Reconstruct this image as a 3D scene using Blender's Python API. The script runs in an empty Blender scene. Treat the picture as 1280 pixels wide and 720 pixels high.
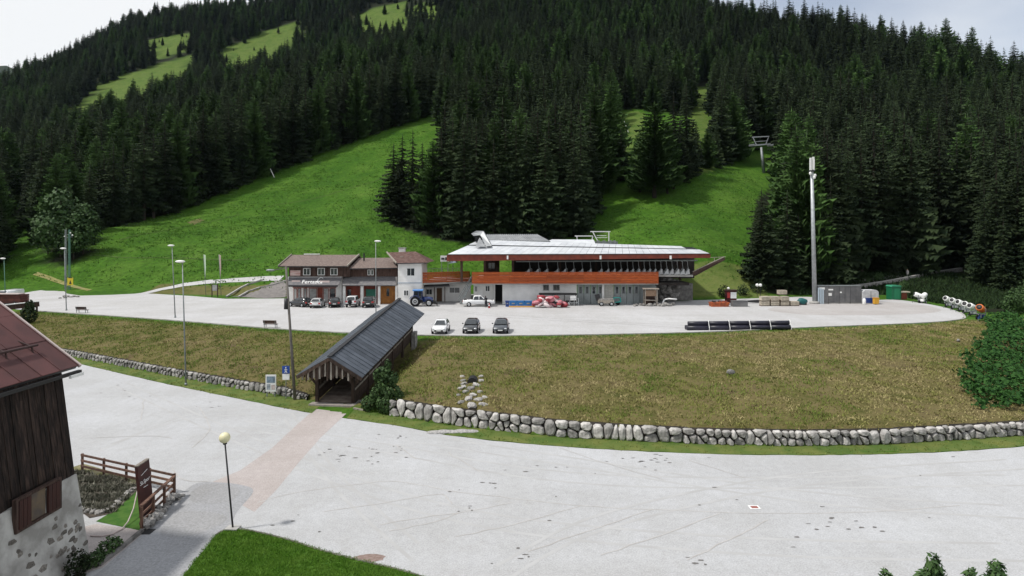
import bpy, bmesh, math, random
import numpy as np
from mathutils import Vector, Matrix, Euler
R = math.radians
random.seed(11); rng = np.random.default_rng(11)
scene = bpy.context.scene
col = scene.collection
# ------------------------------------------------------------------ camera, sky, sun, exposure
FL, CX, HY, H, ZU = 760.0, 640.0, 300.0, 13.5, 2.8     # focal (px), centre column, horizon row, eye height, upper car park level
cd = bpy.data.cameras.new('camera'); cam = bpy.data.objects.new('camera', cd); col.objects.link(cam)
cd.sensor_width = 36; cd.lens = 36 * FL / 1280; cd.shift_y = -60 / 1280
cd.clip_start = 0.5; cd.clip_end = 9000
cam.location = (0, 0, H); cam.rotation_euler = (R(90), 0, 0); scene.camera = cam
SUN_DIR = Vector((-0.80, -0.22, 1.30)).normalized()          # towards the sun
world = bpy.data.worlds.new('World'); scene.world = world; world.use_nodes = True
nt = world.node_tree; N = nt.nodes; LK = nt.links; N.clear()
wo = N.new('ShaderNodeOutputWorld'); bg = N.new('ShaderNodeBackground'); LK.new(bg.outputs[0], wo.inputs[0])
sk = N.new('ShaderNodeTexSky'); sk.sky_type = 'NISHITA'; sk.sun_disc = False
sk.sun_elevation = math.asin(SUN_DIR.z); sk.sun_rotation = math.atan2(SUN_DIR.x, SUN_DIR.y)
sk.altitude = 1400; sk.air_density = 1.0; sk.dust_density = 1.5
tc = N.new('ShaderNodeTexCoord'); mp = N.new('ShaderNodeMapping'); mp.inputs['Scale'].default_value = (1, 1, 2.2)
mp.inputs['Location'].default_value = (0.35, 0.2, 0.0)
LK.new(tc.outputs['Generated'], mp.inputs[0])
nz = N.new('ShaderNodeTexNoise'); nz.inputs['Scale'].default_value = 1.7; nz.inputs['Detail'].default_value = 5; nz.inputs['Roughness'].default_value = .5
LK.new(mp.outputs[0], nz.inputs['Vector'])
rp = N.new('ShaderNodeValToRGB'); rp.color_ramp.elements[0].position = .32; rp.color_ramp.elements[1].position = .58
rp.color_ramp.elements[0].color = (.34, .34, .34, 1); rp.color_ramp.elements[1].color = (1, 1, 1, 1)
LK.new(nz.outputs['Fac'], rp.inputs[0])
mx = N.new('ShaderNodeMix'); mx.data_type = 'RGBA'; LK.new(rp.outputs[0], mx.inputs['Factor'])
LK.new(sk.outputs[0], mx.inputs['A']); mx.inputs['B'].default_value = (7.5, 7.65, 7.8, 1)
LK.new(mx.outputs['Result'], bg.inputs['Color']); bg.inputs['Strength'].default_value = 0.10
sd = bpy.data.lights.new('sun', 'SUN'); sun = bpy.data.objects.new('sun', sd); col.objects.link(sun)
sd.energy = 3.1; sd.angle = R(4); sd.color = (1, .96, .9)
sun.rotation_euler = (-SUN_DIR).to_track_quat('-Z', 'Y').to_euler(); sun.location = (-60, 40, 90)
vs = scene.view_settings; vs.view_transform = 'Standard'; vs.look = 'None'; vs.gamma = 1; vs.exposure = 0.30; vs.use_curve_mapping = False
scene.render.engine = 'CYCLES'
# ------------------------------------------------------------------ helpers
OFF = {}
def tag(o, label=None, cat=None, group=None, kind=None):
    if label: o['label'] = label
    if cat: o['category'] = cat
    if group: o['group'] = group
    if kind: o['kind'] = kind
    return o
def thing(name, label, cat, loc=(0, 0, 0), rotz=0, group=None):
    o = bpy.data.objects.new(name, None); o.empty_display_size = .2
    col.objects.link(o); o.location = loc; o.rotation_euler = (0, 0, rotz); OFF[o.name] = Vector(loc)
    return tag(o, label, cat, group)
def link(name, me, parent=None, loc=(0, 0, 0), rot=None, scale=None):
    o = bpy.data.objects.new(name, me); col.objects.link(o); o.location = loc
    if rot is not None: o.rotation_euler = rot
    if scale is not None: o.scale = scale
    if parent is not None: o.parent = parent
    return o
def PT(px, py, Y): return Vector(((px - CX) * Y / FL, Y, H - (py - HY) * Y / FL))
def XX(px, Y): return (px - CX) * Y / FL
def ZZ(py, Y): return H - (py - HY) * Y / FL
def PL(px, py, z=0.0):
    Y = (H - z) * FL / (py - HY); return Vector(((px - CX) * Y / FL, Y, z))
def PU(px, py): return PL(px, py, ZU)
class MB:
    def __init__(s): s.v = []; s.f = []
    def add(s, vs_, fs):
        n = len(s.v); s.v += [Vector(p) for p in vs_]; s.f += [tuple(i + n for i in f) for f in fs]; return s
    def box(s, x0, x1, y0, y1, z0, z1):
        return s.add([(x, y, z) for z in (z0, z1) for x, y in ((x0, y0), (x1, y0), (x1, y1), (x0, y1))],
                     [(3, 2, 1, 0), (4, 5, 6, 7), (0, 1, 5, 4), (1, 2, 6, 5), (2, 3, 7, 6), (3, 0, 4, 7)])
    def pbox(s, px0, px1, py0, py1, Y, d):
        return s.box(XX(px0, Y), XX(px1, Y), min(Y, Y + d), max(Y, Y + d), ZZ(py1, Y), ZZ(py0, Y))
    def beam(s, p0, p1, w, h=None, up=(0, 0, 1)):
        p0 = Vector(p0); p1 = Vector(p1); h = h or w; d = (p1 - p0).normalized(); u = Vector(up)
        if abs(d.dot(u)) > .98: u = Vector((0, 1, 0))
        a = d.cross(u).normalized() * w / 2; b = a.cross(d).normalized() * h / 2
        return s.add([p + q for p in (p0, p1) for q in (-a - b, a - b, a + b, -a + b)],
                     [(0, 1, 2, 3), (7, 6, 5, 4), (0, 4, 5, 1), (1, 5, 6, 2), (2, 6, 7, 3), (3, 7, 4, 0)])
    def tube(s, p0, p1, r0, r1=None, n=8):
        p0 = Vector(p0); p1 = Vector(p1); r1 = r0 if r1 is None else r1; d = (p1 - p0).normalized()
        u = Vector((0, 0, 1)) if abs(d.z) < .9 else Vector((1, 0, 0))
        a = d.cross(u).normalized(); b = d.cross(a)
        vs_ = [p + (a * math.cos(t) + b * math.sin(t)) * r for p, r in ((p0, r0), (p1, r1)) for t in [2 * math.pi * k / n for k in range(n)]]
        fs = [(k, (k + 1) % n, n + (k + 1) % n, n + k) for k in range(n)] + [tuple(range(n - 1, -1, -1)), tuple(range(n, 2 * n))]
        return s.add(vs_, fs)
    def path(s, pts, r, n=6):
        for a, b in zip(pts[:-1], pts[1:]): s.tube(a, b, r, r, n)
        return s
    def prism(s, pts, vec):
        vec = Vector(vec); n = len(pts); pts = [Vector(p) for p in pts]
        return s.add(pts + [p + vec for p in pts], [tuple(range(n - 1, -1, -1)), tuple(range(n, 2 * n))] +
                     [(k, (k + 1) % n, n + (k + 1) % n, n + k) for k in range(n)])
    def ball(s, c, r, sub=2, jit=0.0, seed=0):
        bm = bmesh.new(); bmesh.ops.create_icosphere(bm, subdivisions=sub, radius=1)
        rr = random.Random(seed); c = Vector(c); r = Vector(r) if hasattr(r, '__len__') else Vector((r, r, r))
        vs_ = []
        for v in bm.verts:
            k = 1 + rr.uniform(-jit, jit); vs_.append(c + Vector((v.co.x * r.x, v.co.y * r.y, v.co.z * r.z)) * k)
        fs = [tuple(v.index for v in f.verts) for f in bm.faces]; bm.free()
        return s.add(vs_, fs)
    def lathe(s, prof, n=16, c=(0, 0, 0)):
        c = Vector(c); vs_ = [c + Vector((r * math.cos(2 * math.pi * k / n), r * math.sin(2 * math.pi * k / n), z)) for r, z in prof for k in range(n)]
        m = len(prof)
        fs = [(i * n + k, i * n + (k + 1) % n, (i + 1) * n + (k + 1) % n, (i + 1) * n + k) for i in range(m - 1) for k in range(n)]
        fs += [tuple(range(n - 1, -1, -1)), tuple(range((m - 1) * n, m * n))]
        return s.add(vs_, fs)
    def xf(s, M): s.v = [M @ p for p in s.v]; return s
    def mesh(s, name, m, smooth=False, off=(0, 0, 0)):
        off = Vector(off); me = bpy.data.meshes.new(name)
        me.from_pydata([tuple(p - off) for p in s.v], [], s.f); me.update()
        bm = bmesh.new(); bm.from_mesh(me); bmesh.ops.recalc_face_normals(bm, faces=bm.faces[:]); bm.to_mesh(me); bm.free()
        if m: me.materials.append(m)
        if smooth: me.polygons.foreach_set('use_smooth', [True] * len(me.polygons))
        return me
    def build(s, name, m, parent=None, smooth=False, local=False):
        if parent is None:
            a = np.array([tuple(p) for p in s.v]); off = Vector(((a[:, 0].min() + a[:, 0].max()) / 2, (a[:, 1].min() + a[:, 1].max()) / 2, a[:, 2].min()))
            o = link(name, s.mesh(name, m, smooth, off), None, off)
        else:
            off = Vector((0, 0, 0)) if local else OFF[parent.name]
            o = link(name, s.mesh(name, m, smooth, off), parent)
        OFF[o.name] = off
        return o
def np_mesh(name, V, Fc, m, smooth=False):
    me = bpy.data.meshes.new(name); V = np.asarray(V, np.float32); Fc = np.asarray(Fc, np.int32); k = Fc.shape[1]
    me.vertices.add(len(V)); me.vertices.foreach_set('co', V.ravel())
    me.loops.add(Fc.size); me.loops.foreach_set('vertex_index', Fc.ravel())
    me.polygons.add(len(Fc)); me.polygons.foreach_set('loop_start', np.arange(0, Fc.size, k, dtype=np.int32))
    me.polygons.foreach_set('loop_total', np.full(len(Fc), k, np.int32))
    if smooth: me.polygons.foreach_set('use_smooth', np.ones(len(Fc), bool))
    me.update(calc_edges=True); me.validate()
    if m: me.materials.append(m)
    return me
def text_mesh(txt, size, m, extrude=.01, shear=0, align='CENTER'):
    cu = bpy.data.curves.new('lettering', 'FONT'); cu.body = txt; cu.size = size; cu.extrude = extrude; cu.align_x = align; cu.align_y = 'CENTER'; cu.shear = shear
    o = bpy.data.objects.new('lettering', cu); col.objects.link(o)
    dg = bpy.context.evaluated_depsgraph_get(); me = bpy.data.meshes.new_from_object(o.evaluated_get(dg))
    bpy.data.objects.remove(o); bpy.data.curves.remove(cu); me.name = 'lettering'; me.materials.clear(); me.materials.append(m)
    return me
# ------------------------------------------------------------------ materials
def mat(name, c, c2=None, scale=3.0, rough=.85, bump=0.0, metal=0.0, rand=0.0, stretch=(1, 1, 1), bscale=None, detail=6, lo=.38, hi=.62, spec=.3, coat=0, world_co=False):
    m = bpy.data.materials.new(name); m.use_nodes = True; t = m.node_tree; b = t.nodes['Principled BSDF']
    b.inputs['Roughness'].default_value = rough; b.inputs['Metallic'].default_value = metal; b.inputs['Specular IOR Level'].default_value = spec
    if coat: b.inputs['Coat Weight'].default_value = coat; b.inputs['Coat Roughness'].default_value = .08
    def new(k): return t.nodes.new(k)
    if world_co: g = new('ShaderNodeNewGeometry'); src = g.outputs['Position']
    else: g = new('ShaderNodeTexCoord'); src = g.outputs['Object']
    mpn = new('ShaderNodeMapping'); mpn.inputs['Scale'].default_value = stretch; t.links.new(src, mpn.inputs[0])
    cc = None
    if c2 is None: c2 = tuple(x * .82 for x in c[:3])
    nzn = new('ShaderNodeTexNoise'); nzn.inputs['Scale'].default_value = scale; nzn.inputs['Detail'].default_value = detail
    t.links.new(mpn.outputs[0], nzn.inputs['Vector'])
    ra = new('ShaderNodeValToRGB'); ra.color_ramp.elements[0].position = lo; ra.color_ramp.elements[1].position = hi
    ra.color_ramp.elements[0].color = (*c[:3], 1); ra.color_ramp.elements[1].color = (*c2[:3], 1)
    t.links.new(nzn.outputs['Fac'], ra.inputs[0]); cc = ra.outputs[0]
    if rand:
        oi = new('ShaderNodeObjectInfo'); mr = new('ShaderNodeMapRange'); mr.inputs['To Min'].default_value = 1 - rand; mr.inputs['To Max'].default_value = 1 + rand
        t.links.new(oi.outputs['Random'], mr.inputs[0]); hs = new('ShaderNodeHueSaturation'); t.links.new(mr.outputs[0], hs.inputs['Value'])
        t.links.new(cc, hs.inputs['Color']); cc = hs.outputs[0]
    t.links.new(cc, b.inputs['Base Color'])
    if bump:
        n2 = new('ShaderNodeTexNoise'); n2.inputs['Scale'].default_value = bscale or scale * 4; n2.inputs['Detail'].default_value = 5
        t.links.new(mpn.outputs[0], n2.inputs['Vector']); bu = new('ShaderNodeBump'); bu.inputs['Strength'].default_value = min(1, bump); bu.inputs['Distance'].default_value = .05
        t.links.new(n2.outputs['Fac'], bu.inputs['Height']); t.links.new(bu.outputs[0], b.inputs['Normal'])
    return m
def flat(name, c, rough=.6, metal=0, spec=.4, coat=0): return mat(name, c, tuple(x * .9 for x in c), 6, rough, 0, metal, spec=spec, coat=coat)
M = {}
M['white_wall'] = mat('white_wall', (.78, .77, .75), (.66, .65, .63), .6, .9, .1)
M['dark_wood'] = mat('dark_wood', (.045, .026, .02), (.09, .055, .045), 2.2, .85, .4, stretch=(6, 6, .6), rand=.35)
M['barn_wood'] = mat('barn_wood', (.013, .0085, .0075), (.060, .039, .030), 1.6, .9, .7, stretch=(7, 7, .35), rand=.45, lo=.42, hi=.75)
M['bridge_wood'] = mat('bridge_wood', (.030, .020, .015), (.07, .047, .036), 2, .9, .5, stretch=(5, 5, .7), rand=.3)
M['grey_wood'] = mat('grey_wood', (.20, .175, .15), (.32, .29, .25), 2, .9, .4, stretch=(5, 5, 1), rand=.25)
M['fence_wood'] = mat('fence_wood', (.085, .045, .032), (.15, .085, .06), 3, .8, .4, stretch=(2, 2, 2), rand=.25)
M['orange_wood'] = mat('orange_wood', (.47, .105, .024), (.33, .066, .018), 1.6, .6, .25, stretch=(.7, 3, 6), rand=.22)
M['red_brown'] = mat('red_brown', (.22, .05, .03), (.15, .036, .024), 1.5, .65, .2, rand=.1)
M['door_orange'] = mat('door_orange', (.40, .17, .04), (.30, .12, .03), 2, .6, .2)
M['barn_roof'] = mat('barn_roof', (.112, .048, .047), (.080, .038, .038), .9, .75, .15, metal=.0, rand=.16, detail=8)
M['barn_roof_edge'] = flat('barn_roof_edge', (.5, .42, .4), .6)
M['shingle'] = mat('shingle', (.115, .085, .075), (.21, .165, .145), 3.2, .9, .6, rand=0, stretch=(1, 2, 2), detail=9)
M['tower_roof'] = mat('tower_roof', (.085, .045, .038), (.13, .08, .068), 2, .85, .3)
M['slate'] = mat('slate', (.11, .11, .12), (.18, .17, .17), 2.2, .8, .4, stretch=(1, 3, 1))
M['metal_roof'] = mat('metal_roof', (.68, .70, .72), (.56, .58, .61), .5, .42, .06, metal=.25, rand=.06)
M['rib_roof'] = mat('rib_roof', (.34, .35, .36), (.26, .27, .28), .8, .5, .05, metal=.2, rand=.1)
M['bridge_roof'] = mat('bridge_roof', (.078, .090, .110), (.056, .066, .082), 1.2, .5, .2, metal=.1, rand=.2)
M['bridge_roof_dark'] = flat('bridge_roof_dark', (.02, .021, .024), .7)
M['steel'] = mat('steel', (.44, .46, .47), (.34, .36, .37), 2, .5, .05, metal=.5)
M['galv'] = mat('galv', (.26, .28, .28), (.19, .21, .21), 3, .55, .05, metal=.4)
M['pole_brown'] = mat('pole_brown', (.11, .1, .09), (.16, .145, .13), 3, .85, .3, stretch=(3, 3, .5))
M['green_steel'] = flat('green_steel', (.09, .20, .15), .6)
M['dark_metal'] = flat('dark_metal', (.028, .028, .03), .5, .2)
M['black'] = flat('black', (.010, .010, .011), .6)
M['pipe'] = mat('pipe', (.010, .010, .018), (.022, .02, .042), 1, .45, 0, spec=.5)
M['glass'] = mat('glass', (.018, .022, .026), (.035, .042, .048), .7, .08, 0, spec=.8)
M['pane_light'] = mat('pane_light', (.34, .34, .33), (.2, .2, .2), .9, .2, 0, spec=.6)
M['white'] = flat('white', (.78, .78, .77), .5)
M['chair_grey'] = flat('chair_grey', (.5, .51, .52), .5, .3)
M['garage'] = mat('garage', (.25, .275, .275), (.20, .22, .22), .8, .6, .05, rand=.08)
M['concrete'] = mat('concrete', (.40, .39, .37), (.30, .295, .28), 1.1, .9, .3)
M['stone'] = mat('stone', (.43, .415, .395), (.22, .21, .20), 2.4, .92, 1, rand=.36, bscale=7, detail=10)
M['stone_dark'] = mat('stone_dark', (.17, .162, .155), (.29, .28, .265), 2.2, .95, .9, rand=.4, bscale=7, detail=10)
M['wall_core'] = mat('wall_core', (.016, .014, .012), (.035, .03, .025), 3, 1, .6)
M['rubber'] = flat('rubber', (.012, .012, .013), .9, spec=.2)
M['rim'] = flat('rim', (.42, .43, .44), .35, .7)
M['lamp_white'] = flat('lamp_white', (.8, .8, .78), .4)
M['globe'] = mat('globe', (.62, .58, .36), (.72, .68, .46), 1, .35)
M['blue_plastic'] = flat('blue_plastic', (.02, .17, .46), .5)
M['red_paint'] = flat('red_paint', (.40, .03, .03), .5)
M['orange_paint'] = flat('orange_paint', (.62, .15, .025), .5)
M['blue_paint'] = flat('blue_paint', (.015, .05, .22), .4)
M['teal'] = flat('teal', (.015, .22, .20), .5)
M['green_paint'] = flat('green_paint', (.012, .13, .06), .5)
M['yellow'] = flat('yellow', (.62, .48, .03), .6)
M['grey_box'] = mat('grey_box', (.115, .115, .12), (.16, .158, .158), 1.2, .7, .1, rand=.15)
M['pallet'] = mat('pallet', (.46, .41, .33), (.33, .29, .23), 2, .9, .3, rand=.2)
M['plaster_old'] = mat('plaster_old', (.46, .45, .43), (.26, .25, .235), 1.1, .95, .8, bscale=5, detail=10)
M['stone_brown'] = mat('stone_brown', (.27, .245, .22), (.15, .137, .122), 4, .95, .8, rand=.45, bscale=12)
M['bark'] = mat('bark', (.022, .017, .013), (.045, .036, .028), 3, .95, .6, stretch=(3, 3, .5))
M['spruce'] = mat('spruce', (.0100, .0190, .0080), (.0300, .0455, .0185), 5.5, .9, 0, rand=.5, spec=.15)
M['larch'] = mat('larch', (.021, .048, .011), (.048, .090, .023), 5.5, .9, 0, rand=.4, spec=.15)
M['leaf'] = mat('leaf', (.022, .052, .013), (.055, .105, .028), 2.5, .7, 0, rand=.2, spec=.3)
M['ivy'] = mat('ivy', (.010, .040, .008), (.036, .095, .020), 2.2, .75, 0, rand=.0, spec=.12)
M['grass_dry'] = mat('grass_dry', (.31, .262, .130), (.18, .182, .056), .7, .95, 0, world_co=True, detail=8, lo=.40, hi=.60, spec=.1)
M['grass_green'] = mat('grass_green', (.105, .155, .030), (.20, .215, .060), .35, .95, 0, world_co=True, detail=8, spec=.1)
M['lawn'] = mat('lawn', (.075, .175, .016), (.110, .215, .028), 1.2, .95, 0, world_co=True, detail=8, spec=.1)
M['meadow_grass'] = mat('meadow_grass', (.048, .118, .012), (.10, .185, .038), .8, .95, 0, world_co=True, detail=8, spec=.1)
M['soil'] = mat('soil', (.045, .035, .028), (.09, .075, .06), 3, 1, .8)
M['skin'] = flat('skin', (.45, .28, .2), .6)
# ------------------------------------------------------------------ terrain
def line_of(pts, z):
    q = sorted((PL(x, y, z).x, PL(x, y, z).y) for x, y in pts); return np.array([a for a, _ in q]), np.array([b for _, b in q])
LOT_EDGE = [(100, 455), (200, 478), (300, 499), (380, 515), (425, 522), (500, 533), (560, 544), (640, 553), (760, 562), (900, 568), (1000, 569), (1100, 568), (1200, 564), (1280, 558), (1400, 546)]
WALL_BASE = [(20, 434), (105, 449), (200, 468), (300, 487), (380, 500), (487, 520), (560, 532), (640, 541), (700, 547.5), (800, 552.5), (900, 557), (1000, 558.5), (1100, 557), (1200, 550.5), (1280, 545.5), (1400, 535)]
TOP_EDGE = [(-60, 381), (40, 388), (100, 392), (200, 399), (300, 407), (350, 411), (450, 416.5), (540, 419), (640, 419.5), (860, 415.5), (1000, 409.5), (1150, 403.5), (1200, 399)]
WX, WY = line_of(WALL_BASE, 0); TX, TY = line_of(TOP_EDGE, ZU)
TX = np.append(TX, [75, 110, 200]); TY = np.append(TY, [86, 88, 90])
FX = np.array([-400, -150, -105, -77, -55, -40, -30, -10, 22, 25.5, 27, 46, 60, 80, 150, 400.]); FY = np.array([150, 136, 131, 122.5, 118, 115, 118, 124, 124, 118, 111.5, 112, 117, 119, 118, 118.])
HWX = np.array([-80, -20, -16, -12, -9, 0, 8, 40.]); HWZ = np.array([.8, .95, .3, .3, 1.35, 1.25, 1.05, .95])
CP = [(60, 345, 137), (60, 300, 168), (100, 335, 139), (200, 338, 136), (300, 347, 129), (300, 325, 141), (400, 320, 136), (400, 280, 166), (300, 300, 157), (200, 292, 166), (120, 286, 166),
      (20, 252, 218), (200, 270, 188), (350, 225, 218), (450, 190, 243), (540, 150, 278), (500, 282, 161), (540, 240, 192), (600, 293, 156), (720, 288, 158), (700, 301, 146), (800, 291, 143),
      (800, 245, 176), (860, 213, 197), (900, 272, 160), (940, 337, 119), (880, 320, 122), (900, 302, 137), (940, 222, 205), (960, 202, 230), (880, 135, 325), (760, 190, 238),
      (1000, 357, 121), (1080, 359, 124), (1140, 350, 128), (1200, 339, 139), (1280, 348, 130), (1100, 332, 153), (1100, 200, 265), (1200, 205, 250), (1290, 200, 245), (990, 300, 155),
      (540, 80, 500), (600, 60, 600), (300, 130, 480), (150, 118, 650), (60, 178, 480), (350, 60, 800), (100, 232, 300), (0, 252, 245), (500, 40, 780), (700, 80, 490), (850, 85, 480), (1000, 130, 390), (640, 150, 310),
      (-100, 300, 190), (-150, 200, 400), (1400, 330, 150), (1400, 180, 280)]
RIDGE = [(1420, 155, 330), (1290, 126, 360), (1200, 97, 420), (1100, 78, 520), (1000, 70, 600), (900, 44, 720), (800, 26, 850), (700, -6, 950), (600, -12, 1000), (500, -8, 1020), (400, 10, 1030), (330, 22, 1060), (250, 32, 1100), (160, 42, 1100), (80, 88, 1000), (30, 116, 950), (-80, 165, 900)]
ctr = [PT(*p) for p in CP + RIDGE] + [Vector((x, y, ZU)) for x, y in zip(FX, FY) if abs(x) < 160]
for p in RIDGE:
    q = PT(*p); ctr.append(Vector((q.x * 1.27, q.y * 1.27, q.z * .72)))
ctr = np.array([tuple(c) for c in ctr]); S_ = 100.0
def tps(d2): return np.where(d2 > 1e-9, .5 * d2 * np.log(d2 + 1e-12), 0)
A2 = ctr[:, :2] / S_; n_ = len(A2)
Kmat = tps(((A2[:, None] - A2[None]) ** 2).sum(-1)) + np.eye(n_) * .002
Pm = np.hstack([np.ones((n_, 1)), A2]); big = np.block([[Kmat, Pm], [Pm.T, np.zeros((3, 3))]])
sol = np.linalg.solve(big, np.concatenate([ctr[:, 2], np.zeros(3)]))
def rbf(X, Y):
    sh = np.shape(X); q = np.stack([np.ravel(X), np.ravel(Y)], 1) / S_; out = np.empty(len(q))
    for i in range(0, len(q), 20000):
        b = q[i:i + 20000]; out[i:i + 20000] = tps(((b[:, None] - A2[None]) ** 2).sum(-1)) @ sol[:n_] + sol[n_] + b @ sol[n_ + 1:]
    return out.reshape(sh)
def vnoise(X, Y, s, seed=0):
    xi = X / s; yi = Y / s; x0 = np.floor(xi); y0 = np.floor(yi); fx = xi - x0; fy = yi - y0; fx = fx * fx * (3 - 2 * fx); fy = fy * fy * (3 - 2 * fy)
    def h(a, b): v = np.sin(a * 127.1 + b * 311.7 + seed * 74.7) * 43758.5453; return v - np.floor(v)
    return (h(x0, y0) * (1 - fx) + h(x0 + 1, y0) * fx) * (1 - fy) + (h(x0, y0 + 1) * (1 - fx) + h(x0 + 1, y0 + 1) * fx) * fy - .5
def sstep(t): t = np.clip(t, 0, 1); return t * t * (3 - 2 * t)
BR0, BR1 = Vector((-14.55, 50.0, .15)), Vector((-12.4, 66.0, ZU + .03))     # bridge floor ends
def terr(X, Y):
    X = np.asarray(X, float); Y = np.asarray(Y, float)
    yw = np.interp(X, WX, WY) + .35; yt = np.interp(X, TX, TY); yf = np.interp(X, FX, FY); hw = np.interp(X, HWX, HWZ)
    s = np.clip((Y - yw - .4) / np.maximum(yt - yw - .4, 1), 0, 1)
    bank = hw + (ZU - .04 - hw) * (s * (1.3 - .3 * s)) + (vnoise(X, Y, 2.3, 1) * .22 + vnoise(X, Y, .9, 2) * .10) * np.sin(np.pi * s)
    xb = BR0.x + (Y - BR0.y) * (BR1.x - BR0.x) / (BR1.y - BR0.y)
    gul = np.exp(-((X - xb - .6) / 2.6) ** 2) * np.sin(np.pi * np.clip(s * 1.05, 0, 1)) ** .6
    bank = bank - 2.0 * gul
    z = np.where(Y < yw, -.03 + .05 * sstep((Y - yw + 2.2) / .6), np.where(Y < yt, bank * sstep((Y - yw + .0) / .4) + .02 * (1 - sstep((Y - yw) / .4)), ZU - .04))
    hill = rbf(X, Y)
    ramp = sstep((Y - yf) / 14)
    hz = ZU - .04 + np.maximum(hill - ZU, .35 * sstep((Y - yf) / 8)) * (1 - (1 - ramp) * .6) * (Y > yf)
    hz = hz + (vnoise(X, Y, 9, 3) * .9 + vnoise(X, Y, 3.1, 4) * .25) * sstep((Y - yf - 4) / 18)
    z = np.where(Y > yf, hz, z)
    return np.maximum(z, -.2)
def axis(segs):
    out = [segs[0][0]]
    for a, b, st, st2 in segs:
        x = a
        k = max(2, int(round(abs(b - a) / ((st + st2) / 2))))
        w = np.linspace(st, st2, k); w = w / w.sum() * (b - a); out += list(a + np.cumsum(w))
    return np.array(out)
gx = axis([(-1700, -300, 60, 16), (-300, -85, 14, 2.2), (-85, 85, .62, .62), (85, 300, 2.2, 14), (300, 1700, 16, 60)])
gy = axis([(-60, 15, 8, 1.5), (15, 125, .55, .55), (125, 300, .8, 4), (300, 1500, 5, 16), (1500, 2600, 40, 120)])
GX, GY = np.meshgrid(gx, gy); GZ = terr(GX, GY)
def ground(x, y):
    x = np.asarray(x, float); y = np.asarray(y, float)
    i = np.clip(np.searchsorted(gx, x) - 1, 0, len(gx) - 2); j = np.clip(np.searchsorted(gy, y) - 1, 0, len(gy) - 2)
    u = (x - gx[i]) / (gx[i + 1] - gx[i]); v = (y - gy[j]) / (gy[j + 1] - gy[j])
    return (GZ[j, i] * (1 - u) + GZ[j, i + 1] * u) * (1 - v) + (GZ[j + 1, i] * (1 - u) + GZ[j + 1, i + 1] * u) * v
YS = np.concatenate([np.arange(20, 140, .25), np.arange(140, 500, 1.0), np.arange(500, 1500, 3.0)])
def hit(px, py, ymin=20):
    ys = YS[YS >= ymin]; zr = H - (py - HY) * ys / FL; zg = ground((px - CX) * ys / FL, ys); k = np.argmax(zr <= zg)
    if not (zr <= zg).any(): k = len(ys) - 1
    if k > 0:
        a0 = zr[k - 1] - zg[k - 1]; a1 = zr[k] - zg[k]; t = a0 / (a0 - a1) if a0 != a1 else 0; y = ys[k - 1] + (ys[k] - ys[k - 1]) * t
    else: y = ys[0]
    x = (px - CX) * y / FL
    return Vector((x, y, float(ground(x, y))))
def to_px(X, Y, Z): return CX + X / Y * FL, HY - (Z - H) / Y * FL
def inpoly(px, py, poly):
    px = np.asarray(px); py = np.asarray(py); c = np.zeros(px.shape, bool); n = len(poly)
    for i in range(n):
        x0, y0 = poly[i]; x1, y1 = poly[(i + 1) % n]
        k = (y0 > py) != (y1 > py); xc = (x1 - x0) * (py - y0) / ((y1 - y0) if y1 != y0 else 1e-9) + x0; c ^= k & (px < xc)
    return c
MEADOW = [(-60, 420), (-60, 372), (2, 335), (6, 296), (6, 250), (38, 250), (46, 300), (66, 332), (112, 326), (118, 288), (150, 283), (200, 270), (260, 245), (330, 218), (400, 190), (470, 165), (548, 140), (550, 158), (515, 172), (492, 215), (488, 282), (560, 303), (640, 305), (720, 296), (762, 266), (800, 252), (860, 220), (905, 208), (926, 196), (938, 172), (985, 190), (976, 225), (946, 250), (938, 300), (938, 345), (946, 366), (1000, 369), (1060, 368), (1110, 369), (1150, 375), (1200, 384), (1240, 392), (1350, 398), (1350, 420)]
CLEAR = [[(866, 108), (888, 108), (893, 214), (858, 220)], [(772, 140), (806, 140), (802, 205), (776, 205)], [(62, 160), (110, 118), (150, 96), (200, 80), (242, 66), (244, 96), (232, 118), (170, 146), (120, 168), (75, 188)],
         [(278, 62), (330, 40), (368, 26), (380, 44), (352, 72), (322, 96), (282, 108)], [(448, 20), (470, 8), (506, 2), (510, 48), (470, 58), (450, 56)], [(516, 6), (548, 6), (548, 34), (516, 30)], [(180, 50), (240, 42), (240, 62), (186, 76)]]
pxg, pyg = to_px(GX, np.maximum(GY, 1), GZ)
inm = inpoly(pxg, pyg, MEADOW) | ((GY < 118) & (GX < 46)) | (GY < 90) | inpoly(pxg, pyg, [(505, 170), (545, 138), (566, 142), (560, 200), (500, 285)]) | inpoly(pxg, pyg, [(735, 300), (740, 200), (772, 138), (806, 136), (866, 148), (890, 110), (898, 215), (806, 268)])
inc = np.zeros(GX.shape, bool)
for c_ in CLEAR: inc |= inpoly(pxg, pyg, c_)
yw_ = np.interp(GX, WX, WY); yt_ = np.interp(GX, TX, TY); yf_ = np.interp(GX, FX, FY)
RAMP = [(296, 372), (345, 347), (362, 345), (362, 377), (330, 375)]
bankm = ((GY > yw_ + .2) & (GY < yt_ - .9)).astype(float) * sstep((yt_ - .9 - GY) / 1.3) + ((GY > yf_) & (GY < yf_ + 7) & (GX < -38) & (GX > -75)) * .8
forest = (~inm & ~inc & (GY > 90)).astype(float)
dry = np.clip(inc * .8, 0, 1) * .7 + ((GX > 25) & (GX < 48) & (GY > yf_) & (GY < 122)) * .9
tv = np.stack([GX.ravel(), GY.ravel(), GZ.ravel()], 1); nx, ny = len(gx), len(gy)
ii = (np.arange(ny - 1)[:, None] * nx + np.arange(nx - 1)[None]).ravel()
tf = np.stack([ii, ii + 1, ii + nx + 1, ii + nx], 1)
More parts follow.
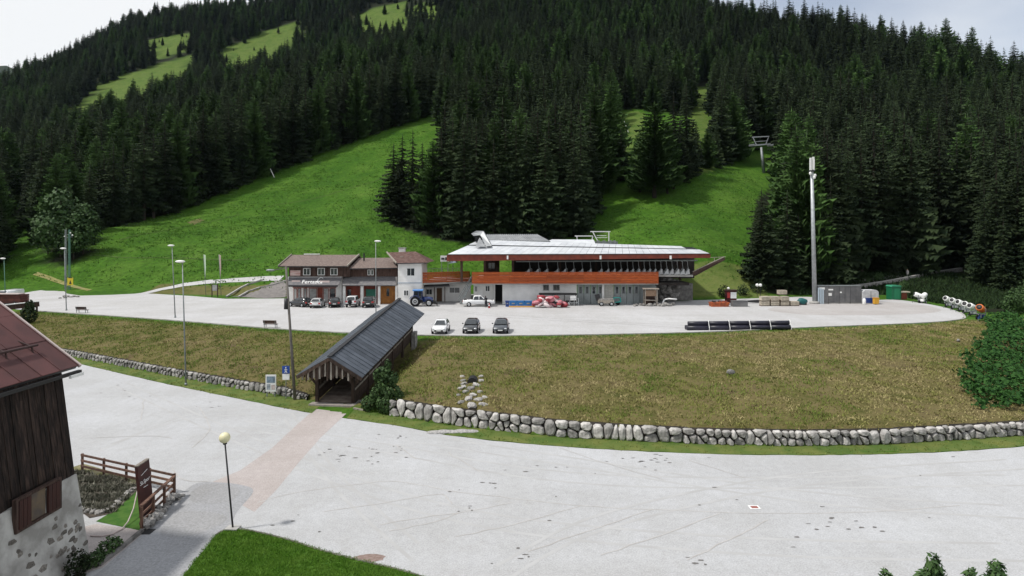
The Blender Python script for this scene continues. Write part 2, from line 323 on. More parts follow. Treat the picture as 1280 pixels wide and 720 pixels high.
def ground_mat():
    m = bpy.data.materials.new('ground_cover'); m.use_nodes = True; t = m.node_tree; b = t.nodes['Principled BSDF']; b.inputs['Roughness'].default_value = .97; b.inputs['Specular IOR Level'].default_value = .12
    def new(k): return t.nodes.new(k)
    g = new('ShaderNodeNewGeometry'); at = new('ShaderNodeAttribute'); at.attribute_name = 'zone'; sp = new('ShaderNodeSeparateColor'); t.links.new(at.outputs['Color'], sp.inputs[0])
    def noise(sc, det=8, ro=.6, st=None):
        n = new('ShaderNodeTexNoise'); n.inputs['Scale'].default_value = sc; n.inputs['Detail'].default_value = det; n.inputs['Roughness'].default_value = ro
        src = g.outputs['Position']
        if st: mpn = new('ShaderNodeMapping'); mpn.inputs['Scale'].default_value = st; t.links.new(src, mpn.inputs[0]); src = mpn.outputs[0]
        t.links.new(src, n.inputs['Vector']); return n.outputs['Fac']
    def ramp(f, stops):
        r = new('ShaderNodeValToRGB'); e = r.color_ramp.elements
        while len(e) < len(stops): e.new(.5)
        for k, (p, c) in enumerate(stops): e[k].position = p; e[k].color = (*c, 1)
        t.links.new(f, r.inputs[0]); return r.outputs[0]
    def mix(f, a, b_):
        x = new('ShaderNodeMix'); x.data_type = 'RGBA'; t.links.new(f, x.inputs['Factor']); t.links.new(a, x.inputs['A']); t.links.new(b_, x.inputs['B']); return x.outputs['Result']
    mead = ramp(noise(.07, 9, .72), [(.30, (.025, .078, .006)), (.48, (.043, .108, .009)), (.62, (.065, .136, .016)), (.75, (.098, .158, .030))])
    fine = ramp(noise(1.1, 6, .75), [(.38, (.55, .55, .55)), (.62, (1.3, 1.3, 1.3))])
    mm = new('ShaderNodeMix'); mm.data_type = 'RGBA'; mm.blend_type = 'MULTIPLY'; mm.inputs['Factor'].default_value = .8; t.links.new(mead, mm.inputs['A']); t.links.new(fine, mm.inputs['B']); mead = mm.outputs['Result']
    bank = ramp(noise(.22, 11, .85), [(.32, (.046, .058, .014)), (.44, (.088, .084, .026)), (.53, (.145, .120, .052)), (.62, (.092, .070, .037)), (.72, (.18, .15, .072))])
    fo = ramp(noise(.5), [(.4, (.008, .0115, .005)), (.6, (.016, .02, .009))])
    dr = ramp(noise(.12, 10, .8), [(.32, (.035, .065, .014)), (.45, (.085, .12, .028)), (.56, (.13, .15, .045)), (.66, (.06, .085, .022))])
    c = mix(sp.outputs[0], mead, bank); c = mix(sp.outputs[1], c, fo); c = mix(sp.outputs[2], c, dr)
    t.links.new(c, b.inputs['Base Color'])
    bu = new('ShaderNodeBump'); bu.inputs['Strength'].default_value = .9; bu.inputs['Distance'].default_value = .25; t.links.new(noise(1.6, 6, .7), bu.inputs['Height']); t.links.new(bu.outputs[0], b.inputs['Normal'])
    return m
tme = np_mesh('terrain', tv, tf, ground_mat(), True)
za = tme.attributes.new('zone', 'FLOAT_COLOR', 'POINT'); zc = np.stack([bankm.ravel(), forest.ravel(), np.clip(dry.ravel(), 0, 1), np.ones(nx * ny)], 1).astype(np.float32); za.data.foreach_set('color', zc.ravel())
tag(link('terrain', tme), 'grassy valley floor, dry bank and forested mountain slope', None, None, 'structure')
# distant mountain beyond the left shoulder
mb = MB(); prof = [(-330, 150), (-220, 118), (-120, 96), (-40, 84), (8, 82), (30, 92), (80, 108), (200, 125)]
top = [PT(x, y, 2300) for x, y in prof]; n = len(top)
vs_ = []
for p in top: vs_ += [Vector((p.x, 2050, 60)), Vector((p.x, 2230, (p.z + 60) / 2 + random.uniform(-15, 15))), p, Vector((p.x * 1.05, 2540, 60))]
mb.add(vs_, [(4 * i + k, 4 * i + 4 + k, 4 * i + 5 + k, 4 * i + 1 + k) for i in range(n - 1) for k in range(3)])
tag(mb.build('distant_mountain', mat('far_woods', (.016, .026, .018), (.035, .05, .03), .03, 1, 1, detail=10), None, True), kind='structure')
# ------------------------------------------------------------------ car parks and paths (flat sheets)
def sheet(name, pts, m, parent=None, z=0.0, label=None, kind='structure', off=0.0):
    bm = bmesh.new(); vs2 = [bm.verts.new((p[0], p[1], z + off)) for p in pts]; f = bm.faces.new(vs2)
    bmesh.ops.triangulate(bm, faces=[f]); bmesh.ops.recalc_face_normals(bm, faces=bm.faces[:])
    if bm.faces[:][0].normal.z < 0: bmesh.ops.reverse_faces(bm, faces=bm.faces[:])
    me = bpy.data.meshes.new(name); bm.to_mesh(me); bm.free(); me.materials.append(m)
    o = link(name, me, parent); OFF[o.name] = Vector((0, 0, 0))
    if parent is None: tag(o, label, None, None, kind)
    return o
def lot_mat(name, c, c2, c3, dirt=(.2, .19, .18), fine=14):
    m = bpy.data.materials.new(name); m.use_nodes = True; t = m.node_tree; b = t.nodes['Principled BSDF']; b.inputs['Roughness'].default_value = .93; b.inputs['Specular IOR Level'].default_value = .15
    def new(k): return t.nodes.new(k)
    g = new('ShaderNodeNewGeometry')
    def noise(sc, det, ro, lo, hi, a, b_, st3=None, rz=0):
        n = new('ShaderNodeTexNoise'); n.inputs['Scale'].default_value = sc; n.inputs['Detail'].default_value = det; n.inputs['Roughness'].default_value = ro; src = g.outputs['Position']
        if st3: mpn = new('ShaderNodeMapping'); mpn.inputs['Scale'].default_value = st3; mpn.inputs['Rotation'].default_value = (0, 0, rz); t.links.new(src, mpn.inputs[0]); src = mpn.outputs[0]
        t.links.new(src, n.inputs['Vector'])
        r = new('ShaderNodeValToRGB'); r.color_ramp.elements[0].position = lo; r.color_ramp.elements[1].position = hi; r.color_ramp.elements[0].color = (*a, 1); r.color_ramp.elements[1].color = (*b_, 1); t.links.new(n.outputs['Fac'], r.inputs[0]); return r.outputs[0], n.outputs['Fac']
    base, _ = noise(.09, 6, .6, .35, .65, c, c2)
    st, _ = noise(.5, 10, .72, .57, .78, (0, 0, 0), (.75, .75, .75)); fi, h = noise(fine, 4, .7, .3, .7, (.74, .74, .735), (1.16, 1.16, 1.165)); sx, _ = noise(2.6, 7, .7, .35, .65, (.93, .93, .93), (1.05, 1.05, 1.05))
    x = new('ShaderNodeMix'); x.data_type = 'RGBA'; t.links.new(st, x.inputs['Factor']); t.links.new(base, x.inputs['A']); x.inputs['B'].default_value = (*c3, 1); cc = x.outputs['Result']
    ty, _ = noise(.35, 7, .6, .38, .64, (.95, .945, .94), (1.02, 1.02, 1.025), (.22, 1.0, 1), .3); t2, _ = noise(.22, 8, .7, .42, .6, (.945, .94, .935), (1.02, 1.02, 1.03), (1.0, .3, 1), -.6)
    for q in (fi, sx, ty, t2):
        y = new('ShaderNodeMix'); y.data_type = 'RGBA'; y.blend_type = 'MULTIPLY'; y.inputs['Factor'].default_value = 1; t.links.new(cc, y.inputs['A']); t.links.new(q, y.inputs['B']); cc = y.outputs['Result']
    t.links.new(cc, b.inputs['Base Color']); bu = new('ShaderNodeBump'); bu.inputs['Strength'].default_value = .25; bu.inputs['Distance'].default_value = .02; t.links.new(h, bu.inputs['Height']); t.links.new(bu.outputs[0], b.inputs['Normal'])
    return m
M['lot'] = lot_mat('pale_asphalt', (.442, .449, .458), (.408, .414, .42), (.345, .34, .33))
M['lot_up'] = lot_mat('pale_gravel_asphalt', (.475, .475, .477), (.435, .432, .43), (.36, .352, .34))
M['lot_ring'] = lot_mat('worn_asphalt', (.42, .405, .395), (.38, .36, .35), (.33, .31, .3))
M['pink'] = lot_mat('pink_paving', (.42, .378, .362), (.395, .36, .345), (.38, .36, .345))
M['drive'] = lot_mat('driveway_asphalt', (.36, .365, .375), (.30, .305, .315), (.36, .36, .365), fine=9)
M['drive_patch'] = lot_mat('asphalt_patch', (.27, .272, .278), (.31, .312, .315), (.3, .3, .3), fine=9)
M['crack'] = mat('crack', (.36, .345, .33), (.43, .42, .41), 1.2, 1)
M['dark_mark'] = mat('dark_mark', (.12, .115, .11), (.2, .19, .185), 3, 1)
def smooth_line(pts, k=6, amp=0.0, seed=1):
    rr = random.Random(seed); out = []; P = [Vector((p[0], p[1], 0)) for p in pts]; P = [P[0]] + P + [P[-1]]
    for i in range(1, len(P) - 2):
        for j in range(k):
            t = j / k; a, b, c, d = P[i - 1], P[i], P[i + 1], P[i + 2]
            q = .5 * ((2 * b) + (c - a) * t + (2 * a - 5 * b + 4 * c - d) * t * t + (3 * b - a - 3 * c + d) * t ** 3)
            out.append((q.x + rr.uniform(-amp, amp), q.y + rr.uniform(-amp, amp)))
    out.append((P[-1].x, P[-1].y)); return out
edge = smooth_line([tuple(PL(*p))[:2] for p in [(30, 440)] + LOT_EDGE], 8, .05)
low = sheet('lower_car_park', [(-70, 8), (-70, 72)] + edge + [(75, 46), (75, 8)], M['lot'], None, 0.0, 'pale asphalt lower car park with faint bay lines')
up_pts = smooth_line([tuple(PU(*p))[:2] for p in TOP_EDGE], 6) + smooth_line([tuple(PU(*p))[:2] for p in [(1200, 399), (1205, 395), (1200, 390.5), (1180, 384), (1150, 378.5), (1115, 374.5), (1060, 376), (1010, 371), (940, 373), (880, 375), (845, 376)]], 6)[1:] + [(24, 120), (-38, 120)] + [tuple(PU(*p))[:2] for p in [(358, 373), (282, 373.5), (240, 370), (180, 366.5), (140, 368.5), (100, 369.5), (84, 367), (78, 362.5), (60, 361.5), (42, 364), (20, 368), (-60, 370)]]
upp = sheet('upper_car_park', up_pts, M['lot_up'], None, ZU, 'pale upper car park in front of the lift station')
sheet('worn_patch', smooth_line([tuple(PU(*p))[:2] for p in [(1010, 378.5), (1090, 376.5), (1150, 381), (1176, 387), (1160, 391.5), (1110, 393.5), (1040, 394), (990, 392), (960, 386), (1010, 378.5)]], 6), M['lot_ring'], upp, ZU, off=.004)
sheet('foot_path', [tuple(PL(*p))[:2] for p in [(394, 511), (434, 516), (400, 548), (372, 580), (346, 612), (318, 640), (296, 628), (262, 604), (300, 588), (340, 560), (372, 530)]], M['pink'], low, 0, off=.004)
dr = sheet('driveway', smooth_line([tuple(PL(*p))[:2] for p in [(228, 616), (246, 604), (272, 603), (300, 606), (317, 614), (296, 640), (286, 662), (270, 680), (236, 720), (215, 745), (90, 745), (128, 712), (172, 672), (203, 642), (228, 616)]], 4), M['drive'], low, 0, off=.008)
for k, pp in enumerate([[(236, 618), (256, 605), (288, 607), (300, 614), (290, 625), (262, 630), (240, 627)], [(205, 655), (226, 640), (262, 640), (285, 648), (262, 662), (225, 672), (200, 668)]]):
    sheet('asphalt_patch', smooth_line([tuple(PL(*p))[:2] for p in pp + pp[:1]], 4), M['drive_patch'], low, 0, off=.012)
def ribbon(name, pts3, w, m, parent=None, lift=.02, drape=False, kind='structure', label=None, step=1.0):
    P = []
    for a, b in zip(pts3[:-1], pts3[1:]):
        k = max(1, int((b - a).length / step)); P += [a.lerp(b, i / k) for i in range(k)]
    P.append(pts3[-1]); mb = MB(); vs2 = []
    for i, p in enumerate(P):
        d = (P[min(i + 1, len(P) - 1)] - P[max(i - 1, 0)]); d.z = 0; nrm = Vector((-d.y, d.x, 0)).normalized() * w / 2
        for q in (p - nrm, p + nrm): vs2.append(Vector((q.x, q.y, (float(ground(q.x, q.y)) if drape else q.z) + lift)))
    mb.add(vs2, [(2 * i, 2 * i + 1, 2 * i + 3, 2 * i + 2) for i in range(len(P) - 1)])
    o = link(name, mb.mesh(name, m), parent); OFF[o.name] = Vector((0, 0, 0))
    if parent is None: tag(o, label, None, None, kind)
    return o
for cl in [[(322, 628), (370, 616), (440, 606), (495, 602), (560, 613), (640, 623), (725, 632), (820, 637), (960, 642), (1080, 640), (1200, 632)], [(404, 640), (470, 630), (545, 618), (556, 620), (565, 630)], [(475, 656), (520, 648), (580, 640), (640, 628)], [(487, 664), (540, 653), (575, 641)],
           [(570, 671), (640, 656), (725, 633)], [(660, 690), (740, 662), (815, 637)], [(752, 694), (820, 671), (900, 642)], [(860, 700), (925, 668), (960, 650)], [(495, 556), (520, 574)], [(560, 566), (600, 590)], [(700, 560), (760, 580), (830, 600)], [(860, 575), (930, 597)], [(120, 547), (190, 545), (215, 548)], [(215, 585), (230, 600), (262, 602)], [(180, 500), (176, 525)], [(250, 510), (262, 535), (240, 560)]]:
    q = smooth_line([tuple(PL(*p))[:2] for p in cl], 5, .05, len(cl)); CRK = globals().get('CRK', 0) + 1; ribbon('crack', [Vector((a, b, 0)) for a, b in q], .06, M['crack'], low, .0065 + .0004 * CRK)
mb = MB(); rr = random.Random(5)
for cx_, cy_, sx_, sy_, nn in [(440, 568, 40, 9, 14), (485, 565, 30, 8, 12), (500, 545, 20, 5, 8), (810, 575, 30, 8, 18), (1060, 655, 60, 14, 11), (870, 702, 14, 6, 4), (590, 636, 12, 4, 4), (600, 610, 30, 8, 5), (640, 690, 40, 12, 5), (700, 585, 60, 6, 6), (1150, 590, 60, 20, 2), (160, 490, 30, 14, 8), (260, 510, 30, 10, 5), (740, 620, 200, 40, 8), (400, 660, 60, 20, 5), (1020, 680, 120, 20, 3)]:
    for _ in range(nn):
        p = PL(cx_ + rr.gauss(0, sx_ * .6), cy_ + rr.gauss(0, sy_ * .6)); w = rr.uniform(.05, .19); h = rr.uniform(.03, .09); a = rr.uniform(-.4, .4); nv = 6
        pts = [Vector((p.x + math.cos(t + a) * w * rr.uniform(.6, 1.2), p.y + math.sin(t + a) * h * rr.uniform(.6, 1.2), .0145)) for t in [2 * math.pi * k / nv for k in range(nv)]]
        mb.add(pts, [tuple(range(nv))])
tag(mb.build('scuff_marks', M['dark_mark'], low, local=True), kind='stuff')
p = PL(462, 697.5); pts = [(p.x + math.cos(t) * .72 * rr.uniform(.8, 1.15), p.y + math.sin(t) * .33 * rr.uniform(.75, 1.2)) for t in [2 * math.pi * k / 14 for k in range(14)]]
sheet('brown_stain', pts, mat('stain', (.17, .12, .10), (.26, .2, .18), 4, 1), low, 0, off=.006)
p = PL(943, 634.5); t_ = thing('drain_cover', 'small white framed drain with brick red cover in the lower car park', 'drain cover', (p.x, p.y, .0))
mb = MB(); mb.box(-.26, .26, -.2, -.13, .004, .03); mb.box(-.26, .26, .13, .2, .004, .03); mb.box(-.26, -.18, -.13, .13, .004, .03); mb.box(.18, .26, -.13, .13, .004, .03); mb.build('frame', M['white'], t_, local=True)
MB().box(-.178, .178, -.128, .128, .004, .024).build('cover', mat('brick_red', (.28, .1, .08)), t_, local=True)
# kerb of the upper car park
kp = [Vector((a, b, ZU)) for a, b in smooth_line([tuple(PU(*p))[:2] for p in TOP_EDGE[1:]] + [tuple(PU(*p))[:2] for p in [(1205, 395), (1200, 390.5)]], 6)]
mb = MB()
for a, b in zip(kp[:-1], kp[1:]): mb.beam(a + Vector((0, -.08, -.05)), b + Vector((0, -.08, -.05)), .22, .22)
tag(mb.build('kerb', M['concrete']), kind='structure')
# strips of track and ramp behind the upper car park
g2 = lambda pts: [hit(*p) for p in pts]
ribbon('gravel_path', g2([(168, 368), (200, 362), (230, 356), (260, 352.5), (290, 350.5), (320, 349), (352, 348)]), 2.0, M['lot_up'], None, .05, True, label='pale gravel path climbing past the flags')
ribbon('dirt_track', g2([(44, 342), (60, 347), (76, 353), (95, 359), (112, 363)]), 1.0, mat('track', (.17, .17, .05), (.24, .22, .10), .8, 1), None, .06, True, label='worn yellowish track across the left meadow')
ramp_m = mat('ramp_gravel', (.20, .185, .175), (.145, .135, .13), 1.5, 1, .4)
def drape_poly(name, poly, m, lift=.05, res=.5, label=None):
    q = [hit(*p) for p in poly]; xs = [a.x for a in q]; ys = [a.y for a in q]; wp = [(a.x, a.y) for a in q]; V = []; Fq = []; idx = {}
    X = np.arange(min(xs), max(xs), res); Yv = np.arange(min(ys), max(ys), res)
    for i, x in enumerate(X[:-1]):
        for j, y in enumerate(Yv[:-1]):
            if bool(inpoly(np.array(x + res / 2), np.array(y + res / 2), wp)):
                f = []
                for (a, b) in ((i, j), (i + 1, j), (i + 1, j + 1), (i, j + 1)):
                    if (a, b) not in idx: idx[(a, b)] = len(V); V.append((X[0] + a * res, Yv[0] + b * res, float(ground(X[0] + a * res, Yv[0] + b * res)) + lift))
                    f.append(idx[(a, b)])
                Fq.append(f)
    o = link(name, np_mesh(name, V, Fq, m), None); tag(o, label, None, None, 'structure'); return o
drape_poly('access_ramp', [(290, 371), (345, 350), (358, 350), (358, 372), (330, 373)], ramp_m, .05, .5, 'grey gravel ramp beside the restaurant')
for k, rl in enumerate([[(283, 371.5), (300, 361), (310, 356), (330, 350)], [(298, 372), (310, 365), (325, 360), (340, 357), (357, 352)]]):
    q = g2(rl); mb = MB()
    for a, b in zip(q[:-1], q[1:]): mb.beam(a + Vector((0, 0, .12)), b + Vector((0, 0, .12)), .3, .3)
    tag(mb.build('ramp_kerb', M['concrete']), kind='structure')
# ------------------------------------------------------------------ dry-stone walls
def rock_mesh(seed, m, sub=2, jit=.2, boxy=.75):
    bm = bmesh.new(); bmesh.ops.create_icosphere(bm, subdivisions=sub, radius=1); rr = random.Random(seed)
    pl = [(Vector((rr.gauss(0, 1), rr.gauss(0, 1), rr.gauss(0, 1))).normalized(), rr.uniform(.72, .92)) for _ in range(9)]
    for v in bm.verts:
        c = v.co.copy(); mxx = max(abs(c.x), abs(c.y), abs(c.z)); c = c.lerp(c / mxx, boxy)
        for d, h in pl:
            k = c.dot(d)
            if k > h * 1.15: c -= d * (k - h * 1.15) * .85
        v.co = c * (1 + rr.uniform(-jit, jit) * .4)
    me = bpy.data.meshes.new('boulder'); bm.to_mesh(me); bm.free(); me.materials.append(m); return me
BOULD = [rock_mesh(i, M['stone']) for i in range(10)]; BOULD_D = [rock_mesh(50 + i, M['stone_dark']) for i in range(6)]
def stone_wall(name, label, px0, px1, meshes, wmin, wmax, big, seed, hscale=1.0):
    rr = random.Random(seed); x = (px0 - CX) / FL * np.interp(0, [0], [1]) if False else None
    xs = np.linspace(WX[0], WX[-1], 4000); ysw = np.interp(xs, WX, WY); pxs = CX + xs / ysw * FL; k = (pxs >= px0) & (pxs <= px1); xs = xs[k]; ysw = ysw[k]
    s = np.concatenate([[0], np.cumsum(np.hypot(np.diff(xs), np.diff(ysw)))]); base = (xs[len(xs) // 2], ysw[len(ysw) // 2], 0)
    w = thing(name, label, 'stone wall', base); off = Vector(base)
    core = MB(); n = 60; vs2 = []
    for q in np.linspace(0, s[-1], n):
        a, b = np.interp(q, s, xs), np.interp(q, s, ysw); h = np.interp(a, HWX, HWZ) * hscale
        vs2 += [Vector((a, b + .22, -.1)), Vector((a, b + .28, h * .82)), Vector((a, b + .75, h * .9)), Vector((a, b + .75, -.1))]
    core.add(vs2, [(4 * i + j, 4 * i + 4 + j, 4 * i + 5 + j, 4 * i + 1 + j) for i in range(n - 1) for j in range(3)]); core.build('wall_core', M['wall_core'], w)
    # irregular fitted stones: clipped cells of a jittered point set on the wall face, each bulged forward
    seeds = []; q = 0.0
    while q < s[-1]:
        h = np.interp(np.interp(q, s, xs), HWX, HWZ) * hscale; wd = rr.uniform(wmin, wmax) * .85
        if rr.random() < big: seeds.append((q + wd / 2, h * rr.uniform(.42, .58)))
        elif rr.random() < .75: z0 = rr.uniform(.24, .36); seeds += [(q + wd * rr.uniform(.35, .65), h * z0), (q + wd * rr.uniform(.2, .8), h * (z0 + rr.uniform(.42, .52)))]
        else: seeds += [(q + wd * .3, h * rr.uniform(.15, .3)), (q + wd * .75, h * rr.uniform(.3, .5)), (q + wd * rr.uniform(.3, .6), h * rr.uniform(.72, .85))]
        if rr.random() < .35: seeds.append((q + wd * rr.uniform(.9, 1.05), h * rr.uniform(.05, .95)))
        q += wd
    for a_, (px_, pz_) in enumerate(seeds):
        h = np.interp(np.interp(px_, s, xs), HWX, HWZ) * hscale; poly = [(px_ - .95, -.04), (px_ + .95, -.04), (px_ + .95, h * rr.uniform(.95, 1.06)), (px_ - .95, h * rr.uniform(.95, 1.06))]
        for b_, (qx, qz) in enumerate(seeds):
            if b_ == a_ or abs(qx - px_) > 2.2: continue
            mx_, mz_, nx_, nz_ = (px_ + qx) / 2, (pz_ + qz) / 2, qx - px_, qz - pz_; out = []
            for k in range(len(poly)):
                A, C = poly[k], poly[(k + 1) % len(poly)]; da = (A[0] - mx_) * nx_ + (A[1] - mz_) * nz_; dc = (C[0] - mx_) * nx_ + (C[1] - mz_) * nz_
                if da <= 0: out.append(A)
                if (da < 0 < dc) or (dc < 0 < da): t = da / (da - dc); out.append((A[0] + (C[0] - A[0]) * t, A[1] + (C[1] - A[1]) * t))
            poly = out
            if len(poly) < 3: break
        if len(poly) < 3: continue
        cx_ = sum(p[0] for p in poly) / len(poly); cz_ = sum(p[1] for p in poly) / len(poly); rad = max(.05, min(math.hypot(p[0] - cx_, p[1] - cz_) for p in poly)); g_ = min(.3, rr.uniform(.035, .06) / rad)
        if rad < .07: continue
        outl = []                                      # cut the corners so that stones are many-sided
        for k in range(len(poly)):
            A, C = poly[k], poly[(k + 1) % len(poly)]; ln = math.hypot(C[0] - A[0], C[1] - A[1])
            if ln < .06: outl.append(A); continue
            f = rr.uniform(.16, .3); outl += [(A[0] + (C[0] - A[0]) * f, A[1] + (C[1] - A[1]) * f), (C[0] - (C[0] - A[0]) * f, C[1] - (C[1] - A[1]) * f)]
        def W3(x, z, d): a1, b1 = np.interp(x, s, xs), np.interp(x, s, ysw); return Vector((a1, b1 + .24 - d, z)) - off
        dep = rr.uniform(.2, .36); tl = rr.uniform(-.12, .12); tz = rr.uniform(-.1, .16); nn = len(outl); V = []
        for sc, d in ((1 - g_, -.02), (1 - g_, dep * .55), (.62, dep)):
            for (x, z) in outl: xx, zz = cx_ + (x - cx_) * sc, cz_ + (z - cz_) * sc; V.append(W3(xx, zz, d + ((xx - cx_) * tl - (zz - cz_) * tz if sc < .9 else 0) + (rr.uniform(-.025, .025) if d > 0 else 0)))
        V.append(W3(cx_, cz_, dep + rr.uniform(-.01, .05)))
        Fs = [(r * nn + k, r * nn + (k + 1) % nn, (r + 1) * nn + (k + 1) % nn, (r + 1) * nn + k) for r in (0, 1) for k in range(nn)] + [(2 * nn + k, 2 * nn + (k + 1) % nn, 3 * nn) for k in range(nn)]
        mbb = MB(); mbb.add(V, Fs); c3 = W3(cx_, cz_, 0); o = link('boulder', mbb.mesh('boulder', meshes[0].materials[0], False, c3), w, c3)
    return w
stone_wall('stone_wall', 'pale boulder retaining wall at the foot of the dry grass bank', 487, 1330, BOULD, .62, 1.25, .28, 3)
stone_wall('stone_wall', 'low dark rubble wall at the bank foot beside the covered bridge', 60, 384, BOULD_D, .5, .95, .3, 4, .85)
# culvert with its stone channel
c0 = hit(590, 480); cul = thing('culvert', 'dark culvert mouth with a channel of stones in the dry bank', 'culvert', c0); rr = random.Random(9)
mb = MB(); mb.tube((c0.x, c0.y + .25, c0.z + .02), (c0.x, c0.y + 1.4, c0.z + .0), .42, .42, 14); mb.build('mouth', M['black'], cul)
def cul_stone(px, py, sz):
    g = hit(px, py); link('stone', rr.choice(BOULD), cul, g - c0 + Vector((0, 0, sz * .02)), Euler((rr.uniform(-.3, .3), rr.uniform(-.3, .3), rr.uniform(0, 3))), (sz * .85, sz * .7, sz * .45))
for px, py, sz in [(579, 476, .28), (578, 471, .3), (602, 476, .3), (601, 471, .28), (580, 480, .35), (596, 482, .4), (588, 486, .42), (582, 490, .35), (600, 490, .3), (592, 494, .38), (586, 499, .45), (598, 500, .4), (576, 503, .35), (604, 506, .38), (590, 507, .5), (580, 484, .3), (606, 497, .28), (573, 494, .25), (575, 486, .3)]: cul_stone(px, py, sz)
for nm, lb, px, py, sz in [('rock', 'lone dark rock lodged high in the middle of the dry bank', 914, 467, .5), ('rock', 'pale rock near the ivy at the top of the bank', 1198, 427, .32)]:
    g = hit(px, py); o = link(nm, BOULD_D[2 if px < 1000 else 3], None, g + Vector((0, 0, .12)), Euler((.2, .3, .8)), (sz, sz * .5, sz * .5)); tag(o, lb, 'rock')
g = PL(566, 541); mb = MB()
for k in range(5): mb.ball((g.x - 1.2 + .6 * k, g.y + .05 * k, .02), (.62, .3, .13 + .05 * (k % 2)), 3, .06, k)
tag(mb.build('gravel_heap', mat('gravel', (.42, .41, .40), (.27, .265, .26), 9, 1, 1, bscale=22)), 'low pale gravel heap on the verge below the culvert', 'gravel heap')
# ------------------------------------------------------------------ grass
def tufts(name, P, h, nb, m, label, spread=.12, wid=.025, lean=.55):   # many single blades in one sheet
    P = np.asarray(P); n = len(P) * nb; base = np.repeat(P, nb, 0) + np.concatenate([rng.normal(0, spread, (n, 2)), np.zeros((n, 1))], 1)
    hh = h * rng.uniform(.45, 1.25, n); a = rng.uniform(0, 2 * np.pi, n); ln = rng.uniform(.1, lean, n) * hh; b = rng.uniform(0, np.pi, n)
    tip = base + np.stack([np.cos(a) * ln, np.sin(a) * ln, hh], 1); dx = np.stack([np.cos(b) * wid, np.sin(b) * wid, np.zeros(n)], 1) * rng.uniform(.6, 1.4, (n, 1))
    V = np.stack([base - dx, base + dx, tip], 1).reshape(-1, 3); o = link(name, np_mesh(name, V, np.arange(3 * n).reshape(-1, 3), m)); return tag(o, label, None, None, 'stuff')
def scatter(n, x0, x1, y0, y1, keep):
    X = rng.uniform(x0, x1, n); Y = rng.uniform(y0, y1, n); k = keep(X, Y); X = X[k]; Y = Y[k]; return np.stack([X, Y, ground(X, Y) - .02], 1)
xb_ = lambda Y: BR0.x + (Y - BR0.y) * (BR1.x - BR0.x) / (BR1.y - BR0.y)
bank_keep = lambda X, Y: (Y > np.interp(X, WX, WY) + .7) & (Y < np.interp(X, TX, TY) - .5) & ~((np.abs(X - xb_(Y)) < 2.0)) & (np.abs(X) < Y * .9)
PB = scatter(85000, -75, 62, 39, 92, bank_keep); fk = vnoise(PB[:, 0], PB[:, 1], .85, 12) + .7 * vnoise(PB[:, 0], PB[:, 1], .37, 13) > -.22; PB = PB[fk]; pk = vnoise(PB[:, 0], PB[:, 1], 7, 9) + .8 * vnoise(PB[:, 0], PB[:, 1], 2.2, 10) + np.clip((PB[:, 0] - 6) / 45, -.45, .10)
tufts('dry_grass', PB[pk > -.05], .15, 6, M['grass_dry'], 'dry straw coloured grass covering the bank', .28, .05, 1.4)
tufts('bank_grass', PB[pk <= -.05], .17, 5, M['grass_green'], 'greener grass patches on the bank', .25, .045, 1.1)
lex = np.array([e[0] for e in edge]); ley = np.array([e[1] for e in edge])
PV = scatter(26000, -60, 40, 37, 72, lambda X, Y: (Y > np.interp(X, lex, ley) + .12) & (Y < np.interp(X, WX, WY) + .05) & (np.abs(X - (-14.2)) > 1.6)); PV[:, 2] = np.maximum(PV[:, 2], .0)
tufts('verge_grass', PV, .11, 5, M['grass_green'], 'short green verge grass below the stone walls', .12, .03, .8)
tufts('top_grass', scatter(15000, -75, 62, 66, 92, lambda X, Y: (Y > np.interp(X, TX, TY) - 1.6) & (Y < np.interp(X, TX, TY) - .15) & (np.abs(X - xb_(Y)) > 1.8)), .14, 5, M['grass_green'], 'green grass rim along the upper car park', .15, .03, .8)
verge_low = [PL(*p) for p in [(100, 455), (200, 478), (300, 499), (392, 512)]]
# verge sheet (thin turf) both sides of the bridge
for k, (a, b) in enumerate([(60, 392), (432, 1340)]):
    xs = np.linspace(WX[0], WX[-1], 900); pe = CX + xs / np.interp(xs, lex, ley) * FL; kk = (pe >= a) & (pe <= b); xs = xs[kk][::4]
    V = []; 
    for x in xs: V += [(x, np.interp(x, lex, ley) + random.uniform(-.03, .12), .012), (x, np.interp(x, WX, WY) + .35, .05)]
    Fq = [(2 * i, 2 * i + 2, 2 * i + 3, 2 * i + 1) for i in range(len(xs) - 1)]
    tag(link('verge', np_mesh('verge', V, Fq, mat('verge_turf', (.060, .105, .018), (.115, .135, .032), .6, 1, .5, world_co=True, detail=9))), 'green turf strip along the lower car park', None, None, 'structure')
# lawn in the foreground
lawn_px = [(228, 722), (246, 700), (270, 670), (284, 663), (310, 664), (360, 676), (400, 689), (450, 702), (500, 714), (545, 728), (600, 745), (200, 745)]
lp = [tuple(PL(*p))[:2] for p in lawn_px]; lw = sheet('lawn', lp, mat('lawn_turf', (.05, .12, .012), (.075, .15, .02), 1.5, 1, .5, world_co=True, detail=9), None, 0, 'bright green mown lawn corner', off=.05)
X = rng.uniform(-16, 0, 60000); Y = rng.uniform(23, 30, 60000); k = inpoly(X + rng.normal(0, .06, len(X)), Y + rng.normal(0, .06, len(X)), lp); tufts('lawn_grass', np.stack([X[k], Y[k], np.full(k.sum(), .045)], 1), .075, 4, M['lawn'], 'short bright green lawn grass in the corner', .05, .012, .9)
mb = MB(); q = [Vector((a, b, .02)) for a, b in smooth_line(lp[2:11], 5)]
for a, b in zip(q[:-1], q[1:]): mb.beam(a, b, .1, .1)
tag(mb.build('lawn_edging', mat('edging', (.10, .09, .075), (.16, .15, .13), 3, 1)), kind='structure')
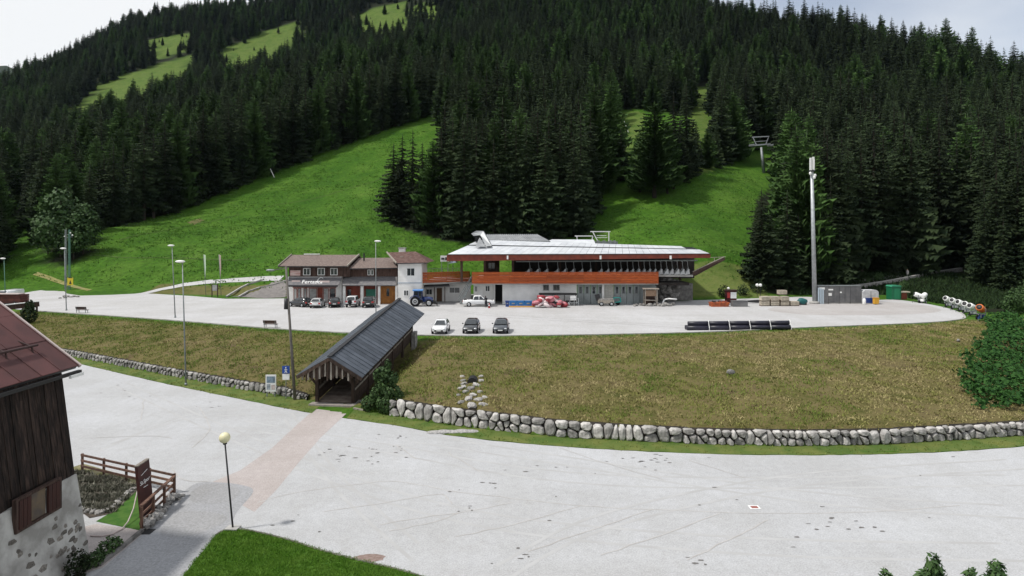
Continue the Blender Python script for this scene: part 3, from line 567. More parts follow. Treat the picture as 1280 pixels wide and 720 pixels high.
# rough herb growth on the lower meadow
def mk(X, Y):
    Z = ground(X, Y); a, b = to_px(X, Y, Z); return inpoly(a, b, MEADOW) & (Y > np.interp(X, FX, FY) + 5) & (vnoise(X, Y, 12, 5) + vnoise(X, Y, 4, 6) > rng.uniform(-.5, .5, len(X))) & (a > -20) & (a < 1300)
tufts('meadow_herbs', scatter(50000, -150, 80, 118, 260, mk), .30, 4, M['meadow_grass'], 'rough herbs scattered over the green ski slope', .5, .16, .8)
# ------------------------------------------------------------------ trees
def conifer(seed, Rb=.15, levels=36, kmin=5, kmax=11, droop=.35, jag=.5, up=0.0, power=.85, start=.05, m='spruce', fill=1.0):
    rr = random.Random(seed); V = []; T = []
    for l in range(levels):
        t = start + (1 - start) * (l / levels) ** .94 * .985; r = Rb * (1 - t) ** power * (1 + rr.uniform(-.16, .16)) + .006
        if t < .16: r *= .72 + 1.7 * (t - start)
        k = max(3, int(round(kmax - (kmax - kmin) * t))); a0 = rr.uniform(0, 6.28)
        for b in range(k):
            if rr.random() > fill: continue
            a = a0 + 6.283 * b / k + rr.uniform(-.3, .3); L = r * rr.uniform(.6, 1.2); ca, sa = math.cos(a), math.sin(a); z0 = t + rr.uniform(-.012, .012); dr_ = droop * rr.uniform(.7, 1.4)
            def pt(s, w=0.0, dz=0.0):
                zz = z0 - dr_ * L * s * (1.2 - .5 * s) + up * L * s + dz; return (ca * L * s - sa * w, sa * L * s + ca * w, zz)
            wd = L * rr.uniform(.13, .21); ns = 7 if t < .4 else (5 if t < .65 else 4)
            for q in range(ns):
                s0 = q / ns * .95 + rr.uniform(-.03, .03); s1 = s0 + .75 / ns + .1
                for sd_ in (-1, 1):
                    n = len(V); w = sd_ * wd * rr.uniform(.6, 1.5) * (1.2 - .75 * s0) * (.55 if q == 0 else 1); V += [pt(s0), pt(s1 + .06), pt((s0 + s1) / 2 + rr.uniform(0, .12), w * 1.12, -L * rr.uniform(.06, .26))]; T.append((n, n + 1, n + 2))
                n = len(V); w = rr.uniform(-.5, .5) * wd; V += [pt(s0 - .04, w), pt(s0 + .16, w * .8), pt(s0 + rr.uniform(0, .1), w, -L * jag * rr.uniform(.3, .65))]; T.append((n, n + 1, n + 2))
            n = len(V); V += [pt(.85, -wd * .12), pt(.85, wd * .12), pt(1.1 + rr.uniform(0, .1))]; T.append((n, n + 1, n + 2))
    n = len(V); V += [(.005, 0, .94), (-.004, .005, .94), (-.004, -.005, .94), (0, 0, 1.012)]; T += [(n, n + 1, n + 3), (n + 1, n + 2, n + 3), (n + 2, n, n + 3)]
    return np_mesh('crown', V, T, M[m])
def trunk_mesh():
    mb = MB(); mb.tube((0, 0, -.03), (0, 0, .3), .014, .011, 7).tube((0, 0, .3), (0, 0, .97), .011, .002, 6); 
    for k in range(6): a = k * 1.05; mb.tube((0, 0, .12 + .1 * k), (math.cos(a) * .05, math.sin(a) * .05, .11 + .1 * k), .003, .001, 4)
    return mb.mesh('trunk', M['bark'])
TRUNK = trunk_mesh()
SPR = [conifer(1, .165, 38, power=.74), conifer(2, .145, 40, droop=.45, power=.7), conifer(3, .19, 36, droop=.3, power=.8), conifer(4, .13, 40, droop=.5, fill=.93, power=.66), conifer(5, .15, 32, start=.2, fill=.85, power=.7)]
LAR = [conifer(11, .185, 38, 6, 13, .10, .8, .12, .62, .08, 'larch', .95), conifer(12, .165, 40, 6, 13, .05, .7, .15, .55, .12, 'larch', .92), conifer(13, .20, 38, 6, 13, .12, .9, .08, .65, .06, 'larch', .95)]
explicit = [  # base px, base py, top py, kind, wide
 (492, 276, 178, 0), (503, 280, 166, 0), (516, 283, 160, 0), (528, 286, 176, 0), (541, 288, 172, 1), (552, 289, 150, 0), (566, 291, 104, 0), (578, 292, 92, 0), (590, 293, 128, 0), (603, 294, 120, 0), (618, 294, 134, 1), (632, 295, 150, 0), (645, 295, 128, 0), (658, 295, 118, 0), (672, 294, 130, 0), (686, 292, 108, 0), (700, 290, 118, 0), (714, 284, 100, 0), (726, 276, 112, 0), (738, 268, 122, 0), (584, 278, 130, 0), (610, 276, 100, 0), (640, 276, 96, 0), (668, 274, 90, 0), (694, 268, 84, 0), (556, 272, 120, 0),
 (763, 222, 82, 1), (752, 236, 150, 0), (776, 226, 160, 0), (818, 247, 126, 5), (834, 242, 150, 1), (800, 240, 158, 1), (842, 236, 112, 0), (858, 222, 92, 0), (870, 214, 150, 0), (884, 211, 158, 1), (896, 210, 150, 0), (850, 228, 150, 0),
 (906, 198, 62, 0), (918, 196, 78, 0), (932, 186, 54, 0), (900, 196, 84, 0), (926, 190, 120, 1),
 (952, 356, 234, 0), (964, 358, 262, 0), (974, 340, 220, 1), (984, 360, 236, 0), (996, 352, 104, 1), (1008, 356, 140, 1), (1020, 350, 60, 0), (1034, 355, 62, 0), (1048, 352, 58, 0), (1060, 348, 112, 0), (1076, 346, 48, 0), (1092, 340, 118, 0), (1104, 336, 104, 0), (1118, 330, 92, 0), (1132, 326, 110, 0), (1148, 326, 88, 0), (1164, 322, 96, 0), (1180, 320, 90, 0), (1196, 320, 122, 0), (1214, 326, 130, 0), (1230, 346, 215, 0), (1244, 336, 120, 0), (1262, 345, 160, 0), (1278, 348, 168, 0), (1246, 352, 200, 0), (1272, 358, 190, 0), (1290, 365, 200, 0), (1000, 300, 170, 1), (988, 300, 185, 1), (1040, 330, 160, 0), (1120, 300, 160, 0), (1010, 358, 236, 0), (998, 362, 262, 0), (1040, 352, 236, 0),
 (76, 322, 232, 2), (92, 324, 262, 2), (60, 318, 256, 2), (104, 318, 250, 2), (70, 300, 190, 1), (42, 284, 205, 0), (36, 276, 210, 0), (2, 318, 252, 0), (-6, 330, 250, 0), (117, 306, 292, 0), (154, 279, 170, 3), (112, 290, 208, 0), (54, 280, 196, 0),
 (130, 284, 190, 0), (142, 283, 176, 0), (166, 279, 178, 0), (180, 276, 150, 0), (192, 273, 160, 0), (206, 268, 145, 0), (222, 262, 140, 1), (238, 256, 148, 0), (254, 249, 128, 0), (270, 243, 132, 0), (286, 237, 118, 0), (302, 231, 112, 0), (318, 224, 120, 1), (334, 217, 100, 0), (350, 211, 92, 0), (366, 205, 98, 0), (382, 198, 84, 0), (398, 192, 80, 1), (414, 187, 90, 0), (430, 181, 72, 0), (446, 175, 62, 1), (462, 169, 70, 0), (478, 163, 60, 0), (494, 158, 64, 0), (510, 153, 56, 1), (526, 147, 60, 0), (540, 142, 58, 0), (556, 150, 50, 0)]
def leaf_mesh(name, blobs, n, size, m, seed=0, up=.0, elong=1.0):
    r2 = np.random.default_rng(seed); w = np.array([b[1][0] * b[1][1] * b[1][2] for b in blobs]) ** .67; ids = r2.choice(len(blobs), n, p=w / w.sum())
    c = np.array([b[0] for b in blobs])[ids]; rad = np.array([b[1] for b in blobs])[ids]; d = r2.normal(size=(n, 3)); d /= np.linalg.norm(d, axis=1)[:, None]
    p = c + d * rad * (r2.uniform(.45, 1.06, (n, 1)) ** .6); nrm = d + r2.normal(0, .55, (n, 3)) + np.array([0, 0, up]); nrm /= np.linalg.norm(nrm, axis=1)[:, None]
    a = np.cross(nrm, r2.normal(size=(n, 3))); a /= np.linalg.norm(a, axis=1)[:, None]; b = np.cross(nrm, a); s = size * r2.uniform(.6, 1.35, (n, 1))
    V = np.stack([p - a * s * .42, p + b * s * .5 * elong + nrm * s * .12, p + a * s * .42, p - b * s * .5 * elong], 1).reshape(-1, 3)
    return np_mesh(name, V, np.arange(4 * n).reshape(-1, 4), M[m])
DEC = [leaf_mesh('crown', [((0, 0, .55), (.26, .26, .40)), ((.16, .05, .4), (.2, .2, .24)), ((-.17, -.04, .36), (.2, .2, .24)), ((.02, -.15, .32), (.22, .2, .22)), ((.05, .03, .8), (.13, .13, .19)), ((-.1, .1, .62), (.15, .15, .2))], 1500, .05, 'leaf', 3)]
tree_col = bpy.data.collections.new('tree_crowns'); col.children.link(tree_col)
first_seen = {}
def place_tree(kind, idx, loc, h, rz, wid, label, group):
    nm = {0: 'spruce_tree', 1: 'larch_tree', 2: 'leafy_tree', 3: 'spruce_tree', 5: 'larch_tree'}[kind]; t = thing(nm, label, 'tree', loc, rz, group); t.scale = (h * wid, h * wid, h)
    me = (SPR, LAR, DEC, SPR, LAR, LAR)[kind]; me = me[idx % len(me)]
    o = bpy.data.objects.new('crown', me); o.parent = t
    if kind in (0, 1) and (kind, idx % 5) not in first_seen: first_seen[(kind, idx % 5)] = o; tree_col.objects.link(o)
    else: col.objects.link(o)
    link('trunk', TRUNK, t)
trees = []
for e in explicit:
    g = hit(e[0], e[1], 100); trees.append((g.x, g.y, g.z, min(33.0 + (e[0] * 7 % 5) - 3, (e[1] - e[2]) * g.y / FL), e[3], True))
ex = np.array([(t[0], t[1]) for t in trees])
cand = []
def fill(n, y0, y1, minpx=None):
    Y = np.sqrt(rng.uniform(y0 * y0, y1 * y1, n)); X = rng.uniform(-.93, .93, n) * Y; return X, Y
Xs, Ys = [], []
for n, a, b in ((6500, 118, 330), (9000, 330, 650), (13000, 650, 1150)):
    x, y = fill(n, a, b); Xs.append(x); Ys.append(y)
Xc = np.concatenate(Xs); Yc = np.concatenate(Ys); Zc = ground(Xc, Yc); ax, ay = to_px(Xc, Yc, Zc)
ok = ~inpoly(ax, ay, MEADOW) & (Yc > np.interp(Xc, FX, FY) + 3)
for x0, x1, y0, y1 in ((936, 972, 165, 218), (498, 550, 138, 160), (866, 890, 112, 152), (778, 802, 145, 180), (1082, 1206, 334, 358)):   # views the photo keeps open
    tp_ = ay - 27 * FL / Yc; hw_ = 3.2 * FL / Yc; ok &= ~((ax > x0 - hw_) & (ax < x1 + hw_) & (tp_ < y1) & (ay > y1))
for c_ in CLEAR: ok &= ~inpoly(ax, ay, c_)
ok &= ~inpoly(ax, ay, [(744, 300), (744, 200), (772, 140), (806, 138), (866, 150), (890, 112), (896, 215), (806, 262)])
ok &= ~(inpoly(ax, ay, [(535, 135), (560, 150), (490, 275), (488, 300), (760, 300), (905, 210), (930, 170), (990, 190), (940, 250), (940, 370), (880, 240)]) & (Yc < 140))
ok &= ~((ax > 1060) & (ax < 1225) & (ay > np.interp(ax, [1060, 1105, 1155, 1202, 1230], [356, 350, 340, 331, 330])))
Xc, Yc, Zc = Xc[ok], Yc[ok], Zc[ok]
# thin by spacing on a coarse cell grid
seen = {}
kx = []
for i in range(len(Xc)):
    s_ = 5.2 if Yc[i] < 330 else (7.8 if Yc[i] < 650 else 10.0); key = (int(Xc[i] // s_), int(Yc[i] // s_), s_)
    if key in seen: continue
    seen[key] = 1
    if Yc[i] < 280 and ((ex[:, 0] - Xc[i]) ** 2 + (ex[:, 1] - Yc[i]) ** 2).min() < 9: continue
    kx.append(i)
nc = 900
for c_ in CLEAR[2:]:
    for _ in range(16):
        u, v = random.uniform(min(p[0] for p in c_), max(p[0] for p in c_)), random.uniform(min(p[1] for p in c_), max(p[1] for p in c_))
        if inpoly(np.array(u), np.array(v), c_):
            g = hit(u, v, 250); trees.append((g.x, g.y, g.z, random.choice((4, 6, 8, 12, 16)), random.choice((0, 0, 1)), False))
lar_patch = vnoise(Xc, Yc, 60, 21) + .6 * vnoise(Xc, Yc, 17, 22)
for i in kx:
    lar = random.random() < (.55 if lar_patch[i] > .16 else .08) * (.25 if Xc[i] / Yc[i] > .52 and Yc[i] < 300 else 1); h = random.gauss(24, 5.2); h = min(35, max(10, h))
    if Yc[i] > 330: h *= 1.12
    if random.random() < .1: h *= .6
    if Xc[i] > 40 and Yc[i] < 260: h *= 1.12
    if Xc[i] < -80 and Yc[i] < 260: h *= .95
    trees.append((Xc[i], Yc[i], Zc[i], h, 1 if lar else 0, False))
def size_px(t): return t[3] / t[1] * (1.6 if t[5] else 1) * (1 if abs(t[0]) < t[1] * .86 else .2)
order = sorted(range(len(trees)), key=lambda i: -size_px(trees[i])); ind = set(order[:300])
def zone(x, y):
    px = CX + x / y * FL
    if px < 128: return 'by the lattice tower on the left meadow edge', 'trees around the left meadow'
    if px < 482: return 'in the forest edge above the green ski slope', 'forest edge above the ski slope'
    if px < 770 and y < 230: return 'in the dense clump behind the lift station', 'clump behind the lift station'
    if px < 770: return 'on the mountainside above the lift station clump', 'mountainside above the clump'
    if px < 945: return 'between the lift pylon and the station clump', 'trees beside the lift pylon'
    if y < 150: return 'in the front row of the dark forest behind the antenna mast', 'front row behind the mast'
    return 'deeper in the dark forest behind the antenna mast', 'dark forest behind the mast'
far = []
for i, t in enumerate(trees):
    x, y, z, h, k, e = t
    if i in ind or k in (2, 3, 5):
        zn, gr = zone(x, y); kn = {0: 'dark spruce tree', 1: 'lighter green larch tree', 2: 'rounded leafy green tree', 3: 'spindly bare trunked spruce tree', 5: 'broad bright green larch tree'}[k]
        wid = random.uniform(.9, 1.2) * (1.0 if h > 14 else 1.25) * (1.35 if e and k < 2 and h < 22 else 1.1); wid = wid if k < 2 else {2: 1.0, 3: .55, 5: 1.75}[k]
        place_tree(k, 4 if k == 3 else random.randrange(5), (x, y, z - .15), h, random.uniform(0, 6.28), wid, kn + ' ' + zn, gr + ', ' + ('larch' if k == 1 else 'spruce' if k in (0,) else 'other'))
    else: far.append(t)
far = np.array([(t[0], t[1], t[2] - .3, t[3], t[4]) for t in far])
def gn_forest(name, P, objs, label):
    me = bpy.data.meshes.new(name); me.vertices.add(len(P)); me.vertices.foreach_set('co', P[:, :3].astype(np.float32).ravel()); 
    w = rng.uniform(.9, 1.45, len(P)) * P[:, 3]; sc = np.stack([w, w, P[:, 3]], 1).astype(np.float32); me.attributes.new('scl', 'FLOAT_VECTOR', 'POINT').data.foreach_set('vector', sc.ravel())
    rt = np.stack([rng.normal(0, .02, len(P)), rng.normal(0, .02, len(P)), rng.uniform(0, 6.28, len(P))], 1).astype(np.float32); me.attributes.new('rot', 'FLOAT_VECTOR', 'POINT').data.foreach_set('vector', rt.ravel())
    o = link(name, me); tag(o, label, None, None, 'stuff'); g = bpy.data.node_groups.new(name, 'GeometryNodeTree'); g.interface.new_socket('Geometry', in_out='INPUT', socket_type='NodeSocketGeometry'); g.interface.new_socket('Geometry', in_out='OUTPUT', socket_type='NodeSocketGeometry')
    gi = g.nodes.new('NodeGroupInput'); go = g.nodes.new('NodeGroupOutput'); iop = g.nodes.new('GeometryNodeInstanceOnPoints'); jn = g.nodes.new('GeometryNodeGeometryToInstance')
    for ob in objs:
        oi = g.nodes.new('GeometryNodeObjectInfo'); oi.transform_space = 'ORIGINAL'; oi.inputs['Object'].default_value = ob; oi.inputs['As Instance'].default_value = False; g.links.new(oi.outputs['Geometry'], jn.inputs[0])
    a1 = g.nodes.new('GeometryNodeInputNamedAttribute'); a1.data_type = 'FLOAT_VECTOR'; a1.inputs[0].default_value = 'scl'; a2 = g.nodes.new('GeometryNodeInputNamedAttribute'); a2.data_type = 'FLOAT_VECTOR'; a2.inputs[0].default_value = 'rot'
    iop.inputs['Pick Instance'].default_value = True
    g.links.new(gi.outputs[0], iop.inputs['Points']); g.links.new(jn.outputs[0], iop.inputs['Instance']); g.links.new(a2.outputs['Attribute'], iop.inputs['Rotation']); g.links.new(a1.outputs['Attribute'], iop.inputs['Scale'])
    ri = g.nodes.new('FunctionNodeRandomValue'); ri.data_type = 'INT'; ri.inputs['Min'].default_value = 0 if False else ri.inputs['Min'].default_value
    for s in ri.inputs:
        if s.name == 'Min' and s.type == 'INT': s.default_value = 0
        if s.name == 'Max' and s.type == 'INT': s.default_value = len(objs) - 1
    for s in ri.outputs:
        if s.type == 'INT' and s.enabled: g.links.new(s, iop.inputs['Instance Index'])
    g.links.new(iop.outputs[0], go.inputs[0]); md = o.modifiers.new('scatter', 'NODES'); md.node_group = g; return o
sp_o = [v for k, v in first_seen.items() if k[0] == 0]; la_o = [v for k, v in first_seen.items() if k[0] == 1]
gn_forest('spruce_forest', far[far[:, 4] == 0], sp_o, 'dense dark spruce forest covering the mountain'); gn_forest('larch_forest', far[far[:, 4] == 1], la_o, 'lighter larches mixed through the mountain forest')
print('trees', len(trees), 'far', len(far))
# ------------------------------------------------------------------ shrubs
def bush(name, label, cat, base, blobs, n, size, m, seed, group=None, stem=True, up=.0, elong=1.0):
    t = thing(name, label, cat, base, 0, group); link('foliage', leaf_mesh('foliage', blobs, n, size, m, seed, up, elong), t)
    if stem:
        mb = MB(); rr2 = random.Random(seed)
        for b in blobs[:5]: mb.tube((rr2.uniform(-.05, .05), rr2.uniform(-.05, .05), -.15), b[0], .05, .02, 5)
        mb.build('stem', M['bark'], t, local=True)
    return t
g = PL(483, 517); bush('garden_bush', 'tall green bush pressed against the covered bridge side', 'bush', (g.x, g.y, 0), [((.2, 0, .7), (1.0, .8, .75)), ((.35, .2, 1.7), (.75, .7, .6)), ((-.35, .3, 2.1), (.6, .6, .6)), ((-.2, .3, 3.1), (.5, .5, .55)), ((-.8, .6, 1.2), (.7, .7, .8)), ((.05, .3, 3.7), (.3, .3, .5)), ((.9, .2, 1.2), (.5, .5, .5)), ((-.6, .5, 2.9), (.55, .5, .6)), ((.45, .3, 2.7), (.45, .45, .5)), ((-1.4, .6, .6), (.7, .6, .7))], 3600, .22, 'leaf', 21)
# ivy-like thicket at the right end of the bank
tv_ = []; iv_c = hit(1250, 500)
ivy_poly = [(1203, 512), (1206, 486), (1212, 462), (1216, 440), (1226, 425), (1236, 408), (1246, 399), (1262, 398), (1276, 404), (1330, 410), (1340, 512), (1270, 516)]
qq = [hit(*p) for p in ivy_poly]; wp = [(a.x, a.y) for a in qq]; X = rng.uniform(min(a[0] for a in wp), max(a[0] for a in wp), 60000); Y = rng.uniform(min(a[1] for a in wp), max(a[1] for a in wp), 60000); k = inpoly(X + 1.6 * vnoise(X, Y, .9, 41) + 1.5 * vnoise(X, Y, 2.7, 42), Y + 2.0 * vnoise(X, Y, 1.1, 43), wp) & (vnoise(X, Y, 1.1, 44) + .6 * vnoise(X, Y, .45, 45) > -.32); X, Y = X[k][:14000], Y[k][:14000]
p = np.stack([X, Y, ground(X, Y) + rng.uniform(.05, .7, len(X)) + .9 * vnoise(X, Y, 1.6, 31) + .5 * vnoise(X, Y, .7, 32) + .3], 1); n = len(p); nrm = np.array([0, -.55, 1.0]) + rng.normal(0, .75, (n, 3)); nrm /= np.linalg.norm(nrm, axis=1)[:, None]
a = np.cross(nrm, rng.normal(size=(n, 3))); a /= np.linalg.norm(a, axis=1)[:, None]; b = np.cross(nrm, a); s = .30 * rng.uniform(.5, 1.4, (n, 1))
V = np.stack([p - a * s * .45, p + b * s * .5 - nrm * s * .1, p + a * s * .45, p - b * s * .5 - nrm * s * .1], 1)
th = thing('leafy_thicket', 'dense dark green leafy thicket covering the end of the bank', 'thicket', iv_c); link('foliage', np_mesh('foliage', (V - np.array(tuple(iv_c))).reshape(-1, 3), np.arange(4 * n).reshape(-1, 4), M['ivy']), th)
mb = MB()
for k in range(40):
    j = random.randrange(n); gz = float(ground(p[j, 0], p[j, 1])); mb.tube((p[j, 0], p[j, 1], gz - .1), (p[j, 0] + .2, p[j, 1], p[j, 2]), .03, .01, 4)
mb.build('stem', M['bark'], th)
for k, (px, py, hh, lb) in enumerate([(1272, 392, 4.5, 'round shrub above the leafy thicket beside the forest'), (1288, 386, 5.5, 'big shrub at the forest foot beyond the leafy thicket')]):
    g = PU(px, py); bush('shrub', lb, 'shrub', (g.x, g.y, ZU - .1), [((0, 0, hh * .45), (hh * .32, hh * .32, hh * .42)), ((hh * .2, 0, hh * .35), (hh * .25, hh * .25, hh * .3)), ((-hh * .2, .1, hh * .32), (hh * .25, hh * .25, hh * .3))], 1500, .3, 'leaf', 40 + k)
for k, (px, py, hh, lb) in enumerate([(905, 371, 2.6, 'small dark shrub on the bank behind the red sign box'), (929, 369, 2.4, 'small dark shrub between the sign box and the globes'), (948, 366, 3.0, 'dark shrub under the spruces beside the white globes'), (860, 371, 1.6, 'small shrub at the rubble bank foot'), (1130, 362, 2.2, 'bright green shrub below the forest road wall'), (1098, 352, 2.4, 'pale green shrub above the grey cabinets')]):
    g = hit(px, py, 100); bush('small_shrub', lb, 'shrub', g, [((0, 0, hh * .45), (hh * .4, hh * .4, hh * .45)), ((hh * .25, .1, hh * .3), (hh * .3, hh * .3, hh * .3)), ((-hh * .25, 0, hh * .3), (hh * .3, hh * .3, hh * .3))], 420, .24, 'leaf' if k > 3 else 'spruce', 60 + k)
g = hit(36, 404); bush('dark_shrub', 'dark shrub behind the barn roof beside the snow covered beam', 'shrub', (g.x, g.y, g.z - .1), [((0, 0, 1.2), (1.0, 1.0, 1.3)), ((.2, 0, 2.4), (.6, .6, .9))], 900, .28, 'spruce', 71)
# foreground shrubs rising below the camera
for k, (px, top, Y, w, lb) in enumerate([(1108, 714, 15.5, .40, 'small leafy shrub top, lowest of the foreground row'), (1167, 694, 15.0, .42, 'tallest pointed laurel shrub of the foreground row'), (1214, 711, 15.2, .40, 'grey green shrub top beside the tallest laurel'), (1246, 700, 15.4, .45, 'yellow green shrub top at the end of the foreground row')]):
    zt = ZZ(top, Y); x = XX(px, Y); bl = [((0, 0, zt - .35), (w * .42, w * .42, .4)), ((w * .3, 0, zt - .7), (w * .5, w * .5, .4)), ((-w * .35, .05, zt - .75), (w * .5, w * .5, .4)), ((0, 0, zt - 1.4), (w, w, .8)), ((0, 0, zt - 2.8), (w * 1.2, w * 1.2, 1.2))]
    bush('foreground_shrub', lb, 'shrub', (x, Y, 0), bl, 2300, .085, 'leaf', 80 + k, None, True, .3, 2.6)
# ------------------------------------------------------------------ restaurant building
def slab(mb, pts, t):          # sheet of thickness t below its outline
    pts = [Vector(p) for p in pts]; n = (pts[1] - pts[0]).cross(pts[-1] - pts[0]).normalized()
    if n.z < 0: n = -n
    return mb.prism(pts, -n * t)
def window(parent, px0, px1, py0, py1, Y, fm='white', gm='glass', bars=1, name='window', fr=.09):
    x0, x1, z0, z1 = XX(px0, Y), XX(px1, Y), ZZ(py1, Y), ZZ(py0, Y); mb = MB()
    mb.box(x0, x1, Y - .06, Y + .05, z0, z0 + fr); mb.box(x0, x1, Y - .06, Y + .05, z1 - fr, z1); mb.box(x0, x0 + fr, Y - .06, Y + .05, z0 + fr, z1 - fr); mb.box(x1 - fr, x1, Y - .06, Y + .05, z0 + fr, z1 - fr)
    for k in range(bars): c = x0 + (x1 - x0) * (k + 1) / (bars + 1); mb.box(c - .035, c + .035, Y - .055, Y + .05, z0 + fr, z1 - fr)
    w = mb.build(name, M[fm], parent); MB().box(x0 + fr * .8, x1 - fr * .8, Y - .03, Y + .03, z0 + fr * .8, z1 - fr * .8).build('pane', M[gm], w)
    return w
YB = 101.5
rs = thing('restaurant_building', 'two storey restaurant with dark wooden upper floor and sign awning', 'building', (XX(393, YB), YB + 5, ZU))
mb = MB(); mb.box(XX(360, YB), XX(427, YB), YB, YB + 11, ZU - .2, ZZ(346, YB)); mb.build('ground_floor', M['white_wall'], rs)
mb = MB(); mb.box(XX(361, YB), XX(437, YB), YB + .05, YB + 11, ZZ(346, YB) + .003, ZZ(332, YB)); w = mb.build('upper_floor', M['dark_wood'], rs)
for px in np.arange(362, 437, 1.9):
    if any(a - 1 < px < b for a, b in ((379, 388), (397, 406), (413, 422))): continue
    MB().box(XX(px, YB), XX(px + 1.75, YB), YB + .0, YB + .048, ZZ(346, YB) + .01, ZZ(333, YB)).build('cladding_board', M['dark_wood'], w)
eL, eR = PT(348, 332.5, YB - 1.1), PT(434, 332.5, YB - 1.1); rL, rR = PT(366, 318.5, YB + 5.5), PT(447, 318.5, YB + 5.5); rL.x, rR.x = eL.x - .2, eR.x + .3
mb = MB(); slab(mb, [eL, eR, rR, rL], .16); slab(mb, [rL, rR, Vector((eR.x, YB + 12, eR.z)), Vector((eL.x, YB + 12, eL.z))], .16); roof = mb.build('roof', M['shingle'], rs)
mb = MB(); mb.prism([eL + Vector((.6, 1.2, -.1)), rL + Vector((.6, 0, -.2)), Vector((eL.x + .6, YB + 11, eL.z - .1))], (.12, 0, 0)); mb.prism([eR + Vector((-.6, 1.2, -.1)), rR + Vector((-.6, 0, -.2)), Vector((eR.x - .6, YB + 11, eR.z - .1))], (-.12, 0, 0)); mb.build('gable', M['dark_wood'], rs)
for a, b in ((eL, rL), (eR, rR)):
    MB().beam(a + Vector((0, -.02, .02)), b + Vector((0, 0, .04)), .16, .3).build('bargeboard', M['grey_wood'], roof)
MB().beam(rL + Vector((2.2, -.1, .12)), rL.lerp(rR, .42) + Vector((0, -.1, .12)), .25, .16).build('ridge_flashing', M['white'], roof)
MB().beam(eL + Vector((0, -.08, -.12)), eR + Vector((0, -.08, -.12)), .14, .12).build('gutter', M['dark_metal'], roof)
for a, b in ((379, 388), (397, 406), (413, 422)): window(rs, a, b, 335, 344, YB, 'white', 'glass')
MB().pbox(363, 375.5, 338, 344.5, YB - .02, -.08).build('menu_sign', mat('menu_sign', (.42, .2, .18), (.6, .5, .46), 2.5, .6, stretch=(.3, 1, 5)), rs)
# awning roof with lettering
aw = MB(); a0, a1 = PT(359, 357.5, YB - 1.9), PT(422, 357.5, YB - 1.9); b0, b1 = PT(361, 346.5, YB - .02), PT(428, 346.5, YB - .02); slab(aw, [a0, a1, b1, b0], .12); awn = aw.build('awning_roof', M['slate'], rs)
MB().beam(a0, a1, .08, .28).build('awning_fascia', M['dark_metal'], awn)
ang = math.atan2(b0.z - a0.z, b0.y - a0.y)
def letter(txt, px, py, size, Y, parent, m, ang, shear=0, al='LEFT', base=None):
    me = text_mesh(txt, size, m, .012, shear, al); p = PT(px, py, Y) if base is None else base
    o = link('lettering', me, parent, p - OFF[parent.name], Euler((ang, 0, 0))); OFF[o.name] = OFF[parent.name]; return o
def on_awn(px, f): p = a0.lerp(a1, (px - 359) / 63.0); q = b0.lerp(b1, (px - 361) / 67.0); r = p.lerp(q, f); return r + Vector((0, -.06, .06))
letter('Fertazza', 0, 0, 1.02, 0, awn, M['white'], ang + .25, 0, 'LEFT', on_awn(377.5, .42))
pts = [on_awn(396.5, .25), on_awn(398, .75), on_awn(401, .95), on_awn(404, .85)]
MB().path(pts, .07, 5).build('logo_swoosh', M['white'], awn)
lite = flat('pale_lettering', (.62, .5, .47), .6)
MB().beam(on_awn(400, .45), on_awn(412, .45), .05, .32).build('logo_strip', lite, awn)
MB().beam(on_awn(365, .52), on_awn(375.5, .52), .05, .2).build('logo_strip', lite, awn)
# ground floor front: panes, frames
for a, b, gm in ((367, 371.5, 'pane_light'), (372, 376.5, 'pane_light'), (379.5, 384, 'pane_light'), (386, 396.5, 'pane_light'), (404, 411, 'pane_light'), (412, 419.5, 'glass')): window(rs, a, b, 360, 378, YB, 'red_brown', gm, 0)
mb = MB(); mb.pbox(366, 420.5, 357.8, 359.6, YB, -.08); mb.pbox(397, 403.5, 359.8, 380, YB, -.05); mb.build('door', M['red_brown'], rs)
# middle wing
YM = 102.0
mw = thing('middle_wing', 'low wing with red brown doors and orange wooden door beside the white tower', 'building', (XX(462, YM), YM + 5, ZU))
x0, x1 = XX(428, YM), XX(496, YM)
MB().box(x0, x1, YM + .3, YM + 9, ZU - .2, ZZ(346, YM)).build('ground_floor', M['white_wall'], mw)
u = MB().box(x0 + .2, x1, YM + .25, YM + 9, ZZ(346, YM) + .003, ZZ(334, YM)).build('upper_floor', M['dark_wood'], mw)
for a, b in ((459.5, 463), (463.6, 467)): window(mw, a, b, 337, 344, YM + .25, 'white', 'glass', 0)
mb = MB(); e0, e1 = PT(437, 335.5, YM - 1), PT(497, 334.5, YM - 1); r0, r1 = PT(448, 322.5, YM + 5), PT(491, 322, YM + 5); slab(mb, [e0, e1, r1, r0], .16); slab(mb, [r0, r1, Vector((e1.x, YM + 10, e1.z)), Vector((e0.x, YM + 10, e0.z))], .16); rf = mb.build('roof', M['shingle'], mw)
MB().beam(e0 + Vector((0, -.05, -.1)), e1 + Vector((0, -.05, -.1)), .14, .14).build('gutter', M['dark_metal'], rf)
MB().tube(PT(455, 326, YM + 3), PT(455, 316.5, YM + 3), .14).build('flue', M['dark_metal'], rf)
mb = MB(); s0, s1 = PT(428, 356.5, YM - 1.6), PT(495, 356.5, YM - 1.6); t0, t1 = PT(429, 346, YM + .2), PT(494, 345.5, YM + .2); slab(mb, [s0, s1, t1, t0], .14); mb.build('canopy_roof', M['slate'], mw)
for px in (430, 452.5, 473.7, 495.5): MB().pbox(px - 1.4, px + 1.4, 357, 381, YM - 1.2, .4).build('pillar', M['white_wall'], mw)
MB().pbox(432.5, 450, 357.5, 380.5, YM + .2, .1).build('door', M['red_brown'], mw)
window(mw, 433.5, 439.5, 361, 375, YM + .12, 'red_brown', 'glass', 0)
MB().pbox(455, 472, 357.5, 380.5, YM + .2, .1).build('door', M['red_brown'], mw)
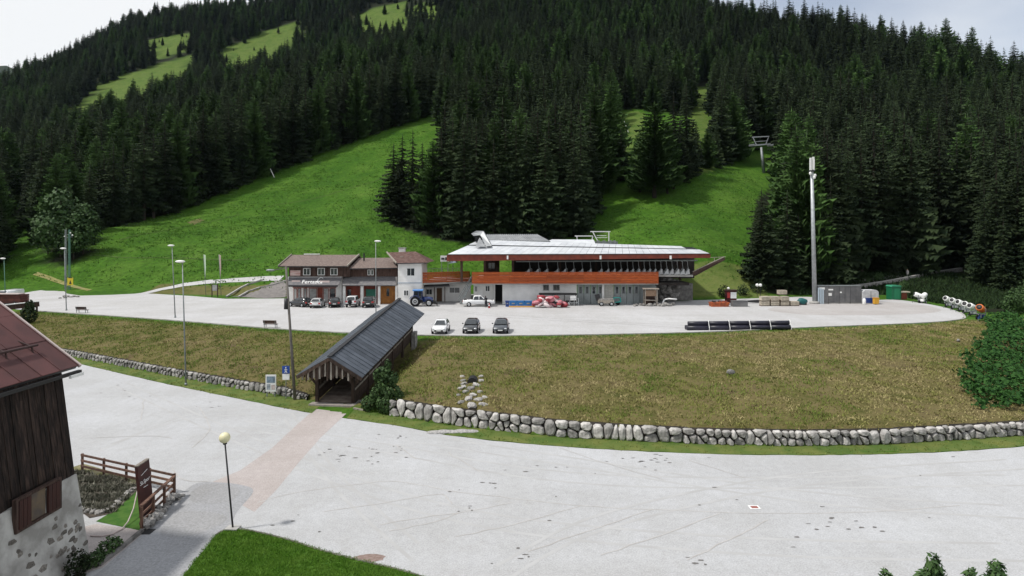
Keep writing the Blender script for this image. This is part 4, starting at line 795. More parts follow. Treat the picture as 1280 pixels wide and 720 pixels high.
MB().pbox(457.5, 470, 361.5, 371, YM + .14, -.05).build('notice_panel', flat('green_panel', (.03, .16, .11), .6), mw)
d = MB().pbox(475.5, 494, 357.5, 380.5, YM + .2, .1).build('door', M['door_orange'], mw)
for px in np.arange(476, 493.5, 2.0): MB().pbox(px, px + 1.85, 358, 380.3, YM + .196, -.05).build('door_board', M['door_orange'], d)
window(mw, 482.5, 487.5, 360, 371, YM + .13, 'door_orange', 'glass', 0)
# tower
YT = 100.4
tw = thing('stair_tower', 'white rendered stair tower with brown roof and chimney', 'building', (XX(512, YT), YT + 3, ZU))
MB().box(XX(497.5, YT), XX(527, YT), YT, YT + 6.5, ZU - .2, ZZ(328.5, YT)).build('wall', M['white_wall'], tw)
MB().pbox(497, 527.3, 353, 354.2, YT - .002, -.05).build('string_course', flat('blue_grey', (.35, .4, .46)), tw)
window(tw, 508, 519, 334.5, 345.5, YT, 'white', 'glass', 1, fr=.14); window(tw, 504.5, 511, 362.5, 370, YT, 'white', 'glass', 1)
mb = MB(); e0, e1 = PT(495.5, 329, YT - .9), PT(535.5, 328.2, YT - .9); r0, r1 = PT(483.5, 315.6, YT + 3.2), PT(519.5, 314.3, YT + 3.2); b0_, b1_ = Vector((e0.x, YT + 7.4, e0.z)), Vector((e1.x, YT + 7.4, e1.z))
mb.add([e0, e1, r1, r0, b1_, b0_], [(0, 1, 2, 3), (1, 4, 2), (3, 2, 4, 5), (0, 3, 5), (0, 5, 4, 1)]); rf = mb.build('roof', M['tower_roof'], tw)
MB().beam(e0 + Vector((0, -.03, .05)), r0 + Vector((0, -.03, .07)), .12, .26).build('bargeboard', M['grey_wood'], rf); MB().beam(e0 + Vector((0, -.06, -.06)), e1 + Vector((0, -.06, -.06)), .13, .14).build('gutter', M['dark_metal'], rf)
mb = MB(); mb.pbox(500, 504, 320.5, 321.6, YT + 1.2, .3); mb.pbox(506, 509, 322.3, 323.4, YT + .9, .3); mb.pbox(512, 514.5, 321, 322.2, YT + 1.1, .3); mb.build('snow_hook', M['grey_wood'], rf)
ch = MB().pbox(498.5, 506, 311, 318, YT + 3.4, .9).build('chimney', M['white_wall'], tw); MB().pbox(497.7, 506.8, 309.5, 310.9, YT + 3.3, 1.1).build('cap', M['concrete'], ch)
# ------------------------------------------------------------------ lift station
YS_ = 100.0
st = thing('lift_station', 'long chairlift station with silver roof over a red timber terrace', 'building', (XX(720, 104), 105, ZU))
def Q(px, py, Y): return PT(px, py, Y)
ZF = 6.45                                                     # terrace floor
xa, xb2 = XX(590, YS_), XX(823, YS_)
MB().box(xa, xb2, YS_ + .1, 121, ZF - .3, ZF).build('terrace_slab', M['concrete'], st)
# ground level walls below the terrace
wl = MB(); wl.box(XX(592, 102.6), XX(617.5, 102.6), 102.6, 103.0, ZU - .1, ZF - .3); wl.build('wall', M['white_wall'], st)
wl = MB(); wl.box(XX(628, 101.2), XX(721, 101.2), 101.2, 101.6, ZU - .1, ZF - .3); wl.build('wall', M['white_wall'], st)
wl = MB(); wl.box(XX(755.5, 101.4), XX(767, 101.4), 101.4, 101.8, ZU - .1, ZF - .3); wl.build('wall', mat('beige_wall', (.45, .44, .4)), st)
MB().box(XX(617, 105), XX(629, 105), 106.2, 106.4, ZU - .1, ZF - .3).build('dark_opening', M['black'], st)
MB().pbox(617.2, 619, 355, 380, 102.5, -.3).build('pillar', M['white_wall'], st); MB().pbox(752.6, 755.3, 355, 380.3, 101.0, .3).build('pillar', M['white_wall'], st)
for a, b, c, d_ in ((606.5, 612.5, 357, 364.5), (593.2, 597, 357.5, 365)): window(st, a, b, c, d_, 102.58, 'white', 'glass', 1)
for a, b in ((679, 686), (691.5, 699.5)): window(st, a, b, 356, 363, 101.18, 'grey_box', 'glass', 1)
MB().pbox(598.5, 603.5, 361, 380, 102.6, -.06).build('door', M['white'], st)
for set_, Yg in (((721.5, 729.8, 738.1, 746.4, 754.6), 101.3), ((767.2, 775.3, 783.4, 791.5, 799.6), 101.3)):
    for a, b in zip(set_[:-1], set_[1:]):
        d_ = MB().pbox(a + .25, b - .25, 354.5, 380.2, Yg, .12).build('garage_door', M['garage'], st); window(d_, a + 2.6, b - 2.6, 358.5, 366.5, Yg - .01, 'garage', 'glass', 0, 'door_window', .05) if False else None
        x0, x1 = XX(a + 2.7, Yg), XX(b - 2.7, Yg); MB().box(x0, x1, Yg - .03, Yg + .02, ZZ(366.8, Yg), ZZ(358.6, Yg)).build('door_window', M['glass'], d_)
MB().box(XX(799.6, 101.5), XX(823, 101.5) - .35, 101.6, 101.9, ZU - .1, ZF - .3).build('wall', M['garage'], st)
MB().box(xb2 - .3, xb2, 103.7, 112, ZU - .1, ZF - .3).build('wall', M['garage'], st)
# balustrades: individual boards
def balustrade(pa, pb, z0, z1, n=6, gap=.035, m='orange_wood'):
    pa, pb = Vector(pa), Vector(pb); hh = (z1 - z0) / n; L = (pb - pa).length; k = max(1, int(L / 6)); d = (pb - pa) / k
    for r in range(n):
        for j in range(k):
            a = pa + d * j; b = pa + d * (j + 1) - d.normalized() * .02; a = Vector((a.x, a.y, z0 + hh * (r + .5))); b = Vector((b.x, b.y, a.z)); MB().beam(a, b, .05, hh - gap).build('balustrade_board', M[m], st)
    for j in range(2 * k + 1):
        a = pa + d * j / 2 + Vector((0, .08, 0)); MB().box(a.x - .05, a.x + .05, a.y - .02, a.y + .07, z0, z1 + .02).build('balustrade_post', M['red_brown'], st)
    MB().beam(Vector((pa.x, pa.y, z1 + .04)), Vector((pb.x, pb.y, z1 + .04)), .16, .07).build('handrail', M[m], st)
zb0, zb1 = ZZ(354.5, YS_), ZZ(340.5, YS_)
balustrade((xa, YS_, 0), (xb2, YS_ , 0), zb0, zb1, 7)
balustrade((xb2, YS_, 0), (xb2, YS_ + 4, 0), zb0, zb1, 7)
# low terrace by the tower
pA, pB = PT(527.5, 353, 101.5), PT(587, 352, 105.5)
balustrade((pA.x, pA.y, 0), (pB.x, pB.y, 0), ZZ(353, 103), ZZ(340.5, 103), 6)
mb = MB(); z_ = ZZ(353, 103); mb.prism([(pA.x, pA.y, z_), (pB.x, pB.y, z_), (pB.x, 118, z_), (pA.x, 118, z_)], (0, 0, -.3)); mb.build('terrace_slab', M['concrete'], st)
MB().box(pA.x, XX(588.5, 106), 106.0, 106.4, ZU - .1, z_ - .3).build('wall', M['white_wall'], st)
mb = MB(); slab(mb, [PT(524.5, 359, 102.3), PT(562.5, 357.5, 103.8), PT(560, 352.8, 106), PT(527, 353.3, 104.8)], .12); mb.build('lean_to_roof', M['slate'], st)
MB().pbox(546, 552.5, 360, 377, 106, -.06).build('door', mat('brown_door', (.12, .07, .04)), st)
for a, b, c, d_ in ((532.5, 540.5, 361, 368.5), (561.5, 575, 359, 366.5)): window(st, a, b, c, d_, 105.98, 'white', 'glass', 1)
for px in (556, 543): MB().tube(PT(px, 358.5, 103.4), PT(px, 378, 103.4), .07).build('post', M['dark_wood'], st)
# stair up to the terrace
sa, sb = PT(573.5, 378.5, 102.6), PT(591, 342, 101.2); sa = PT(576, 379.5, 102.2); n = 14; dx = (xa - .2 - sa.x) / n
for k in range(n): z = ZU + (ZF - ZU) * (k + 1) / n; MB().box(sa.x + dx * k, sa.x + dx * (k + 1) + .05, 101.1, 102.5, z - .08, z).build('stair_tread', M['concrete'], st)
for yy in (101.0, 102.55):
    mb = MB(); mb.beam((sa.x, yy, ZU + .1), (xa - .1, yy, ZF), .08, .3); mb.beam((sa.x - .3, yy, ZU + 1.15), (xa - .1, yy, ZF + 1.15), .07, .07); mb.beam((sa.x - .3, yy, ZU + .75), (xa - .1, yy, ZF + .75), .05, .05)
    for k in range(6): f = k / 5; mb.beam((sa.x + (xa - .1 - sa.x) * f, yy, ZU + (ZF - ZU) * f), (sa.x + (xa - .1 - sa.x) * f, yy, ZU + (ZF - ZU) * f + 1.15), .05)
    mb.build('stair_rail', M['galv'], st)
# columns and the dark hall under the roof
for px, Y in ((577, 101.8), (606, 101.8), (622, 107), (641, 101.8), (700, 107), (745, 107), (800, 107), (850, 107)):
    MB().box(XX(px, Y) - .2, XX(px, Y) + .2, Y - .2, Y + .2, ZF, 10.9).build('column', M['dark_wood'], st)
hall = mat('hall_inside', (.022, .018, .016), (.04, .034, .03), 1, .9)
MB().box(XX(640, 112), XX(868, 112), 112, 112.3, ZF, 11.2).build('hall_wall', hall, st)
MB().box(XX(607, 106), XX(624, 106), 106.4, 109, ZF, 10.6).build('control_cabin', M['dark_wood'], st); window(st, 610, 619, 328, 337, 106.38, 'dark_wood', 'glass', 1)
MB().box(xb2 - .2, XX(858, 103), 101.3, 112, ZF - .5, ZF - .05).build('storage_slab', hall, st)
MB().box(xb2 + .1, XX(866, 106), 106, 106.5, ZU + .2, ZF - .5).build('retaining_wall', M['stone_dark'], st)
# roof
eL, eR = PT(558.5, 318.5, 98.5), PT(888, 317.5, 98.5); zL, zR = eL.z, eR.z
rl, rr_ = PT(600, 300.5, 107), PT(866, 309.0, 107)
def roofp(u, v): return eL.lerp(eR, u).lerp(rl.lerp(rr_, u), v)
rt = MB()
for k in range(24): slab(rt, [roofp(k / 24, 0) - Vector((0, 0, .1)), roofp((k + 1) / 24, 0) - Vector((0, 0, .1)), roofp((k + 1) / 24, 1) - Vector((0, 0, .1)), roofp(k / 24, 1) - Vector((0, 0, .1))], .15)
rb = [Vector((rl.x, 122, rl.z - 1.6)), Vector((rr_.x, 122, rr_.z - 1.6))]; slab(rt, [rl, rr_, rb[1], rb[0]], .2)
slab(rt, [eL, rl, rb[0], Vector((eL.x + .6, 116, eL.z))], .15); slab(rt, [rr_, eR, Vector((eR.x, 116, eR.z)), rb[1]], .15)
roof = rt.build('roof', M['bridge_roof_dark'], st)
np_ = 36
for k in range(np_):
    for v0, v1, lift in ((.015, .60, .05), (.64, .985, .14)):
        if v0 > .5 and (k + 1) / np_ > .97: continue
        q = [roofp((k + .02) / np_, v0), roofp((k + .98) / np_, v0), roofp((k + .98) / np_, v1), roofp((k + .02) / np_, v1)]; mb = MB(); mb.prism([p + Vector((0, 0, lift)) for p in q], (0, 0, -.035)); mb.build('roof_panel', M['metal_roof'], roof)
mb = MB(); h0, h1 = 1.05, .62; mb.prism([eL + Vector((0, -.03, -.03)), eR + Vector((0, -.03, -.03)), eR + Vector((0, -.03, -h1)), eL + Vector((0, -.03, -h0))], (0, .25, 0)); mb.prism([eL + Vector((0, .22, -.03)), eL + Vector((0, .22, -h0)), Vector((eL.x + .6, 116, eL.z - h0)), Vector((eL.x + .6, 116, eL.z - .03))], (.2, 0, 0)); mb.prism([eR + Vector((-.2, .22, -.03)), eR + Vector((-.2, .22, -h1)), Vector((eR.x - .2, 116, eR.z - h1)), Vector((eR.x - .2, 116, eR.z - .03))], (.2, 0, 0)); mb.build('fascia', M['red_brown'], st)
MB().beam(eL + Vector((0, -.1, .03)), eR + Vector((0, -.1, .03)), .16, .12).build('gutter', M['dark_metal'], roof)
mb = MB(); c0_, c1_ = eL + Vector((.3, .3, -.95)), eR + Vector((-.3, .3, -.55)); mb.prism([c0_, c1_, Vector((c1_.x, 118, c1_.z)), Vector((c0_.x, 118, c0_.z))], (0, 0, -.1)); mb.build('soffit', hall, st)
for px in (634.5, 750.5, 838): MB().pbox(px - 1, px + 1, 319.5, 324, 98.25, -.3).build('floodlight', M['lamp_white'], st)
# ribbed monitor roofs and the slanted exhaust duct on top
mb = MB(); m0, m1 = PT(604, 300.2, 107.2), PT(688, 301.5, 107.2); m2, m3 = PT(672, 293.2, 111.5), PT(606, 293.2, 111.5); slab(mb, [m0, m1, m2, m3], .25); rm = mb.build('monitor_roof', M['rib_roof'], st)
for k in range(26):
    u = (k + .5) / 26; a, b = m0.lerp(m1, u), m3.lerp(m2, u); MB().beam(a + Vector((0, 0, .05)), b + Vector((0, 0, .05)), .09, .1).build('rib', M['rib_roof'], rm)
mb = MB(); m0, m1 = PT(676, 304.2, 107.3), PT(745, 306, 107.3); m2, m3 = PT(742, 299.5, 111), PT(690, 299.2, 111); slab(mb, [m0, m1, m2, m3], .25); mb.build('monitor_roof', M['metal_roof'], st)
mb = MB(); mb.prism([PT(589, 292, 104.5), PT(594, 289, 104.5), PT(604, 289.2, 104.5), PT(614.5, 307.5, 102.0), PT(607.5, 308, 102.0), PT(600.5, 294, 104.2), PT(592, 295, 104.4)], (0, 2.6, .1)); mb.build('exhaust_duct', M['rib_roof'], st)
MB().box(XX(594, 106), XX(601, 106), 105, 107, ZZ(301, 106), ZZ(295, 106)).build('exhaust_base', M['black'], st)
mb = MB(); mb.prism([PT(594.5, 308.2, 101.8), PT(606.5, 308.4, 101.8), PT(599.5, 297.5, 104.3)], (0, .12, .12)); mb.build('roof_dormer', M['rib_roof'], st)
# drive frame on the roof
fr = thing('lift_drive_frame', 'white steel frame of the lift line standing above the station roof', 'lift frame', PT(752, 303, 112)); W_ = M['white']; Yf = 112
def fb(a, b, w=.16, nm='frame_bar'): MB().beam(PT(a[0], a[1], Yf), PT(b[0], b[1], Yf), w).build(nm, W_, fr)
fb((738, 289.5), (763, 289.5)); fb((741, 290), (748, 303)); fb((761, 290), (761, 303)); fb((744, 297), (759, 297), .1); fb((746, 294.5), (758, 294.5), .1); fb((718.5, 295), (741, 295)); fb((721, 295.5), (722, 304)); fb((741, 295), (739, 304)); 
mb = MB(); 
for px in (742, 748, 755, 763, 768): mb.tube(PT(px, 302.5, Yf - .3), PT(px, 302.5, Yf + .3), .35, .35, 10)
mb.beam(PT(738, 303.5, Yf), PT(772, 303.5, Yf), .3, .5); mb.build('sheave_train', M['galv'], fr)
# handrail wing at the right end
wg = thing('stair_wing_wall', 'dark sloping wing wall with handrail at the station end', 'wall', PT(885, 344, 104))
mb = MB(); mb.prism([PT(864, 345.5, 102), PT(870, 344.5, 102), PT(907, 324.5, 108), PT(905, 321.8, 108), PT(888, 330, 105), PT(866, 340.5, 102)], (0, .4, 0)); mb.build('wing', M['dark_wood'], wg)
mb = MB(); mb.beam(PT(866, 339.5, 102), PT(905, 321, 108), .12, .1); mb.beam(PT(887, 322, 108), PT(907, 321, 108), .1, .1); mb.beam(PT(893, 321.5, 108), PT(893, 328, 108), .1); mb.build('handrail', M['grey_wood'], wg)
mb = MB(); mb.beam(PT(823, 344.5, 101.3), PT(866, 344.8, 101.8), .25, .35); tag(mb.build('storage_kerb', M['concrete']), 'pale concrete edge beneath the parked chairs right of the terrace', 'kerb')
# parked chairs
def make_chair():
    t = thing('lift_chair', 'grey chairlift chair parked in the row under the station roof', 'lift chair', (0, 0, 0), 0, 'parked lift chairs')
    mb = MB(); mb.tube((0, 0, 2.45), (0, 0, 1.9), .035, .035, 6).tube((0, 0, 1.9), (.12, -.1, .9), .035, .035, 6).tube((0, 0, 2.45), (-.25, 0, 2.5), .05, .05, 6); mb.build('hanger', M['chair_grey'], t, local=True)
    mb = MB(); mb.box(-.55, -.02, -1.0, 1.0, .38, .47); mb.build('seat', M['chair_grey'], t, local=True)
    mb = MB(); mb.beam((-.02, 0, .42), (.22, 0, 1.15), 2.0, .06, (1, 0, 0)); mb.v = []; mb.f = []
    mb.prism([(-.04, -1.0, .42), (.2, -1.0, 1.1), (.2, 1.0, 1.1), (-.04, 1.0, .42)], (.06, 0, -.02)); mb.build('backrest', M['chair_grey'], t, local=True)
    mb = MB()
    for s in (-1, 1): mb.path([Vector((.12, s * .95, .95)), Vector((-.5, s * .95, .75)), Vector((-.72, s * .95, .1))], .035, 5)
    mb.tube((-.72, -.95, .1), (-.72, .95, .1), .035, .035, 5); mb.build('safety_bar', M['steel'], t, local=True)
    mb = MB()
    for s in (-1, 1): mb.tube((.12, s * .5, .95), (.05, 0, 1.85), .04, .04, 5)
    mb.build('frame', M['steel'], t, local=True)
    for s in (-1, 1): MB().prism([(-.62, s * .98, .22), (.3, s * .98, .36), (.16, s * .98, 1.22), (.02, s * .98, 1.2)], (0, s * .04, 0)).build('side_panel', M['chair_grey'], t, local=True)
    return t
lc = make_chair(); pos = [662, 673, 683.5, 697, 707, 717, 727.5, 738, 751.5, 760, 768, 776, 784, 791, 798, 805, 812, 819, 826, 833, 840, 846.5, 853, 859.5]
for i, px in enumerate(pos):
    if i == 0: o = lc
    else:
        o = lc.copy(); col.objects.link(o)
        for chd in lc.children: c = chd.copy(); col.objects.link(c); c.parent = o
    o.location = (XX(px, 102.6), 102.6, 7.45); o.rotation_euler = (0, 0, R(-10) + random.uniform(-.06, .06)); o.scale = (1, 1, 1)
    if px > 823: tag(o, 'grey chairlift chair parked beyond the red terrace, above the rubble bank', 'lift chair', 'parked lift chairs beyond the terrace')
    else: tag(o, 'grey chairlift chair parked behind the red terrace balustrade', 'lift chair', 'parked lift chairs behind the terrace')
MB().beam(PT(645, 327, 102.6) , PT(872, 325.5, 102.6), .15, .2).build('chair_rail', M['galv'], st)
# sign board and people-free terrace details
sg = thing('direction_board', 'white sign board with dark marks standing above the small terrace', 'sign', PT(556, 345, 108))
MB().pbox(550.5, 561.5, 319.5, 327, 108, .12).build('board', M['white'], sg); MB().pbox(551.5, 555.5, 322.2, 324.6, 107.98, -.03).build('mark', M['dark_metal'], sg); MB().pbox(556.5, 560.8, 321.5, 325.2, 107.98, -.03).build('mark', M['dark_metal'], sg)
mb = MB(); 
for px in (552, 560): mb.beam(PT(px, 327, 108.06), PT(px, 347, 108.06), .1)
mb.build('post', M['galv'], sg)
t = thing('sun_umbrella', 'folded grey blue parasol beside the white sign board', 'parasol', PT(566, 350, 108.5)); MB().tube(PT(566, 350, 108.5), PT(566, 325, 108.5), .04).build('pole', M['galv'], t, local=False); MB().prism([PT(560.5, 329.5, 108), PT(572, 328, 108), PT(569, 325.6, 108.4), PT(564, 326, 108.4)], (0, 1.2, 0)).build('canopy', flat('blue_grey_cloth', (.16, .2, .26)), t)
t = thing('railing', 'thin grey railing on the grass behind the small terrace', 'railing', PT(548, 345, 112)); mb = MB(); mb.beam(PT(528, 336, 110), PT(575, 335, 114), .06)
for k in range(16): px = 528 + 47 * k / 15; mb.beam(PT(px, 336 - k / 15, 110 + 4 * k / 15), PT(px, 344.5, 110 + 4 * k / 15), .05)
mb.build('bars', M['galv'], t)
# ------------------------------------------------------------------ covered bridge
br = thing('covered_bridge', 'dark timber covered footbridge with grey boarded roof', 'covered bridge', BR0)
D = (BR1 - BR0); L = D.length; dh = D.normalized(); sd_v = Vector((dh.y, -dh.x, 0)).normalized(); upv = Vector((0, 0, 1))
def B(s, x, z): return BR0 + dh * s + sd_v * x + upv * z          # along, across (right +), up from the sloping floor
HW, EA, RI, OV = 1.55, 2.5, 4.05, 2.75                           # post half-width, eave height, ridge height, eave half-width
mb = MB(); mb.prism([B(0, -HW, 0), B(0, HW, 0), B(L, HW, 0), B(L, -HW, 0)], (0, 0, -.22)); mb.build('deck', M['bridge_wood'], br)
fl = mat('deck_board', (.16, .125, .10), (.23, .19, .16), 2, .9, .3, rand=.25)
for k in range(40): s = .05 + k * (L - .1) / 40; mb = MB(); mb.prism([B(s, -HW + .1, .045), B(s + L / 40 - .03, -HW + .1, .045), B(s + L / 40 - .03, HW - .1, .045), B(s, HW - .1, .045)], (0, 0, -.04)); mb.build('deck_board', fl, br)
S0, S1 = -1.15, L + .7; npan = 31
for sd in (-1, 1):
    mb = MB(); slab(mb, [B(S0, sd * OV, EA), B(S1, sd * OV, EA), B(S1, 0, RI), B(S0, 0, RI)], .12); rf = mb.build('roof', M['bridge_roof_dark'], br)
    for k in range(npan):
        a = S0 + (S1 - S0) * k / npan; b = S0 + (S1 - S0) * (k + 1) / npan - .085; o1 = .05 + .018 * (k % 3 == 1)
        mb = MB(); mb.prism([B(a, sd * (OV + .05), EA - .03 + o1), B(b, sd * (OV + .05), EA - .03 + o1), B(b, 0, RI + o1), B(a, 0, RI + o1)], (0, 0, .055)); mb.build('roof_panel', M['bridge_roof'], rf)
MB().beam(B(S0, 0, RI + .13), B(S1, 0, RI + .13), .35, .07).build('ridge_cap', M['bridge_roof_dark'], br)
for s in [0, L * .2, L * .4, L * .6, L * .8, L]:
    for sd in (-1, 1):
        p = B(s, sd * HW, 0); MB().beam(p - upv * .9, B(s, sd * HW, EA + .55), .26).build('post', M['bridge_wood'], br)
        MB().beam(B(s, sd * HW, 1.35), B(s, sd * (OV - .25), EA - .02), .14).build('brace', M['bridge_wood'], br)
    MB().beam(B(s, -HW, EA - .02), B(s, HW, EA - .02), .2, .22).build('tie_beam', M['bridge_wood'], br)
for sd in (-1, 1):
    MB().beam(B(S0 + .1, sd * HW, EA + .5), B(S1 - .1, sd * HW, EA + .5), .2, .22).build('plate_beam', M['bridge_wood'], br)
    MB().beam(B(0, sd * (HW + .02), 1.05), B(L, sd * (HW + .02), 1.05), .18, .16).build('handrail', M['grey_wood'], br)
    for r in range(5): z = .14 + r * .19; MB().beam(B(.1, sd * (HW + .01), z), B(L - .1, sd * (HW + .01), z), .05, .165).build('side_board', M['bridge_wood'], br)
    for k in range(24): s = .4 + k * (L - .6) / 24; MB().beam(B(s, sd * (HW + .06), 1.0), B(s, sd * (HW + .06), EA + .4), .05, .56, dh).build('side_slat', M['bridge_wood'], br)
# ragged gable boards at the near end
rr = random.Random(3)
for s_end in (S0 + .18, S1 - .18):
    for k in range(30):
        x = -2.35 + k * 4.7 / 29; top = RI - .12 - abs(x) / OV * (RI - EA); bot = EA + rr.uniform(-.42, .12) - .05
        MB().beam(B(s_end + rr.uniform(-.02, .02), x, bot), B(s_end, x, top), .12 + rr.uniform(-.02, .03), .05).build('gable_board', M['grey_wood'] if k % 3 == 0 else M['bridge_wood'], br)
for sd in (-1, 1): MB().beam(B(S0, 0, RI - .08), B(S0, sd * OV, EA - .1), .08, .26).build('bargeboard', M['bridge_wood'], br)
MB().prism([B(0, -HW - .25, -.95), B(0, HW + .25, -.95), B(1.2, HW + .25, -.95), B(1.2, -HW - .25, -.95)], (0, 0, .72)).build('abutment', M['stone_dark'], br)
for sd in (-1, 1): MB().prism([B(L - .4, sd * (HW + .1), -2.2), B(L + .5, sd * (HW + .1), -2.2), B(L + .5, sd * (HW + .5), -2.2), B(L - .4, sd * (HW + .5), -2.2)], (0, 0, 2.9)).build('abutment', M['stone_dark'], br)
MB().prism([B(-.1, -HW - .35, -.12), B(-.1, HW + .35, -.12), B(-.85, HW + .45, -.0), B(-.85, -HW - .35, -.0)], (0, 0, .14)).build('step', mat('step_stone', (.30, .265, .24), (.22, .2, .185), 2, .9, .4), br)
p = PL(449, 513); MB().beam((p.x - .5, p.y + .2, .12), (p.x + .6, p.y - .3, .06), .16, .12).build('loose_plank', M['grey_wood'], None)
tag(bpy.context.scene.objects['loose_plank'], 'pale plank lying beside the bridge step', 'plank')
# ------------------------------------------------------------------ signs beside the bridge
p = PL(339, 496.5); t = thing('info_board', 'white information board with photographs on two legs', 'sign', (p.x, p.y, 0)); Y = p.y
g0 = .0; mb = MB(); mb.pbox(333, 334.2, 469, 497, Y + .05, .08); mb.pbox(342.8, 344, 469, 497, Y + .05, .08); mb.build('leg', M['galv'], t)
MB().pbox(332, 345, 468.5, 489.5, Y, .05).build('panel', M['white'], t)
for a, b, c, d_, cc in ((333.3, 343.8, 470.5, 478.5, (.12, .16, .2)), (333.3, 338, 480, 487, (.2, .22, .25)), (339.2, 343.8, 481, 487, (.3, .25, .24))): MB().pbox(a, b, c, d_, Y - .002, -.01).build('picture', mat('picture', cc, tuple(x * 1.9 for x in cc), 3), t)
p = PL(357.5, 499); Y = p.y; t = thing('pedestrian_sign', 'blue pedestrian sign with white plate below on a thin post', 'road sign', (p.x, p.y, 0))
MB().tube((p.x, Y, -.1), (p.x, Y, ZZ(456, Y)), .035).build('post', M['galv'], t)
MB().pbox(352.7, 362, 457.5, 467, Y - .05, .03).build('panel', flat('sign_blue', (.012, .06, .30), .5), t); MB().pbox(353, 361.7, 467.6, 474.8, Y - .05, .03).build('sub_plate', M['white'], t)
mb = MB(); c = PT(357.4, 459.6, Y - .06); mb.ball(c, .055, 1); k_ = Y / FL
for a, b in (((357.4, 460.4), (357.3, 463.2)), ((357.3, 463.2), (356, 466)), ((357.3, 463.2), (358.8, 466)), ((357.4, 461), (355.6, 462.6)), ((357.4, 461), (359, 462.6))): mb.beam(PT(*a, Y - .06), PT(*b, Y - .06), .05)
mb.build('walker_symbol', M['white'], t)
# ------------------------------------------------------------------ barn
BX, BY = -18.35, 25.6
bn = thing('barn', 'old barn with rust red metal roof, dark plank walls and stone base', 'barn', (BX - 6, 18, 0))
ZS = 3.66; Y0_, Y1_ = 6.0, BY
def wx(z): return -17.75 - .17 * z * (1 - .02 * z)                     # wall leans back slightly as it rises
mb = MB(); mb.prism([(wx(0), Y1_, 0), (wx(ZS), Y1_, ZS), (-30, Y1_, ZS), (-30.6, Y1_, 0)], (0, -(Y1_ - Y0_), 0)); stn = mb.build('stone_base', M['plaster_old'], bn)
rr = random.Random(8); SB = [rock_mesh(80 + i, M['stone_brown'], 1, .2) for i in range(5)]
for k in range(120):
    z = rr.uniform(.1, 2.5) ** 1.0; yy = rr.uniform(17.5, BY - .1)
    if z > 1.7 and rr.random() < .6: continue
    sz = rr.uniform(.08, .2); link('stone', rr.choice(SB), stn, Vector((wx(z) - .02, yy, z)) - OFF[bn.name], Euler((rr.uniform(0, 3), rr.uniform(0, .3), 0)), (.045, sz * 1.3, sz))
ZE = 7.95
mb = MB(); mb.prism([(wx(ZS) - .12, Y1_ - .06, ZS + .002), (wx(ZE) - .1, Y1_ - .06, ZE + .25), (-25, Y1_ - .06, 12.6), (-30, Y1_ - .06, ZE), (-30, Y1_ - .06, ZS + .002)], (0, -(Y1_ - Y0_ - .1), 0)); wd = mb.build('timber_wall', M['barn_wood'], bn)
yy = Y0_ + 4
while yy < BY - .05:
    w_ = rr.uniform(.17, .27); w_ = min(w_, BY + .02 - yy); zb = ZS - rr.uniform(-.02, .12); t_ = rr.uniform(.03, .075)
    if 22.2 < yy + w_ / 2 < 24.45: zb = 3.98
    xl = lambda z, o: wx(z) - .12 + o
    MB().add([(xl(zb, t_), yy, zb), (xl(zb, t_), yy + w_ - .018, zb), (xl(ZE, t_), yy + w_ - .018, ZE + .1), (xl(ZE, t_), yy, ZE + .1), (xl(zb, -.01), yy, zb), (xl(zb, -.01), yy + w_ - .018, zb), (xl(ZE, -.01), yy + w_ - .018, ZE + .1), (xl(ZE, -.01), yy, ZE + .1)], [(0, 1, 2, 3), (7, 6, 5, 4), (0, 4, 5, 1), (1, 5, 6, 2), (2, 6, 7, 3), (3, 7, 4, 0)]).build('plank', M['barn_wood'], wd); yy += w_
# window with shutters
wn = MB(); xw = wx(2.74) + .03
wn.box(xw - .1, xw + .06, 22.2, 24.45, 2.74, 2.84); wn.box(xw - .1, xw + .06, 22.2, 24.45, 3.9, 3.99); wn.box(xw - .1, xw + .06, 22.2, 22.3, 2.84, 3.9); wn.box(xw - .1, xw + .06, 24.35, 24.45, 2.84, 3.9); wo_ = wn.build('window', M['dark_wood'], bn)
MB().box(xw - .06, xw + .0, 22.98, 23.66, 2.86, 3.88).build('pane', mat('old_pane', (.11, .075, .04), (.06, .045, .035), 2, .3), wo_)
sh_m = mat('shutter', (.05, .018, .014), (.032, .013, .011), 2, .7, .3, stretch=(4, 4, .5))
for a, b in ((22.32, 22.9), (23.74, 24.33)):
    for k in range(3): y0 = a + (b - a) * k / 3; MB().box(xw - .02, xw + .075, y0 + .01, y0 + (b - a) / 3 - .01, 2.85, 3.89).build('shutter_board', sh_m, wo_)
# roof panels
def rp_(u, y, o=0): return Vector((-18.75 - u, y, 8.08 + u * .775 + o))      # u: distance up-slope in plan
mb = MB(); slab(mb, [rp_(0, 5.4), rp_(0, 26.25), rp_(6.7, 26.25), rp_(6.7, 5.4)], .16); slab(mb, [rp_(6.7, 5.4), rp_(6.7, 26.25), Vector((-31.9, 26.25, 8.08)), Vector((-31.9, 5.4, 8.08))], .16); rf = mb.build('roof', M['dark_metal'], bn)
ys_ = np.arange(26.22, 5.4, -1.02)
for i, y in enumerate(ys_[:-1]):
    for j, (u0, u1) in enumerate(((-.06, 1.35), (1.33, 2.75), (2.73, 4.2), (4.18, 5.6), (5.58, 6.75))):
        sh = .0; o = .03 + .03 * (4 - j) * .25
        mb = MB(); mb.prism([rp_(u0, y - .015, .04 + .012 * (j % 2)), rp_(u1, y - .015, .02 + .012 * (j % 2)), rp_(u1, y - 1.0, .02 + .012 * (j % 2)), rp_(u0, y - 1.0, .04 + .012 * (j % 2))], (0, 0, .03)); mb.beam(rp_(u0, y - .03, .075), rp_(u1, y - .03, .06), .045, .05); mb.build('roof_panel', M['barn_roof'], rf)
